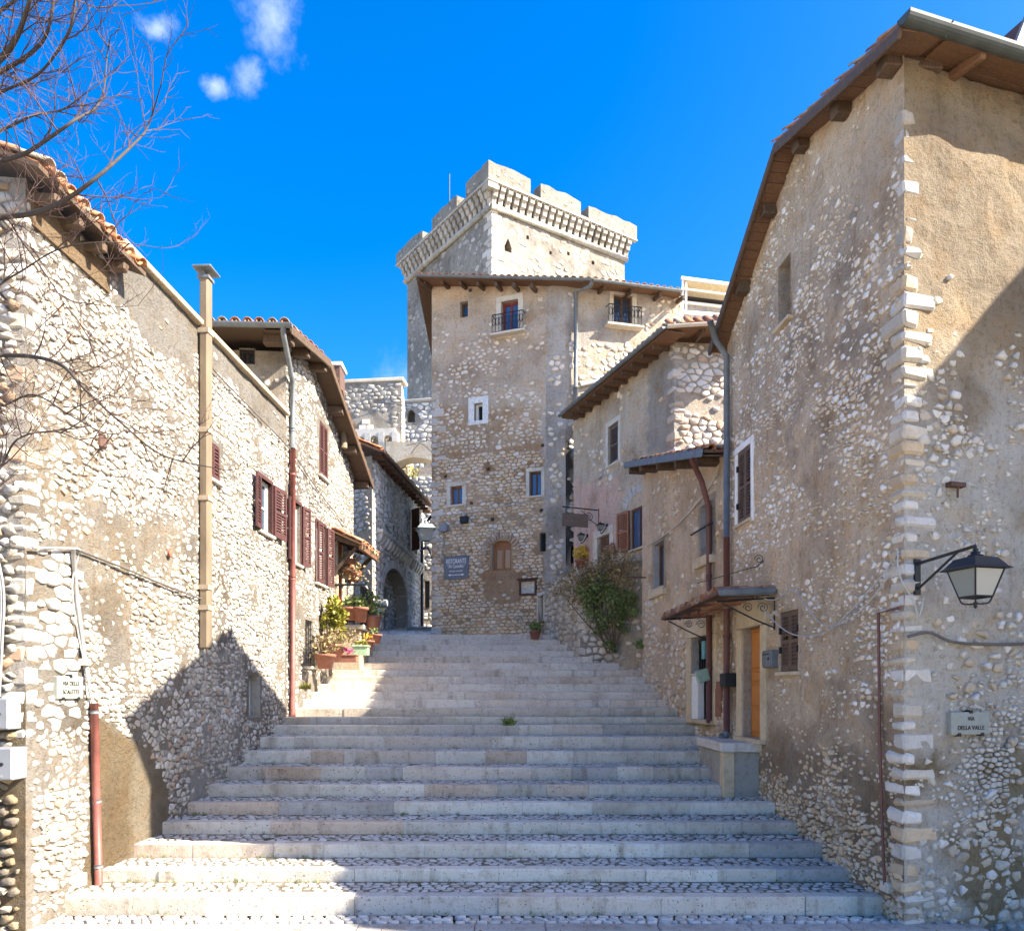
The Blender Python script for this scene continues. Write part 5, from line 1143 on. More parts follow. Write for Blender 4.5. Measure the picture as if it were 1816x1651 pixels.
wmm = wall_mesh('wall', R2, outM, holesM, hm, m_col, .15, .025, .3, None, (.50, .50, .49))
TANW = palette([(4, (.62, .52, .39)), (3, (.66, .59, .49)), (2, (.52, .41, .29)), (2, (.58, .44, .29))], .12)
stones(R2, outM, holesM, wmm, .19, .125, m_dens, TANW, keep=260, sd=28, jit=.49, gap=.014, h=(.008, .035), margin=.06, shr=(.62, .98), minpx=16, ch=.15)
for w, lab in ((wm1, 'tall narrow window of pale render with projecting sill'), (wm2, 'window with iron bar nearest the brown downpipe')):
    o = window(R2, w, hm, .17, M_DKWOOD, 1, 0, M_GLASS, M_WARMTRIM, .05, label=lab)
    m = MB(); m.cbox(R2, w[0] - .16, w[2] + .16, w[1] - .2, w[1] - .06, -.05, .1, .015, .005); m.obj('sill', M_WARMTRIM, o)
    m = MB()
    for x0, x1, y0, y1 in ((w[0] - .13, w[0] - .005, w[1] - .05, w[3]), (w[2] + .005, w[2] + .13, w[1] - .05, w[3]), (w[0] - .13, w[2] + .13, w[3] + .002, w[3] + .12)): m.cbox(R2, x0, x1, y0, y1, -.03, .012, .004, .002, 0, (.46, .39, .30))
    m.obj('surround', M_PLASTER, o)
m = MB(); m.tube([R2.p(wm2[0] - .3, wm2[1] + .45, .12), R2.p(wm2[2] + .2, wm2[1] + .45, .12)], .018, 6); m.obj('bar', M_IRON, hm)
sw = .26
for x0, x1, y0, y1 in ((dm[0] - sw, dm[0], dm[1] - .05, dm[3]), (dm[2], dm[2] + sw, dm[1] - .05, dm[3]), (dm[0] - sw, dm[2] + sw, dm[3], dm[3] + sw * .9)):
    m = MB(); m.cbox(R2, x0 + .002, x1 - .002, y0 + .002, y1 - .002, -.25, .04, .01, .004); m.obj('door_surround', M_WARMTRIM, hm)
g = MB(); fr = R2.sub(0, 0, 0)
for k in range(9): x = lerp(dm[0] + .06, dm[2] - .06, k / 8); g.box(R2, x - .016, x + .016, dm[1] + .05, dm[3] - .03, -.14, -.11)
for v in (dm[1] + .06, dm[1] + .9, dm[3] - .06): g.box(R2, dm[0] + .02, dm[2] - .02, v - .03, v + .03, -.145, -.105)
g.box(R2, dm[0] + .5 * (dm[2] - dm[0]) - .03, dm[0] + .5 * (dm[2] - dm[0]) + .03, dm[1], dm[3], -.15, -.10)
go = g.obj('iron_gate', M_IRON, hm, label='black barred iron gate door'); m = MB(); m.tube([R2.p(dm[0] + .35, dm[1] + 1.1, -.11), R2.p(dm[0] + .35, dm[1] + 1.1, -.03)], .03, 8); m.obj('handle', M_RUST, go)
m = MB(); m.cbox(R2, dm[0] - .1, dm[2] + .1, dm[1] - .05, dm[1] + .03, -.3, .1, .01, .004); m.obj('threshold', M_WARMTRIM, hm)
b = MB(); p0_, p1_ = R2.p(0, 0), R2.p(R2.L, 0); b.add([(p1_.x, p1_.y, 2), (p1_.x + 4, p1_.y, 2), (p1_.x + 4, p1_.y, zb_), (p1_.x, p1_.y, zb_)], [(0, 1, 2, 3)], 0, (.4, .36, .3)); b.obj('rear_wall', M_PLASTER, hm)
ov = .42; A_ = R2.p(-.05, za_ + .05, ov); B_ = R2.p(R2.L - .1, zb_ + .05 - .1 * (zb_ - za_) / R2.L, ov); Xr = Vector((4.2, .2, 0))
slab(hm, 'roof', [A_, B_, B_ + Xr, A_ + Xr], .05, M_WOOD)
Su = (B_ - A_).normalized(); n = int((B_ - A_).length / .36)
tiles(hm, A_ + Vector((.02, 0, .0)), A_ + Vector((1.2, .05, 0)), Su, n, random.Random(44), .2, .0, .36)
beam(hm, A_ + Vector((-.02, 0, -.05)), B_ + Vector((-.02, 0, -.05)), .035, .13, M_ZINC, 'verge_flashing')
for t in (.10, .32, .55, .79, .97): q = A_.lerp(B_, t); beam(hm, q + Vector((.55, .03, -.16)), q + Vector((.04, 0, -.16)), .17, .15, M_WOOD, 'purlin')
boards(hm, A_ + Vector((0, 0, -.08)), B_ + Vector((0, 0, -.08)), Vector((ov + .1, 0, 0)), .2, M_WOOD)
pu = .55
zt_ = za_ - .1; pipe(hm, [R2.p(.35, za_ + .02, .5), R2.p(.4, za_ - .35, .3), R2.p(.62, za_ - .75, .09), R2.p(.62, STEP[8][1] + .25, .09)], .048, M_BROWNPIPE, joints=[R2.p(.62, 4.2, .09), R2.p(.62, 2.6, .09)], label='brown downpipe from the lean-to roof')

# ------------------------------------------------------------------ RIGHT CORNER HOUSE
hr = thing('gable_house', 'large rendered gable house with orange door and timber verge on the right corner', 'house', (5, 10, 0))
def vroof(d):                                                             # underside of the roof along the stairs
    return lerp(8.50, 9.40, (d - 7.54) / 2.97) if d < 10.51 else lerp(9.40, 7.97, (d - 10.51) / 2.53)
tR = (RS.p(RS.L, 0) - RS.p(0, 0)); du = lambda d: (d - 7.95) / (13.1 - 7.95) * RS.L
outR = [(0, -.5), (RS.L, .9), (RS.L, vroof(13.05)), (du(10.51), 9.37), (0, vroof(7.95))]
wr_up = RS.rect(1381, 1402, 462, 572); wr_mid = RS.rect(1309, 1333, 795, 925); wr_lo = RS.rect(1385, 1417, 1083, 1190); dr = RS.rect(1319, 1353, 1112, 1308)
holesR = [rectpoly(w) for w in (wr_up, wr_mid, wr_lo, dr)]
def r_col(u, v):
    P = RS.p(u, v); x, y = proj(P); n = fb(P, .75, 3); g = v - ground_z(P.y)
    base = mixc((.74, .59, .42), (.60, .48, .35), sstep(-.3, .35, n))
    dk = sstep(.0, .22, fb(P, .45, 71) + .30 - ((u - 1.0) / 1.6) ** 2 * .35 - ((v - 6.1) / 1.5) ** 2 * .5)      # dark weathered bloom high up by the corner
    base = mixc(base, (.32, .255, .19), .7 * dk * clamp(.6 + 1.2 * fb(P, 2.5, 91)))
    if g < 2.2: base = mixc(base, (.42, .33, .235), sstep(-.05, .45, fb(P, .9, 44) + .1))
    if y > 1330: base = mixc(base, (.33, .26, .185), sstep(-.3, .3, n))
    return base
def r_dens(u, v):
    P = RS.p(u, v); x, y = proj(P); n = fb(P, .8, 61); m = fb(P, 2, 12); g = v - ground_z(P.y)
    if g < .7 + .6 * n: return .9
    if g < 1.4: return clamp(.3 + 1.3 * n)
    if v < 4.2: return clamp(.22 + .6 * n + .4 * m)
    if v > 7.6: return clamp(.12 + .5 * n + .3 * m)
    return clamp(.5 + .6 * n + .5 * m)
RUB = palette([(3, (.62, .48, .31)), (3, (.66, .57, .44)), (2, (.52, .38, .23)), (2, (.56, .49, .40))], .14)
def r_pal(u, v, r):
    return RUB(u, v, r) if v - ground_z(RS.p(u, v).y) < 1.6 else palette([(6, (.78, .75, .69)), (4, (.70, .62, .51)), (2, (.60, .49, .36))], .08)(u, v, r)
wrm = wall_mesh('wall', RS, outR, holesR, hr, r_col, .13, .035, .3, None, (.52, .45, .36))
stones(RS, outR, holesR, wrm, .13, .075, r_dens, r_pal, keep=300, sd=29, jit=.5, gap=.011, h=(.004, .02), margin=.05, shr=(.45, .98), ch=.17)
stones(RS, outR, holesR, wrm, .075, .05, lambda u, v: clamp(r_dens(u, v) * .35 + .25), palette([(3, (.66, .58, .46)), (3, (.58, .48, .36)), (2, (.50, .40, .29))], .15), jit=.5, gap=.006, h=(.003, .008), keep=0, sd=74, margin=.03, shr=(.55, 1), stuff='small_stones', geo=chip_geo)
outRF = [(0, -.5), (RFr.L, -.5), (RFr.L, 8.58), (0, 8.58)]
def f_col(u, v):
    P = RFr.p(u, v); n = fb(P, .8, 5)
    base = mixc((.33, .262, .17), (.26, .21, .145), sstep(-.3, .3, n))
    base = mixc(base, (.54, .515, .455), sstep(5.6, 4.6, v + n))  # below the darkened sunlit top, paler and greyer: shade tone put into the colour
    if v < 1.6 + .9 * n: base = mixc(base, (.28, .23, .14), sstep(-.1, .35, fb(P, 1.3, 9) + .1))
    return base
def f_dens(u, v):
    P = RFr.p(u, v); n = fb(P, 1.0, 25)
    if v < .75 + .4 * n: return .95
    if u < .75 and v < 6.6: return clamp(.5 + n)
    return clamp((.5 if v < 4.6 else .25 * (6.2 - v) / 1.6 if v < 6.2 else -1) + .8 * n)
wrf = wall_mesh('wall', RFr, outRF, [], hr, f_col, .11, .05)
stones(RFr, [(.1, -.5), (3, -.5), (3, 5.2), (.1, 6)], [], wrf, .08, .055, lambda u, v: clamp(.35 + fb(RFr.p(u, v), 1.5, 3)), palette([(4, (.54, .51, .45)), (3, (.46, .42, .36)), (2, (.40, .36, .30))], .14), jit=.5, gap=.006, h=(.003, .01), keep=0, sd=75, shr=(.55, 1), stuff='small_stones', geo=chip_geo)
stones(RFr, [(.12, -.5), (3, -.5), (3, 8), (.12, 8)], [], wrf, .15, .11, f_dens, palette([(4, (.54, .50, .42)), (3, (.46, .39, .29)), (2, (.60, .57, .52))], .12), keep=0, sd=30, jit=.49, gap=.014, h=(.006, .035), shr=(.5, .98), ch=.16)
quoins(RS, RFr, 0, 0, 1, 1, -.2, 6.3, wrm, palette([(5, (.58, .555, .51)), (3, (.50, .45, .37)), (3, (.52, .41, .28))], .14), 31, (.11, .21), (.2, .42), (.14, .28), .022, 1, .012)
quoins(RS, RFr, 0, 0, 1, 1, 6.3, 8.0, wrm, palette([(4, (.50, .475, .43)), (3, (.42, .37, .30))], .12), 32, (.11, .2), (.14, .28), (.1, .2), .014, .7, .012)
b = MB(); r3 = RFr.p(RFr.L, 0); r4 = Vector((r3.x + .0, 14.2, 0)); e = RS.p(RS.L, 0)
b.add([(r3.x, r3.y, -.5), (r4.x, r4.y, -.5), (r4.x, r4.y, 7.6), (r3.x, 10.6, 9), (r3.x, r3.y, 8), (e.x, e.y, 0), (e.x, e.y, 7.4)], [(0, 1, 2, 3, 4), (1, 5, 6, 2)], 0, (.4, .36, .3)); b.obj('rear_wall', M_PLASTER, hr)
# roof
V0 = Vector((4.25 - .073 * 7.5, 7.5, 8.58)); V1 = Vector((4.25 - .073 * 10.51, 10.51, 9.49)); V2 = Vector((4.25 - .073 * 13.2, 13.2, 7.95)); fx = Vector((.953, .30, 0)).normalized() * 6.4
slab(hr, 'roof', [V0, V1, V1 + fx, V0 + fx], .05, M_BOARD); slab(hr, 'roof', [V1, V2, V2 + fx, V1 + fx], .05, M_BOARD)
up, dn = (V1 - V0).normalized(), (V1 - V2).normalized()
tiles(hr, V0 + up * -.04 + Vector((.03, 0, -.05)), V0 + fx * .97 + up * -.04 - Vector((0, 0, .05)), up, 1, random.Random(51), .21, .02)
tiles(hr, V0 + Vector((.03, .01, .02)) + up * .3, V0 + fx.normalized() * .65 + up * .3, up, int((V1 - V0).length / .36) - 0, random.Random(52), .21, .02, .36, True, False)
tiles(hr, V2 + Vector((.03, .01, .02)), V2 + fx.normalized() * .65, dn, int((V1 - V2).length / .36) + 1, random.Random(53), .21, .02, .36, True, False)
for a, b_ in ((V0, V1), (V1, V2)):
    beam(hr, a + Vector((0, 0, -.10)), b_ + Vector((0, 0, -.10)), .04, .12, M_WOOD, 'verge_board'); boards(hr, a + Vector((.02, 0, -.075)), b_ + Vector((.02, 0, -.075)), Vector((.42, .06, 0)), .13, M_BOARD)
sfx = fx.normalized(); 
boards(hr, V0 + Vector((.5, .12, -.075)), V0 + Vector((.5, .12, -.075)) + up * .6, sfx * 5.2, .11, M_BOARD)
gutter(hr, V0 + Vector((-.02, -.08, -.02)), V0 + fx + Vector((0, -.08, -.02)), .085, M_GUTTER)
for t in (.62, 1.65, 2.7): q = RFr.p(t, 8.5, 0); beam(hr, q - RFr.N * .1 + Vector((0, 0, .06)), q + RFr.N * .38 + Vector((0, 0, -.02)), .08, .10, M_BOARD, 'rafter')
for px in (1545, 1462, 1395, 1340, 1295):
    d = 4.25 / ((px - CX) / F + .073); q = Vector((4.25 - .073 * d, d, vroof(d) - .06)); beam(hr, q + Vector((.7, .05, 0)), q + Vector((.1, .007, 0)), .17, .17, M_WOOD, 'purlin', .02)
# dormer / stack further up at the right edge
ch = thing('roof_skylight_box', 'dark framed skylight box on the tiles at the right end of the roof', 'skylight', (6.7, 10, 9)); m = MB(); q = at(1790, 100, 9.6); fr = Frame(q + Vector((0, 0, -.02)), (.953, .3, 0), (0, 0, 1), (.3, -.953, 0)); m.prism(fr, [(0, 0), (1.2, 0), (1.2, .75), (.25, .55)], -.9, 0); m.obj('casing', M_DKWOOD, ch); m = MB(); m.tube([fr.p(0, 0, .02), fr.p(.25, .57, .02), fr.p(1.2, .77, .02)], .03, 5); m.obj('frame', M_ZINC, ch)
# openings of the right house
o = window(RS, wr_up, hr, .22, M_DKWOOD, 0, 0, M_DARK, M_WARMTRIM, .04, label='deep narrow opening high on the wall'); 
def closed_pair(W, r, house, mat, lab, sur=None, w=.12):
    o = window(W, r, house, .12, mat, 1, 0, None, M_WARMTRIM, .04, sur, w, label=lab); ww = (r[2] - r[0]) / 2 - .012
    shutter(W, r[0] + .006, r[1] + .01, r[3] - .01, -.02, ww, 0, False, o, mat); shutter(W, r[2] - .006, r[1] + .01, r[3] - .01, -.02, ww, 0, True, o, mat)
    m = MB()
    for u in (r[0] - .01, r[2] - .03): 
        for v in (r[1] + .25, r[3] - .3): m.box(W, u, u + .04, v, v + .09, -.0, .03)
    m.obj('hinge', M_IRON, o, kind=None); return o
closed_pair(RS, wr_mid, hr, M_BROWNSH, 'upper window with closed dark shutters in a white frame', M_WHITE, .10)
closed_pair(RS, wr_lo, hr, M_BROWNSH, 'lower window with closed dark brown shutters')
sw = .2
for x0, x1, y0, y1 in ((dr[0] - sw, dr[0], dr[1] - .02, dr[3]), (dr[2], dr[2] + sw, dr[1] - .02, dr[3]), (dr[0] - sw, dr[2] + sw, dr[3], dr[3] + .42)):
    m = MB(); m.cbox(RS, x0 + .002, x1 - .002, y0 + .002, y1 - .002, -.22, .05, .012, .005); m.obj('door_surround', M_WARMTRIM, hr)
m = MB(); iw = dr[2] - dr[0]; m.box(RS, dr[0] + .01, dr[2] - .01, dr[1], dr[3] - .01, -.17, -.12)
for v0, v1 in ((.08, .42), (.48, .80), (.86, 1.0), (1.06, 1.62), (1.68, 1.95)):
    if dr[1] + v1 < dr[3] - .05: m.cbox(RS, dr[0] + .12, dr[2] - .12, dr[1] + v0, dr[1] + v1, -.12, -.09, .015, 0)
do = m.obj('door', M_ORWOOD, hr, label='orange varnished panelled front door'); m = MB(); m.tube([RS.p(dr[0] + .12, dr[1] + 1.02, -.15), RS.p(dr[0] + .12, dr[1] + 1.02, -.08), RS.p(dr[0] + .25, dr[1] + 1.02, -.08)], .014, 6); m.obj('handle', M_RUST, do)
m = MB(); m.cbox(RS, dr[0] - .15, dr[2] + .15, dr[1] - .07, dr[1], -.3, .12, .008, .003); m.obj('threshold', M_WARMTRIM, hr)
pu = RS.L - .22
pipe(hr, [RS.p(pu - .25, vroof(12.7) - .05, .45), RS.p(pu - .1, vroof(12.7) - .3, .3), RS.p(pu, vroof(12.7) - .5, .09), RS.p(pu, 4.7, .09)], .05, M_ZINC, label='grey upper downpipe')
pipe(hr, [RS.p(pu, 4.71, .09), RS.p(pu, STEP[8][1] + .12, .09)], .052, M_BROWNPIPE, joints=[RS.p(pu, 3.1, .09)], label='brown lower downpipe')
m = MB(); m.tube([RS.p(pu, STEP[8][1] + .14, .09), RS.p(pu, STEP[8][1] + .06, .12), RS.p(pu, STEP[8][1] + .05, .2)], .075, 8); m.obj('pipe_shoe', M_ZINC, hr)
# step platform at the orange door
pl = thing('door_platform', 'stone landing block with pale slab top at the orange door', 'step', tuple(RS.p(dr[0] + .4, STEP[5][1], .5)))
ptop = dr[1] - .06; pd0, pd1 = 11.55, 13.15
px0 = (1283 - CX) / F * 11.75; px1 = 3.9; m = MB()
m.cbox(WF, px0, px1, STEP[4][1] - .1, ptop - .14, -13.3, -11.72, .012, .006, 0); m.obj('base', M_CEMENT, pl)
m = MB(); m.cbox(WF, px0 - .05, px1 - .02, ptop - .138, ptop, -13.32, -11.66, .012, .005, 0, (.60, .57, .51)); m.obj('top_slab', M_SLAB, pl)
m = MB(); m.cbox(WF, px0 - .015, px0 + .16, STEP[4][1] - .1, ptop - .142, -11.9, -11.705, .01, .004); m.obj('corner_stone', M_WARMTRIM, pl)
# neighbour across the street, out of the frame, whose shadow falls on the corner house
nb_ = thing('neighbour_house', 'plain rendered gable house across the street facing the corner house', 'house', (13, 7, -.3))
P = [(4.9, -.4), (9.3, -.4), (9.3, 10.75), (8.6, 11.1), (4.9, 9.03)]
fr = Frame((0, 0, 0), (0, 1, 0), (0, 0, 1), (1, 0, 0)); m = MB(); m.prism(fr, P, 10.0, 16, 0, (.45, .38, .28)); m.obj('wall', M_PLASTER, nb_)
# ------------------------------------------------------------------ TERRACE AT THE PINK DOOR
te = thing('terrace_wall', 'rubble stone terrace wall with a low grey niche below the pink door', 'stone wall', (2.2, 20, 3))
TC = Vector((1.72, 19.9, 0)); TL = Wall((1.72, 19.9), (.93, 22.7)); TF = Wall((1.72, 19.9), (3.15, 18.55)); tzf, tzb = 5.28, 5.36
tn = TL.rect(955, 965, 1056, 1102); 
def slope(u): return tzf if u < TL.L else tzb
to = [(0, 2.8), (TL.L, 2.8), (TL.L, 4.9), (TL.L - .5, 5.3), (0, tzf)]
tm = wall_mesh('wall', TL, to, [rectpoly(tn)], te, lambda u, v: (.43, .36, .27), .15, .04, .2); stones(TL, to, [rectpoly(tn)], tm, .22, .16, lambda u, v: .93, palette([(4, (.57, .51, .41)), (3, (.50, .42, .31)), (2, (.44, .37, .29))], .1), keep=120, sd=33, jit=.44, gap=.02, h=(.02, .06))
m = MB(); m.box(TL, tn[0], tn[2], tn[1], tn[3], -.19, -.15); m.obj('niche_back', M_CEMENT, te)
for x0, x1, y0, y1 in ((tn[0] - .09, tn[0], tn[1], tn[3]), (tn[2], tn[2] + .09, tn[1], tn[3]), (tn[0] - .09, tn[2] + .09, tn[3], tn[3] + .1)): m = MB(); m.cbox(TL, x0 + .002, x1 - .002, y0, y1 - .002, -.1, .03, .01, .003); m.obj('niche_surround', M_PALE, te)
tof = [(0, 2.6), (TF.L, 2.4), (TF.L, tzf), (0, tzf)]
tfm = wall_mesh('wall', TF, tof, [], te, lambda u, v: mixc((.30, .27, .22), (.45, .38, .28), sstep(.6, 1.4, u)), .15, .04); stones(TF, tof, [], tfm, .24, .16, lambda u, v: .9 if u < 1.1 else .45, palette([(4, (.50, .46, .39)), (3, (.42, .37, .31)), (2, (.55, .47, .36))], .12), keep=100, sd=34, jit=.36, gap=.022, h=(.02, .06))
quoins(TL, TF, 0, 0, 1, 1, 2.9, tzf - .1, tm, palette([(3, (.52, .46, .36)), (2, (.46, .42, .36))], .1), 35, (.14, .24), (.2, .36), (.16, .26), .02, 1)
m = MB(); m.add([TL.p(0, tzf - .01), TF.p(TF.L, tzf - .01), (3.2, 22.5, tzb), TL.p(TL.L, tzb - .1)], [(0, 1, 2, 3)], 0, (.5, .44, .36)); m.obj('paving', M_SLAB, te)
m = MB(); q = at(1005, 1002, 22.3); m.cbox(WF, q.x - .1, 1.9, tzb - .1, tzb + .02, -22.4, -22.0, .01, .003); m.obj('step', M_PALE, te)
# ------------------------------------------------------------------ STREET LAMPS AND SIGNS
def right_frame(W, px, py, off=0.): u, v = W.uv(px, py); return Frame(W.p(u, v, off), rframe(W), (0, 0, 1), W.N)
def lantern(t, c, s, mat=M_IRON, post=None):
    """four sided lantern hanging with its roof apex at c; s = height"""
    x, y, z = c; a = math.pi / 4 + .25; w0, w1 = s * .15, s * .255
    def ring(r, zz): return [(x + r * 1.414 * math.cos(a + k * math.pi / 2), y + r * 1.414 * math.sin(a + k * math.pi / 2), zz) for k in range(4)]
    zb, zt = z - s * .76, z - s * .36
    lo, hi = ring(w0, zb), ring(w1, zt)
    m = MB()
    for k in range(4): m.tube([lo[k], hi[k]], s * .014, 5); m.tube([lo[k], lo[(k + 1) % 4]], s * .016, 5); m.tube([hi[k], hi[(k + 1) % 4]], s * .018, 5)
    m.obj('frame', mat, t)
    for k in range(4): g = MB(); g.add([lo[k], lo[(k + 1) % 4], hi[(k + 1) % 4], hi[k]], [(0, 1, 2, 3)]); g.obj('pane', M_LAMPGLASS, t)
    m = MB(); R0, R1, R2_, R3 = ring(w1 * 1.32, zt - s * .005), ring(w1 * 1.12, zt + s * .035), ring(w1 * .78, zt + s * .16), ring(w1 * .42, zt + s * .185)
    m.add(R0 + R1 + R2_ + R3, [(i * 4 + k, i * 4 + (k + 1) % 4, (i + 1) * 4 + (k + 1) % 4, (i + 1) * 4 + k) for i in range(3) for k in range(4)] + [(0, 1, 2, 3), (12, 13, 14, 15)]); m.obj('roof', mat, t)
    m = MB(); m.lathe((x, y, zt + s * .185), [(s * .10, 0), (s * .11, s * .02), (s * .06, s * .04), (s * .07, s * .07), (s * .03, s * .085), (s * .045, s * .105), (s * .012, s * .14), (.002, s * .2)], 10); m.obj('finial', mat, t, True)
    m = MB(); m.lathe((x, y, zb - s * .17), [(.002, 0), (s * .03, s * .03), (s * .02, s * .05), (s * .05, s * .075), (s * .02, s * .1)], 10)
    for k in range(4): m.tube(smooth_path([(x, y, zb - s * .1), (lerp(x, lo[k][0], .75), lerp(y, lo[k][1], .75), zb - s * .09), (lo[k][0], lo[k][1], zb)], 4), s * .012, 5)
    m.obj('drop', mat, t, True)
lu = RFr.u(1624); base = RFr.p(lu, RFr.v(1624, 1012), .02); tip = RFr.p(lu, 0, 0); tip = at(1730, 968, 7.35)
sl = thing('street_lamp', 'black wall lantern with glass panes on an iron arm at the right house corner', 'street lamp', tuple(base))
m = MB(); m.box(RFr, lu - .035, lu + .035, RFr.v(1624, 1055), RFr.v(1624, 992), .0, .03); s0 = RFr.p(lu, RFr.v(1624, 1000), .03); s1 = RFr.p(lu, RFr.v(1624, 1045), .03); hk = Vector((tip.x, tip.y, tip.z + .0))
m.tube([s0, hk], .016, 6); m.tube([s1, s0.lerp(hk, .72)], .013, 6); m.obj('bracket', M_IRON, sl)
lantern(sl, (tip.x, tip.y, tip.z + .01), .64)
m = MB(); m.tube([hk, hk - Vector((0, 0, .08))], .012, 6); m.obj('hanger', M_IRON, sl)
q = at(755, 926, 23.2); sl2 = thing('street_lamp', 'small pale glazed lantern hanging at the mouth of the lane left of the restaurant slab', 'street lamp', (q.x, q.y, q.z)); lantern(sl2, (q.x, q.y, q.z + .1), .85, simple('grey_green_lamp_paint', (.20, .24, .24), .5)); m = MB(); m.tube(smooth_path([CA.p(.05, CA.v(770, 990), .1), q + Vector((.05, 0, -.75)), q + Vector((-.15, 0, -.85)), q + Vector((-.02, 0, -.72))], 5), .025, 6); m.obj('bracket', M_IRON, sl2)
def wall_lamp(x, y, lab):
    fr = right_frame(C2, x, y, 0); t = thing('wall_lamp', lab, 'wall lamp', tuple(fr.o), 'wall lamps at the pink door'); c = fr.p(0, .1, .2); lantern(t, c, .30, M_IRON); m = MB(); m.tube(smooth_path([fr.p(0, 0, 0), fr.p(0, -.2, .15), fr.p(0, -.2, .2)], 5), .014, 5); m.lathe(None, [(.05, 0), (.05, .02), (.02, .03)], 8, ax=Frame(fr.p(0, 0, 0), fr.U, fr.V, fr.N)); m.obj('bracket', M_IRON, t)
wall_lamp(1042, 950, 'small black lantern on the pink wall left of the brown door'); wall_lamp(1077, 932, 'small black lantern on the pink wall right of the brown door')
# hanging tavern board
fr = right_frame(C2, 1062, 905, 0); hb = thing('hanging_sign', 'weathered wooden board hanging from a wrought iron bracket by the pink wall', 'hanging sign', tuple(fr.o))
bf = Frame(fr.o, C2.N, (0, 0, 1), C2.U); m = MB(); m.tube([bf.p(0, .05, 0), bf.p(0, -.55, 0)], .016, 6); m.tube([bf.p(0, 0, 0), bf.p(1.05, .02, 0)], .016, 6); m.tube(scroll((.28, -.2), bf, .13, 1.6), .009, 5); m.tube([bf.p(.0, -.42, 0), bf.p(.2, -.3, 0), bf.p(.5, -.04, 0)], .01, 5); m.obj('bracket', M_IRON, hb)
m = MB(); m.cbox(bf, .32, 1.05, -.48, -.14, -.025, .025, .012, .01); m.obj('board', simple('grey_brown_board', (.15, .11, .08), .85, 0, .4, 8, .4, .006, (1, 1, 6)), hb); m = MB(); m.tube([bf.p(.4, 0, 0), bf.p(.4, -.14, 0)], .007, 4); m.tube([bf.p(.95, 0, 0), bf.p(.95, -.14, 0)], .007, 4); m.obj('chain', M_IRON, hb)
fr = right_frame(C2, 1087, 974, .02); t = thing('wall_plaque', 'round terracotta plaque on the wall beside the brown door', 'plaque', tuple(fr.o)); m = MB(); m.lathe(None, [(.17, 0), (.17, .02), (.13, .03), (.01, .02)], 16, ax=Frame(fr.o, fr.U, fr.V, fr.N)); m.obj('disc', M_POT, t, True)
# RISTORANTE slab
f = right_frame(CA, 810, 1006.5, .045); w = CA.u(832) - CA.u(788); hh = CA.v(810, 986) - CA.v(810, 1027)
rs = thing('restaurant_sign', 'grey slate restaurant sign with white lettering and double arrow on the tower house', 'sign', tuple(f.o)); P = []
for (x0, y0), (x1, y1) in zip([(-1, -1), (1, -1), (1, 1), (-1, 1)], [(1, -1), (1, 1), (-1, 1), (-1, -1)]):
    for k in range(8): t = k / 8; P.append((lerp(x0, x1, t) * w / 2 + rng.uniform(-.018, .018), lerp(y0, y1, t) * hh / 2 + rng.uniform(-.018, .018)))
m = MB(); m.prism(f, P, -.05, 0); m.obj('slate', M_SLATE, rs)
text(rs, f, 'RISTORANTE', 0, hh * .26, .21, M_INKW, sx=.55); text(rs, f, '\u201cAl Castello\u201d', 0, hh * .05, .15, M_INKW, sx=.75); text(rs, f, 'Piatti tipici caratteristici', 0, -hh * .15, .075, M_INKW, sx=.62)
m = MB(); y = -hh * .32; m.box(f, -.2, .2, y - .008, y + .008, .001, .004)
for s in (-1, 1): m.add([f.p(s * .19, y - .035, .003), f.p(s * .19, y + .035, .003), f.p(s * .27, y, .003)], [(0, 1, 2)])
m.obj('arrow', M_INKW, rs)
f = right_frame(CA, 937, 1042, .02); dc = thing('menu_case', 'flat glazed menu case on the tower house wall right of the arched window', 'display case', tuple(f.o)); m = MB(); a, b_ = .27, .23
for q in ((-a, a, -b_, -b_ + .05), (-a, a, b_ - .05, b_), (-a, -a + .05, -b_ + .05, b_ - .05), (a - .05, a, -b_ + .05, b_ - .05)): m.box(f, *q, -.02, .07)
m.cbox(f, -a - .05, a + .05, b_ + .002, b_ + .04, -.02, .12, .008, 0); m.obj('frame', M_RUST, dc); m = MB(); m.box(f, -a + .05, a - .05, -b_ + .05, b_ - .05, -.02, .0); m.obj('backing', simple('pale_backing', (.45, .44, .38), .6), dc); m = MB()
for x, y in ((.03, .09), (.14, .07), (.05, -.02), (.14, -.07), (-.12, .03)): m.box(f, x - .04, x + .04, y - .025, y + .025, .001, .006)
m.obj('sheet', simple('yellowed_paper', (.6, .55, .38), .8), dc)
# marble street names
def street_sign(W, px, py, wpx, hpx, lines, lab, mat):
    f = right_frame(W, px, py, .06); w = abs(W.u(px + wpx / 2) - W.u(px - wpx / 2)); h = W.v(px, py - hpx / 2) - W.v(px, py + hpx / 2)
    t = thing('street_sign', lab, 'street sign', tuple(f.o)); m = MB(); m.cbox(f, -w / 2, w / 2, -h / 2, h / 2, -.08, 0, .008, .001); m.obj('plate', mat, t)
    m = MB()
    for a, b_ in ((0, h / 2), (-.3 * w, -h / 2), (.3 * w, -h / 2)): m.box(f, a - .02, a + .02, b_ - .015, b_ + .02, -.08, .008)
    m.obj('clamp', M_IRON, t)
    for s, y, sz, sx in lines: text(t, f, s, 0, y * h, sz * h, M_INK, .005, sx=sx)
street_sign(LW, 116, 1219, 46, 40, [('VIA DELLE', .17, .26, 1.02), ('SCALETTE', -.2, .26, 1.02)], 'grey marble street sign VIA DELLE SCALETTE on the left corner house', M_SIGN)
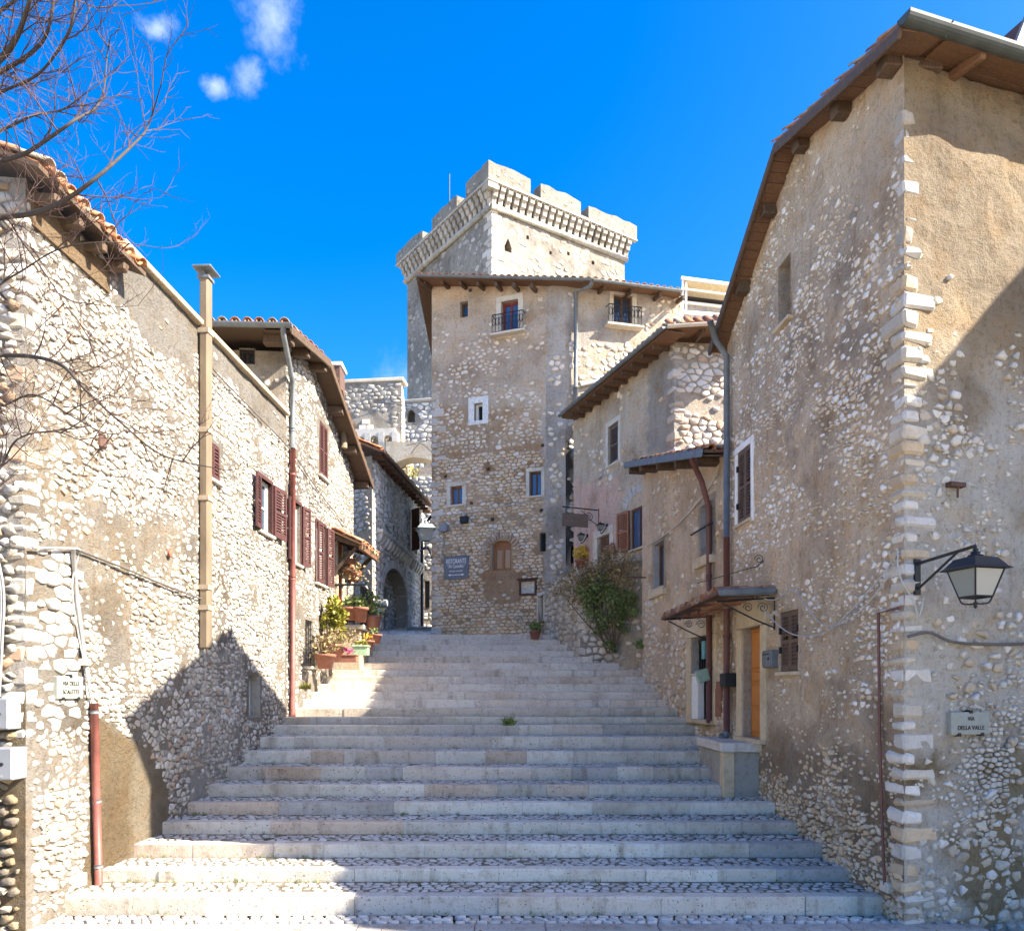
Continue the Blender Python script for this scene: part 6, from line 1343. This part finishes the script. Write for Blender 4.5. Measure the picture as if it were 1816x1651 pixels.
street_sign(RFr, 1713, 1282, 68, 40, [('VIA', .2, .27, .95), ('DELLA VALLE', -.2, .27, .95)], 'grey marble street sign VIA DELLA VALLE on the right corner house', M_SIGN)
# ------------------------------------------------------------------ BOXES, METERS, CONDUITS
def ubox(W, x0, x1, y0, y1, dep, lab, name='utility_box', cat='utility box', mat=M_GREYBOX, door=True, group=None):
    xm, ym = (x0 + x1) / 2, (y0 + y1) / 2; f = right_frame(W, xm, ym, 0); w = abs(W.u(x1) - W.u(x0)) / 2; h = (W.v(xm, y0) - W.v(xm, y1)) / 2; t = thing(name, lab, cat, tuple(f.o), group)
    m = MB(); m.cbox(f, -w, w, -h, h, -.02, dep, .008, 0); m.obj('body', mat, t)
    if door:
        m = MB(); m.cbox(f, -w + .012, w - .012, -h + .012, h - .012, dep - .002, dep + .012, .004, 0); d = m.obj('door', mat, t); m = MB(); m.lathe(None, [(.02, 0), (.02, .012), (.008, .014)], 10, ax=Frame(f.p(w * .55, 0, dep + .012), f.U, f.V, f.N)); m.obj('lock', M_IRON, d)
    return t, f, w, h
def ubox_front(x1, y0, y1, wid, dep, lab):
    """box on the left house's front; x1 = photo x of its right edge"""
    u1 = LF.u(x1); zt, zb = CAM.z + (HY - y0) / F * 7.5, CAM.z + (HY - y1) / F * 7.5; r_ = rframe(LF); c = LF.p(u1, 0, 0) - r_ * wid / 2; f = Frame((c.x, c.y, (zt + zb) / 2), r_, (0, 0, 1), LF.N); t = thing('utility_box', lab, 'utility box', tuple(f.o)); h = (zt - zb) / 2
    m = MB(); m.cbox(f, -wid / 2, wid / 2, -h, h, -.03, dep, .008, 0); m.obj('body', M_GREYBOX, t); m = MB(); m.cbox(f, -wid / 2 + .01, wid / 2 - .01, -h + .01, h - .01, dep - .003, dep + .012, .004, 0); d = m.obj('door', M_GREYBOX, t); m = MB(); m.lathe(None, [(.018, 0), (.018, .012), (.006, .014)], 10, ax=Frame(f.p(wid * .3, 0, dep + .012), f.U, f.V, f.N)); m.obj('lock', M_IRON, d)
    if y0 > 1300: m = MB(); m.box(f, wid * .12, wid * .32, -h * .8, -h * .66, dep + .011, dep + .014); m.obj('badge', M_SIGN, d)
ubox_front(37, 1238, 1294, .42, .2, 'upper grey electrical box on the left house corner'); ubox_front(46, 1326, 1384, .48, .22, 'lower grey electrical box on the left house corner')
cl_ = LF.N
for k, (x, lab) in enumerate(((6, 'grey conduit bundle climbing above the upper electrical box'),)):
    t = thing('conduit', lab, 'conduit', tuple(LF.p(LF.u(10), 2))); 
    for j, dx in enumerate((0, .028, .05)): m = MB(); u0 = LF.u(30) ; r_ = rframe(LF); c = LF.p(u0, 0, .1) - r_ * (.16 - dx); m.tube(smooth_path([(c.x, c.y, 2.15), (c.x + .03, c.y, 2.7), (c.x + .04, c.y, 3.2), (c.x - .03 - dx, c.y, 3.75)], 6), .012, 8); m.obj('tube', M_WIRE, t, True)
def on(W, px, py, off=.03): u, v = W.uv(px, py); return W.p(u, v, off)
t = thing('conduit', 'grey cable conduit above the red brown pipe on the left corner house', 'conduit', tuple(on(LW, 140, 1240))); m = MB(); m.tube([on(LW, 122, 975, .05), on(LW, 128, 1060, .05), on(LW, 140, 1150, .05), on(LW, 148, 1200, .05)], .024, 8); m.obj('tube', M_WIRE, t, True); m = MB(); m.tube([on(LW, 146, 1190, .05), on(LW, 151, 1225, .05), on(LW, 157, 1250, .05)], .015, 6); m.obj('cable', M_WIREW, t); m = MB(); m.cbox(LW, LW.u(138), LW.u(146), LW.v(142, 1180), LW.v(142, 1168), .0, .1, .006, 0); m.obj('junction', M_PALE, t)
t = thing('standpipe', 'red brown painted pipe rising from the street on the left corner house', 'pipe', tuple(on(LW, 165, 1565))); m = MB(); m.tube([on(LW, 158, 1247, .06), on(LW, 161, 1400, .06), on(LW, 166, 1568, .06)], .045, 10); m.obj('pipe', M_REDPIPE, t, True); m = MB()
for y in (1262, 1420, 1535): q = on(LW, 158 + (y - 1247) * .025, y, .06); m.tube([q - Vector((0, 0, .02)), q + Vector((0, 0, .02))], .052, 10)
m.obj('strap', M_ZINC, t, True)
cable('cable', [on(LW, x, y, .06) for x, y in ((46, 971), (85, 972), (125, 973))], .014, M_WIRE, 'thick grey cable bundle crossing the corner house at first floor height')
cable('cable', [on(LW, x, y, .05) for x, y in ((126, 974), (200, 1002), (280, 1035), (345, 1060), (372, 1065))], .013, M_WIRED, 'dark cable sagging from the conduit to the flue')
cable('cable', [on(LW, x, y, .05) for x, y in ((372, 655), (405, 690), (450, 735), (512, 800), (560, 870), (612, 935))], .012, M_WIRED, 'dark cable running down both left houses past the shutters')
cable('cable', [on(LW, x, y, .05) for x, y in ((131, 985), (120, 1040), (130, 1120), (142, 1178))], .008, M_WIREW, 'thin white cable beside the grey conduit')
ubox(LW, 131, 147, 1549, 1571, .05, 'small white junction box low on the left corner house', 'junction_box', 'junction box', M_WHITE, False)
m = MB(); m.lathe(None, [(.045, 0), (.05, .05), (.03, .06)], 10, ax=Frame(on(LW, 297, 982, .0), LW.U, LW.V, LW.N)); tag(m.obj('pipe_stub', M_POT), 'terracotta pipe stub poking from the left wall', 'pipe stub')
m = MB(); m.cbox(LW, LW.u(172), LW.u(181), LW.v(177, 797), LW.v(177, 768), -.05, .06, .02, .015); tag(m.obj('wall_bracket', M_RUST), 'rusty iron bracket on the plaster patch of the left wall', 'bracket')
# right side small fittings
t = thing('conduit', 'thin brown conduit down the right corner house to a white box', 'conduit', tuple(on(RS, 1576, 1570))); m = MB(); m.tube([on(RS, 1606, 1077, .05), on(RS, 1566, 1087, .05), on(RS, 1568, 1300, .05), on(RS, 1572, 1450, .05), on(RS, 1577, 1568, .05)], .016, 6); m.obj('tube', M_BROWNPIPE, t); 
ubox(RS, 1569, 1584, 1563, 1581, .06, 'small white junction box at the foot of the thin brown conduit', 'junction_box', 'junction box', M_PALE, False)
t, f, w, h = ubox(RS, 1364, 1380, 1153, 1184, .1, 'grey metal letterbox beside the orange door', 'letterbox', 'letterbox', M_ZINC, True); m = MB(); m.box(f, -w * .7, w * .7, h * .45, h * .6, .11, .117); m.obj('slot', M_IRON, t)
ubox(R2, 1296.5, 1302, 1193, 1218, .2, 'black meter box on the brown downpipe beside the orange door', 'meter_box', 'meter box', M_IRON, False) if False else None
q = RS.p(RS.L - .32, RS.v(1300, 1207), 0); f = Frame(q, rframe(RS), (0, 0, 1), RS.N); t = thing('meter_box', 'black meter box beside the brown downpipe left of the orange door', 'meter box', tuple(q)); m = MB(); m.cbox(f, -.12, .12, -.1, .12, 0, .2, .01, .002); m.obj('body', M_IRON, t)
q = R2.p(.62, R2.v(1283, 1197), .2); f = Frame(q, Vector((1, .1, 0)).normalized(), (0, 0, 1), (.1, -1, 0)); f = Frame(q, f.U * .96 + Vector((0, 0, .26)), Vector((0, 0, .96)) - f.U * .26, f.N); t = thing('junction_box', 'tilted pale green junction box hanging on the brown downpipe', 'junction box', tuple(q)); m = MB(); m.cbox(f, -.11, .11, -.11, .11, -.05, .05, .015, .002); m.obj('body', simple('pale_green_plastic', (.25, .36, .30), .5), t)
q = R2.p(.98, R2.v(1270, 1150), .05); f = Frame(q, rframe(R2), (0, 0, 1), R2.N); t = thing('number_plaque', 'small turquoise tile plaque beside the iron gate', 'plaque', tuple(q)); m = MB(); m.cbox(f, -.07, .07, -.16, .16, -.02, .02, .006, 0); m.obj('tile', simple('turquoise_glaze', (.12, .33, .36), .3), t)
q = R2.p(.33, R2.v(1290, 1240), .03); f = Frame(q, rframe(R2), (0, 0, 1), R2.N); t = thing('hatch_plate', 'rust coloured metal plate between the two brown downpipes', 'plate', tuple(q)); m = MB(); m.cbox(f, -.13, .13, -.3, .3, -.03, .01, .006, .003); m.obj('plate', simple('rust_plate', (.22, .10, .065), .7), t)
gu = dm[2] - .25; t = thing('gas_meter_cabinet', 'white gas meter cabinet standing in the iron gate doorway', 'cabinet', tuple(R2.p(gu, dm[1], .05))); m = MB(); m.cbox(R2, gu - .12, gu + .22, dm[1], dm[1] + .82, -.1, .03, .01, 0); m.obj('body', M_WHITE, t); m = MB(); m.cbox(R2, gu - .15, gu + .25, dm[1] + .822, dm[1] + .87, -.1, .05, .008, 0); m.obj('top', M_PALE, t)
m = MB(); q = on(R2, 1146, 1024, 0); m.tube([q, q + R2.N * .45], .014, 6); tag(m.obj('iron_rod', M_RUST), 'rusty iron rod sticking out above the climbing plant', 'rod')
def floodlight(px, py, lab):
    f = right_frame(CA, px, py, 0); t = thing('floodlight', lab, 'floodlight', tuple(f.o), 'floodlights on the tower house'); m = MB(); m.box(f, -.03, .03, -.05, .12, 0, .1); m.obj('bracket', M_GREYBOX, t); m = MB(); m.cbox(f, -.12, .12, -.17, .04, .08, .26, .02, 0); m.obj('housing', M_IRON if px > 800 else M_GREYBOX, t)
floodlight(827, 920, 'dark floodlight under the lower left window of the tower house'); floodlight(791, 935, 'pale floodlight at the left edge of the tower house')
cable('cable', [on(CA, x, y, .05) for x, y in ((770, 917), (800, 914), (850, 907), (900, 898), (960, 886))] + [on(CC, 1030, 872, .2), on(C2, 1080, 845, .2)], .014, M_WIREW, 'white cable crossing the tower house between the windows')
cable('cable', [on(CA, x, y, .04) for x, y in ((787, 935), (785, 970), (782, 1000))], .014, M_WIREW, 'white cable down the left edge of the tower house')
cable('cable', [on(R2, x, y, .04) for x, y in ((1278, 838), (1250, 880), (1215, 920), (1180, 950), (1150, 968))], .014, M_PALE, 'pale cable slanting across the middle house under the eave')
cable('cable', [on(RS, 1357, 1050, .2), on(RS, 1385, 1065, .12), on(RS, 1412, 1045, .06), on(RS, 1440, 1075, .08), on(RS, 1480, 1110, .1), on(RS, 1530, 1090, .08), on(RS, 1575, 1035, .05), on(RS, 1604, 985, .05)], .008, M_WIREW, 'white cable rising and dipping twice from the awning to the house corner', group='white cables along the right house')
cable('cable', [on(RS, 1357, 1046, .22), on(RS, 1380, 1090, .15), on(RS, 1420, 1125, .1), on(RS, 1475, 1120, .08), on(RS, 1540, 1060, .06), on(RS, 1603, 980, .05)], .008, M_WIREW, 'white cable hanging lowest in one bow below the brown shuttered window top', group='white cables along the right house')
cable('cable', [on(RS, 1602, 975, .06), RS.p(-.05, RS.v(1606, 1020), .08), RFr.p(.06, 3.1, .06), RFr.p(.12, 2.95, .06), RFr.p(.2, 3.15, .05)], .008, M_WIREW, 'white cable looping round the quoins below the street lamp')
cable('cable', [RFr.p(-.02, RFr.v(1615, 1130), .07)] + [on(RFr, x, y, .05) for x, y in ((1640, 1122), (1680, 1138), (1740, 1143), (1816, 1142), (1900, 1138))], .016, M_WIRED, 'dark cable drooping across the right house front below the lamp')
t = thing('wall_bracket', 'rusty iron fitting with a pale drip on the right house front', 'bracket', tuple(on(RFr, 1690, 862))); m = MB(); m.box(RFr, RFr.u(1676), RFr.u(1702), RFr.v(1690, 866), RFr.v(1690, 858), 0, .08); m.tube([on(RFr, 1690, 866, .06), on(RFr, 1690, 885, .06)], .012, 5); m.obj('fitting', M_RUST, t)
# ------------------------------------------------------------------ TILED AWNING OVER THE TWO DOORS
aw = thing('door_awning', 'tiled awning on scrolled iron brackets over the orange door', 'awning', tuple(RS.p(RS.L - 1.1, 3.8, .5)))
a0, a1 = du(11.1), RS.L + 1.0; zA = CAM.z + (HY - 1048) / F * 11.2; dep = .82; drop = .12
p00, p01 = RS.p(a0, zA, .0), RS.p(a0 + .05, zA - drop * .3, dep); p10, p11 = RS.p(a1, zA, .0), RS.p(a1, zA - drop, dep)
slab(aw, 'deck', [p00, p01, p11, p10], .04, M_DKWOOD)
tiles(aw, p11 + Vector((0, 0, .0)), p01 + Vector((0, 0, 0)), (p00 - p01), 3, random.Random(61), .2, .0, .32)
beam(aw, p01 + Vector((0, 0, -.0)), p00 + Vector((0, 0, -.0)), .03, .1, M_ZINC, 'flashing'); beam(aw, p01, p11, .05, .07, M_DKWOOD, 'front_rail')
for u_, sg in ((a0 + .08, 1), (a1 - .1, 1)):
    bf = Frame(RS.p(u_, zA - .1, .0), RS.N, (0, 0, 1), RS.U); m = MB(); m.tube([bf.p(0, -.45, 0), bf.p(0, 0, 0), bf.p(dep, -.06, 0)], .014, 5); m.tube(smooth_path([bf.p(0, -.42, 0), bf.p(.3, -.3, 0), bf.p(.75, -.08, 0)], 5), .012, 5)
    for cx_, cy_, r_ in ((.16, -.14, .08), (.38, -.14, .07)): m.tube(scroll((cx_, cy_), bf, r_, 1.6), .006, 4)
    m.obj('bracket', M_IRON, aw)
ff = Frame(p11.lerp(p01, .5) + Vector((0, 0, -.08)), RS.U, (0, 0, 1), RS.N); m = MB()
for k in range(3): m.tube(scroll((-.6 + k * .5, -.06), ff, .07, 1.5, sgn=1 if k % 2 else -1), .005, 4)
m.obj('scrollwork', M_IRON, aw)
for x, y in ((1303, 1030), (1355, 990)): pass
m = MB(); bf = Frame(on(RS, 1357, 992, .02), RS.N, (0, 0, 1), RS.U); m.tube(scroll((.07, .0), bf, .07, 1.5), .006, 5); m.tube([bf.p(0, -.02, 0), bf.p(.1, -.1, 0), RS.p(RS.L - .3, 3.95, .6)], .007, 5); m.obj('stay', M_IRON, aw)
# ------------------------------------------------------------------ LEFT DOOR: BALCONY, CANOPY, POTS
bd = 18.6
BF = Wall((xl(bd) - .1, bd), (-3.35, bd - .05)); bx1 = (658 - CX) / F * bd; zbt = CAM.z + (HY - 1108) / F * bd
bal = thing('entrance_balcony', 'small raised entrance landing with black railing left of the stair top', 'balcony', (-3.8, 19.4, 2.5))
m = MB(); m.cbox(WF, xl(bd) - .2, bx1 - .25, 2.2, zbt - .1, -20.6, -bd, .02, .01, 0, (.50, .43, .33)); m.obj('base', M_PLASTER, bal)
m = MB(); m.cbox(WF, xl(bd) - .2, bx1 - .15, zbt - .098, zbt, -20.6, -bd + .1, .015, .005, 0, (.55, .5, .42)); m.obj('slab', M_SLAB, bal)
m = MB(); zr2 = zbt + .95; pts = [(xl(bd), bd + .05), (bx1 - .25, bd + .05), (bx1 - .3, 20.5)]
for zz in (zbt + .1, zr2): m.tube([(x, y, zz) for x, y in pts], .03 if zz > zbt + .5 else .018, 6)
for (xa, ya), (xb, yb) in zip(pts, pts[1:]):
    n = int(math.hypot(xb - xa, yb - ya) / .13)
    for k in range(n + 1): x, y = lerp(xa, xb, k / n), lerp(ya, yb, k / n); m.tube([(x, y, zbt), (x, y, zbt + .4), (x + .012, y, zbt + .5), (x, y, zbt + .6), (x, y, zr2)], .014, 4)
m.obj('railing', M_IRON, bal)
# doorway of the left house behind it (orange frame)
m = MB(); d0, d1 = LW.u(596), LW.u(604); m.box(LW, d0, d1, zbt, zbt + 2.0, -.02, .03); o = m.obj('door', simple('orange_red_door', (.36, .10, .03), .5), h2, label='narrow orange red entrance door under the tiled canopy')
for x0, x1 in ((d0 - .12, d0), (d1, d1 + .14)): m = MB(); m.cbox(LW, x0, x1, zbt, zbt + 2.1, -.05, .06, .01, .004); m.obj('door_surround', M_WARMTRIM, o)
can = thing('tiled_canopy', 'small terracotta tiled canopy on timber struts over the left entrance', 'canopy', tuple(LW.p(LW.u(600), 5.9)))
c0, c1 = LW.u(588), LW.u(612); zc0 = LW.v(590, 946)
c0 = LW.u(586); c1 = c0 + 1.7
k0, k1 = LW.p(c0, zc0 + .05, .02), LW.p(c1, zc0 + .05, .02); k2, k3 = LW.p(c1, zc0 - .28, .75), LW.p(c0, zc0 - .28, .75)
slab(can, 'deck', [k0, k1, k2, k3], .04, M_BOARD); tiles(can, k3, k2, (k0 - k3), 3, random.Random(62), .19, .01, .32)
for u_ in (c0 + .12, (c0 + c1) / 2, c1 - .12):
    a = LW.p(u_, zc0 - .0, .0); b_ = LW.p(u_, zc0 - .34, .78); beam(can, a - Vector((0, 0, .08)), b_, .09, .11, M_WOOD, 'rafter')
    if u_ != (c0 + c1) / 2: beam(can, LW.p(u_, zc0 - .95, .02), LW.p(u_, zc0 - .34, .58), .08, .08, M_WOOD, 'strut')
beam(can, LW.p(c0, zc0 - .37, .7), LW.p(c1, zc0 - .37, .7), .09, .1, M_BOARD, 'purlin')
def plant_pot(px, pyb, d, rad, h, lab, leaf=M_LEAF, n=120, lr=.2, ls=.09, mat=None, group=None, zoff=0, up=.6, sq=(1, 1, .8)):
    q = at(px, pyb, d); t = pot('flower_pot', lab, (q.x, q.y, q.z), rad, h, group, mat); m = MB(); leaves(m, (q.x, q.y, q.z + h + lr * .6), lr, n, ls, rng, up, None, sq); m.obj('foliage', leaf, t); m = MB()
    for _ in range(7): m.tube([(q.x + rng.uniform(-.04, .04), q.y + rng.uniform(-.04, .04), q.z + h * .8), (q.x + rng.uniform(-1, 1) * lr * .7, q.y + rng.uniform(-1, 1) * lr * .7, q.z + h + lr * rng.uniform(.6, 1.3))], .006, 4)
    m.obj('stem', M_STEM, t); return t
plant_pot(577, 1186, 16.3, .21, .30, 'wide terracotta pot with dry stalks at the stair edge, nearest of the pots', M_DRY, 120, .3, .1)
plant_pot(594, 1174, 16.9, .2, .38, 'tall banded terracotta pot with the yellow green climber', M_DRY, 80, .25, .09)
plant_pot(618, 1100, 18.45, .2, .3, 'terracotta pot with green plants on the landing, left of the tall bushy one', M_LEAF, 160, .17, .07)
plant_pot(639, 1103, 18.45, .19, .34, 'terracotta pot with bright green bush at the landing corner', M_LEAF, 220, .19, .07)
plant_pot(662, 1118, 18.9, .2, .35, 'brown pot with large green bush beside the landing railing', M_LEAF, 300, .34, .09, simple('brown_pot_glaze', (.18, .07, .045), .5), None, 0, .5, (.8, .8, 1.1))
plant_pot(665, 1142, 18.0, .16, .22, 'small dark terracotta pot on the upper stair end', M_LEAF, 60, .1, .07)
plant_pot(652, 1152, 17.6, .15, .2, 'small terracotta pot with orange flowers behind the green trough', M_FLOWER, 60, .12, .06)
plant_pot(949, 1133, 21.3, .16, .22, 'small terracotta pot with grass on the stair top below the menu case', M_LEAF, 160, .16, .09)
plant_pot(1033, 1010, 21.6, .2, .26, 'terracotta pot of yellow flowers on the terrace by the downpipe', M_FLOWER, 320, .26, .09)
def trough(px, pyb, d, w, h, lab, mat, leaf, n):
    q = at(px, pyb, d); t = thing('planter_trough', lab, 'planter', (q.x, q.y, q.z)); fr = Frame(q, (1, 0, 0), (0, 0, 1), (0, -1, 0)); m = MB(); a = w / 2
    for z0, z1, g in ((0, h * .82, 0), (h * .82, h, .02)): m.cbox(fr, -a - g, a + g, z0 + .001, z1, -.1 - g, .1 + g, .008, 0)
    m.obj('trough', mat, t); m = MB(); leaves(m, (q.x, q.y, q.z + h + .06), w * .45, n, .08, rng, .6, None, (1, .3, .35)); m.obj('foliage', leaf, t)
trough(617, 1174, 16.95, .40, .16, 'terracotta trough with pink and yellow flowers on the stairs', M_POT, M_PINKF, 36); trough(640, 1162, 17.4, .34, .22, 'pale green trough with small plants on the stairs', simple('pale_green_pot', (.33, .46, .27), .5), M_LEAFY, 50)
def hanging(px, py, lab):
    q = on(LW, px, py, .28) if px < 605 else at(px, py, 18.9); t = thing('hanging_pot', lab, 'hanging pot', tuple(q), 'hanging pots under the tiled canopy'); m = MB(); m.lathe(tuple(q), [(.08, 0), (.15, .2), (.16, .22), (.14, .22), (.02, .2)], 12); m.obj('pot', M_POT, t, True); m = MB(); leaves(m, q + Vector((0, 0, .2)), .26, 140, .08, rng, -.4); m.obj('foliage', M_DRY, t)
hanging(599, 1008, 'dry hanging pot on the wall left of the orange red door'); hanging(619, 1022, 'small terracotta hanging pot right of the orange red door'); hanging(630, 1032, 'trailing dry hanging pot by the lit wall end')
# yellow climber by the wall
q = at(590, 1160, 17.2); t = thing('yellow_climber', 'yellow green climbing shrub between the barred window and the landing', 'shrub', tuple(q)); m = MB()
for px, py, r_, n in ((592, 1075, .22, 150), (590, 1100, .3, 340), (600, 1092, .24, 220), (596, 1122, .22, 170), (588, 1135, .14, 60)): leaves(m, at(px, py, 17.5), r_, n, .11, rng, .5, None, (.8, .7, 1))
m.obj('foliage', M_LEAFY, t); m = MB()
for k in range(9): m.tube(smooth_path([q + Vector((rng.uniform(-.1, .1), 0, -.1)), at(590 + rng.uniform(-10, 8), 1130, 17.4), at(590 + rng.uniform(-14, 16), 1085, 17.5)], 4), .009, 4)
m.obj('stem', M_STEM, t)
q = at(572, 1160, 16.5); t = thing('dry_shrub', 'sparse dry shrub against the wall under the barred window', 'shrub', tuple(q)); m = MB()
for px, py in ((560, 1150), (567, 1170), (575, 1140), (612, 1140), (625, 1130)): leaves(m, at(px, py, 16.9 if px < 600 else 18.2), .24, 70, .07, rng, .4)
m.obj('foliage', M_DRY, t); m = MB()
for k in range(14): a = at(rng.uniform(556, 584), 1183, 16.4); m.tube([a, a + Vector((rng.uniform(-.25, .25), rng.uniform(-.1, .1), rng.uniform(.4, .9)))], .006, 4)
m.obj('stem', M_STEM, t)
# climbing rose on the terrace front
q = at(1092, 1160, 18.75); t = thing('climbing_shrub', 'green climbing shrub with dry tips spreading up the terrace wall', 'shrub', tuple(q)); m, m2, st = MB(), MB(), MB()
def tf(px, py, off): u = TF.u(px); d = TF.d(px); return TF.p(u, CAM.z + (HY - py) / F * d, off)
for px, py, r_, n in ((1050, 1050, .34, 330), (1075, 1040, .36, 380), (1098, 1060, .34, 350), (1115, 1075, .33, 330), (1060, 1085, .3, 250), (1080, 1100, .28, 240), (1105, 1090, .24, 180), (1070, 1120, .16, 60), (1088, 1143, .14, 60), (1110, 1110, .14, 60), (1118, 1120, .12, 50), (1098, 1148, .12, 40), (1128, 1060, .2, 100), (1134, 1085, .13, 50), (1060, 1065, .3, 230)): leaves(m, tf(px, py, .22), r_, int(n * 1.5), .07, rng, .3, lambda p: clamp(rng.gauss(.35, .3)))
for px, py, r_, n in ((1040, 1025, .36, 260), (1062, 1018, .34, 240), (1085, 1005, .34, 240), (1105, 1010, .34, 230), (1120, 1030, .28, 160), (1020, 1040, .34, 190), (1030, 1065, .25, 120), (1130, 1000, .25, 120), (1095, 985, .25, 120), (1000, 1050, .25, 80), (1050, 1060, .3, 120)): leaves(m2, tf(px, py, .25), r_, int(n * 1.4), .07, rng, .3)
for px, py in ((1040, 1030), (1055, 1000), (1075, 990), (1098, 980), (1118, 1000), (1135, 1010), (1125, 1060), (1060, 1060), (1130, 1090), (1110, 1050), (1085, 1020), (1010, 1050)):
    w0_ = tf(1088 + rng.uniform(-8, 10), 1158, .1); mid = tf(lerp(1088, px, .5) + rng.uniform(-8, 8), lerp(1158, py, .5), .2 + rng.uniform(0, .15)); st.tube(smooth_path([w0_, mid, tf(px, py, .3 + rng.uniform(0, .2))], 5), [.02 - .0012 * k for k in range(11)], 5)
m.obj('foliage', M_LEAF, t); m2.obj('dry_foliage', M_DRY, t); st.obj('stem', M_STEM, t)
for px, py, d, L, lab in ((902, 1286, 14.05, .22, 'green grass tuft growing in the middle of the stairs'), (1138, 1150, 18.3, .3, 'green grass tuft by the corner of the middle house'), (541, 1222, 14.9, .16, 'small yellow green weed at the left stair edge')):
    q = at(px, py, d); m = MB(); blades(m, q, .1, 90, L, rng); tag(m.obj('grass_tuft', M_LEAF if px > 600 else M_LEAFY), lab, 'grass tuft')
m = MB()
for k in range(9):
    d0 = STEP[k][0]
    for _ in range(60): 
        x = rng.uniform(xl(d0), xr(d0)); 
        if fb((x, d0, 0), .7, 3) > .05: blades(m, (x, d0 - .035, (STEP[k - 1][1] if k else -.14) - .01), .04, 7, .06, rng)
tag(m.obj('moss_weeds', M_LEAF), 'tiny weeds sprouting in the joints of the steps', 'weeds', kind='stuff')
# ------------------------------------------------------------------ BARE TREE (left)
tr = thing('bare_tree', 'leafless tree reaching in with reddish twigs at the upper left', 'tree', (-6.6, 5.6, -.3))
r = random.Random(12); twigs = MB(); T0_ = Vector((-6.6, 5.6, -.3))
def limb(pts, r0, r1, name='branch'):
    P = smooth_path(pts, 6); n = len(P); rad = [lerp(r0, r1, (k / (n - 1)) ** .8) for k in range(n)]; m = MB(); m.tube(P, rad, 7); m.obj(name, M_BARK, tr, True); return P, rad
def twig(p, dirn, L, rad, depth):
    n = 5; P = [p]; d = dirn.normalized()
    for k in range(n):
        d = (d + Vector((r.gauss(0, .16), r.gauss(0, .13), r.gauss(.05, .16)))).normalized(); P.append(P[-1] + d * L / n)
    twigs.tube(P, [rad * (1 - .75 * k / n) for k in range(n + 1)], 4 if rad > .004 else 3, 0, None, False)
    if depth > 0:
        for k in range(1, n + 1):
            for _ in range(0 if r.random() < .22 else 1):
                a = d.orthogonal().normalized(); a = (a * math.cos(r.random() * 6.28) + d.cross(a) * math.sin(r.random() * 6.28)); a.y *= .6
                twig(P[k], (d * .8 + a * r.uniform(.5, 1.0)), L * r.uniform(.35, .62), rad * .6, depth - 1)
trunk, _ = limb([T0_, (-6.55, 5.6, 1.5), (-6.4, 5.65, 3.2), (-6.2, 5.7, 4.6), (-6.1, 5.7, 6.2), (-5.9, 5.8, 8.2)], .17, .07, 'trunk')
LB = [([(-60, 398), (0, 386), (60, 378), (120, 352), (180, 308), (235, 258), (262, 225), (286, 150)], 5.9, .028, .005, 11, .55), ([(-60, 300), (0, 286), (45, 272), (90, 243), (130, 215), (178, 180), (190, 100), (196, 65)], 5.7, .022, .004, 9, .5),
      ([(-60, 245), (0, 232), (60, 205), (110, 195), (160, 160)], 5.8, .018, .004, 7, .5), ([(-60, 140), (0, 105), (30, 65), (50, 10), (70, -60)], 5.6, .032, .014, 8, .6), ([(-60, 160), (0, 128), (50, 98), (85, 55), (100, -40)], 5.9, .026, .010, 9, .6),
      ([(-60, 632), (0, 630), (60, 633), (110, 648), (150, 690), (215, 750), (290, 808), (400, 834)], 6.0, .024, .004, 9, .55), ([(-60, 560), (0, 505), (40, 480), (110, 440), (200, 430), (285, 440)], 6.1, .012, .003, 8, .5), ([(-60, 700), (0, 720), (60, 700), (130, 740), (200, 770), (260, 740)], 5.9, .012, .003, 8, .55),
      ([(-60, 900), (0, 830), (30, 780), (90, 765), (140, 780), (180, 800)], 5.8, .012, .003, 8, .5), ([(-60, 470), (0, 385), (40, 430), (90, 500), (130, 560), (210, 650)], 6.0, .011, .003, 7, .5), ([(-60, 60), (0, 20), (40, -10), (90, -60)], 5.7, .02, .01, 6, .6), ([(-60, 200), (0, 165), (70, 130), (120, 60), (135, 0), (140, -40)], 5.8, .014, .006, 8, .55)]
for pts, d, r0, r1, nt, tl in LB:
    P3 = [at(x, y, d + .25 * math.sin(k * 1.3)) for k, (x, y) in enumerate(pts)]; z = P3[0].z; tz_ = min(max(z - .5, 1.5), 8.0); k = min(range(len(trunk)), key=lambda i: abs(trunk[i].z - tz_))
    P, rad = limb([trunk[k], trunk[k].lerp(P3[0], .5) + Vector((0, 0, .05))] + P3, r0 * 1.25, r1 * .8); n = len(P)
    for j in range(int(nt * 1.6)):
        i = min(n - 2, int(lerp(n * .3, n - 2, (j + r.random()) / (nt * 1.6)))); dd = (P[i + 1] - P[i]).normalized(); a = Vector((r.gauss(0, 1), r.gauss(0, .5), r.gauss(.1, 1))).normalized(); twig(P[i], dd * .7 + a * .8, tl * r.uniform(.6, 1.2), .0055, 2)
    twig(P[-1], P[-1] - P[-2], tl * .8, r1, 2)
twigs.obj('twigs', M_TWIG, tr, kind='stuff')

# lettering: turn the text curves into plain meshes
bpy.context.view_layer.update(); dg = bpy.context.evaluated_depsgraph_get()
for o in TEXTS:
    me = bpy.data.meshes.new_from_object(o.evaluated_get(dg)); me.name = 'lettering'; n = bpy.data.objects.new('lettering', me); COL.objects.link(n)
    n.parent = o.parent; n.matrix_parent_inverse = o.matrix_parent_inverse.copy(); n.matrix_basis = o.matrix_basis.copy()
for o in TEXTS: bpy.data.objects.remove(o)
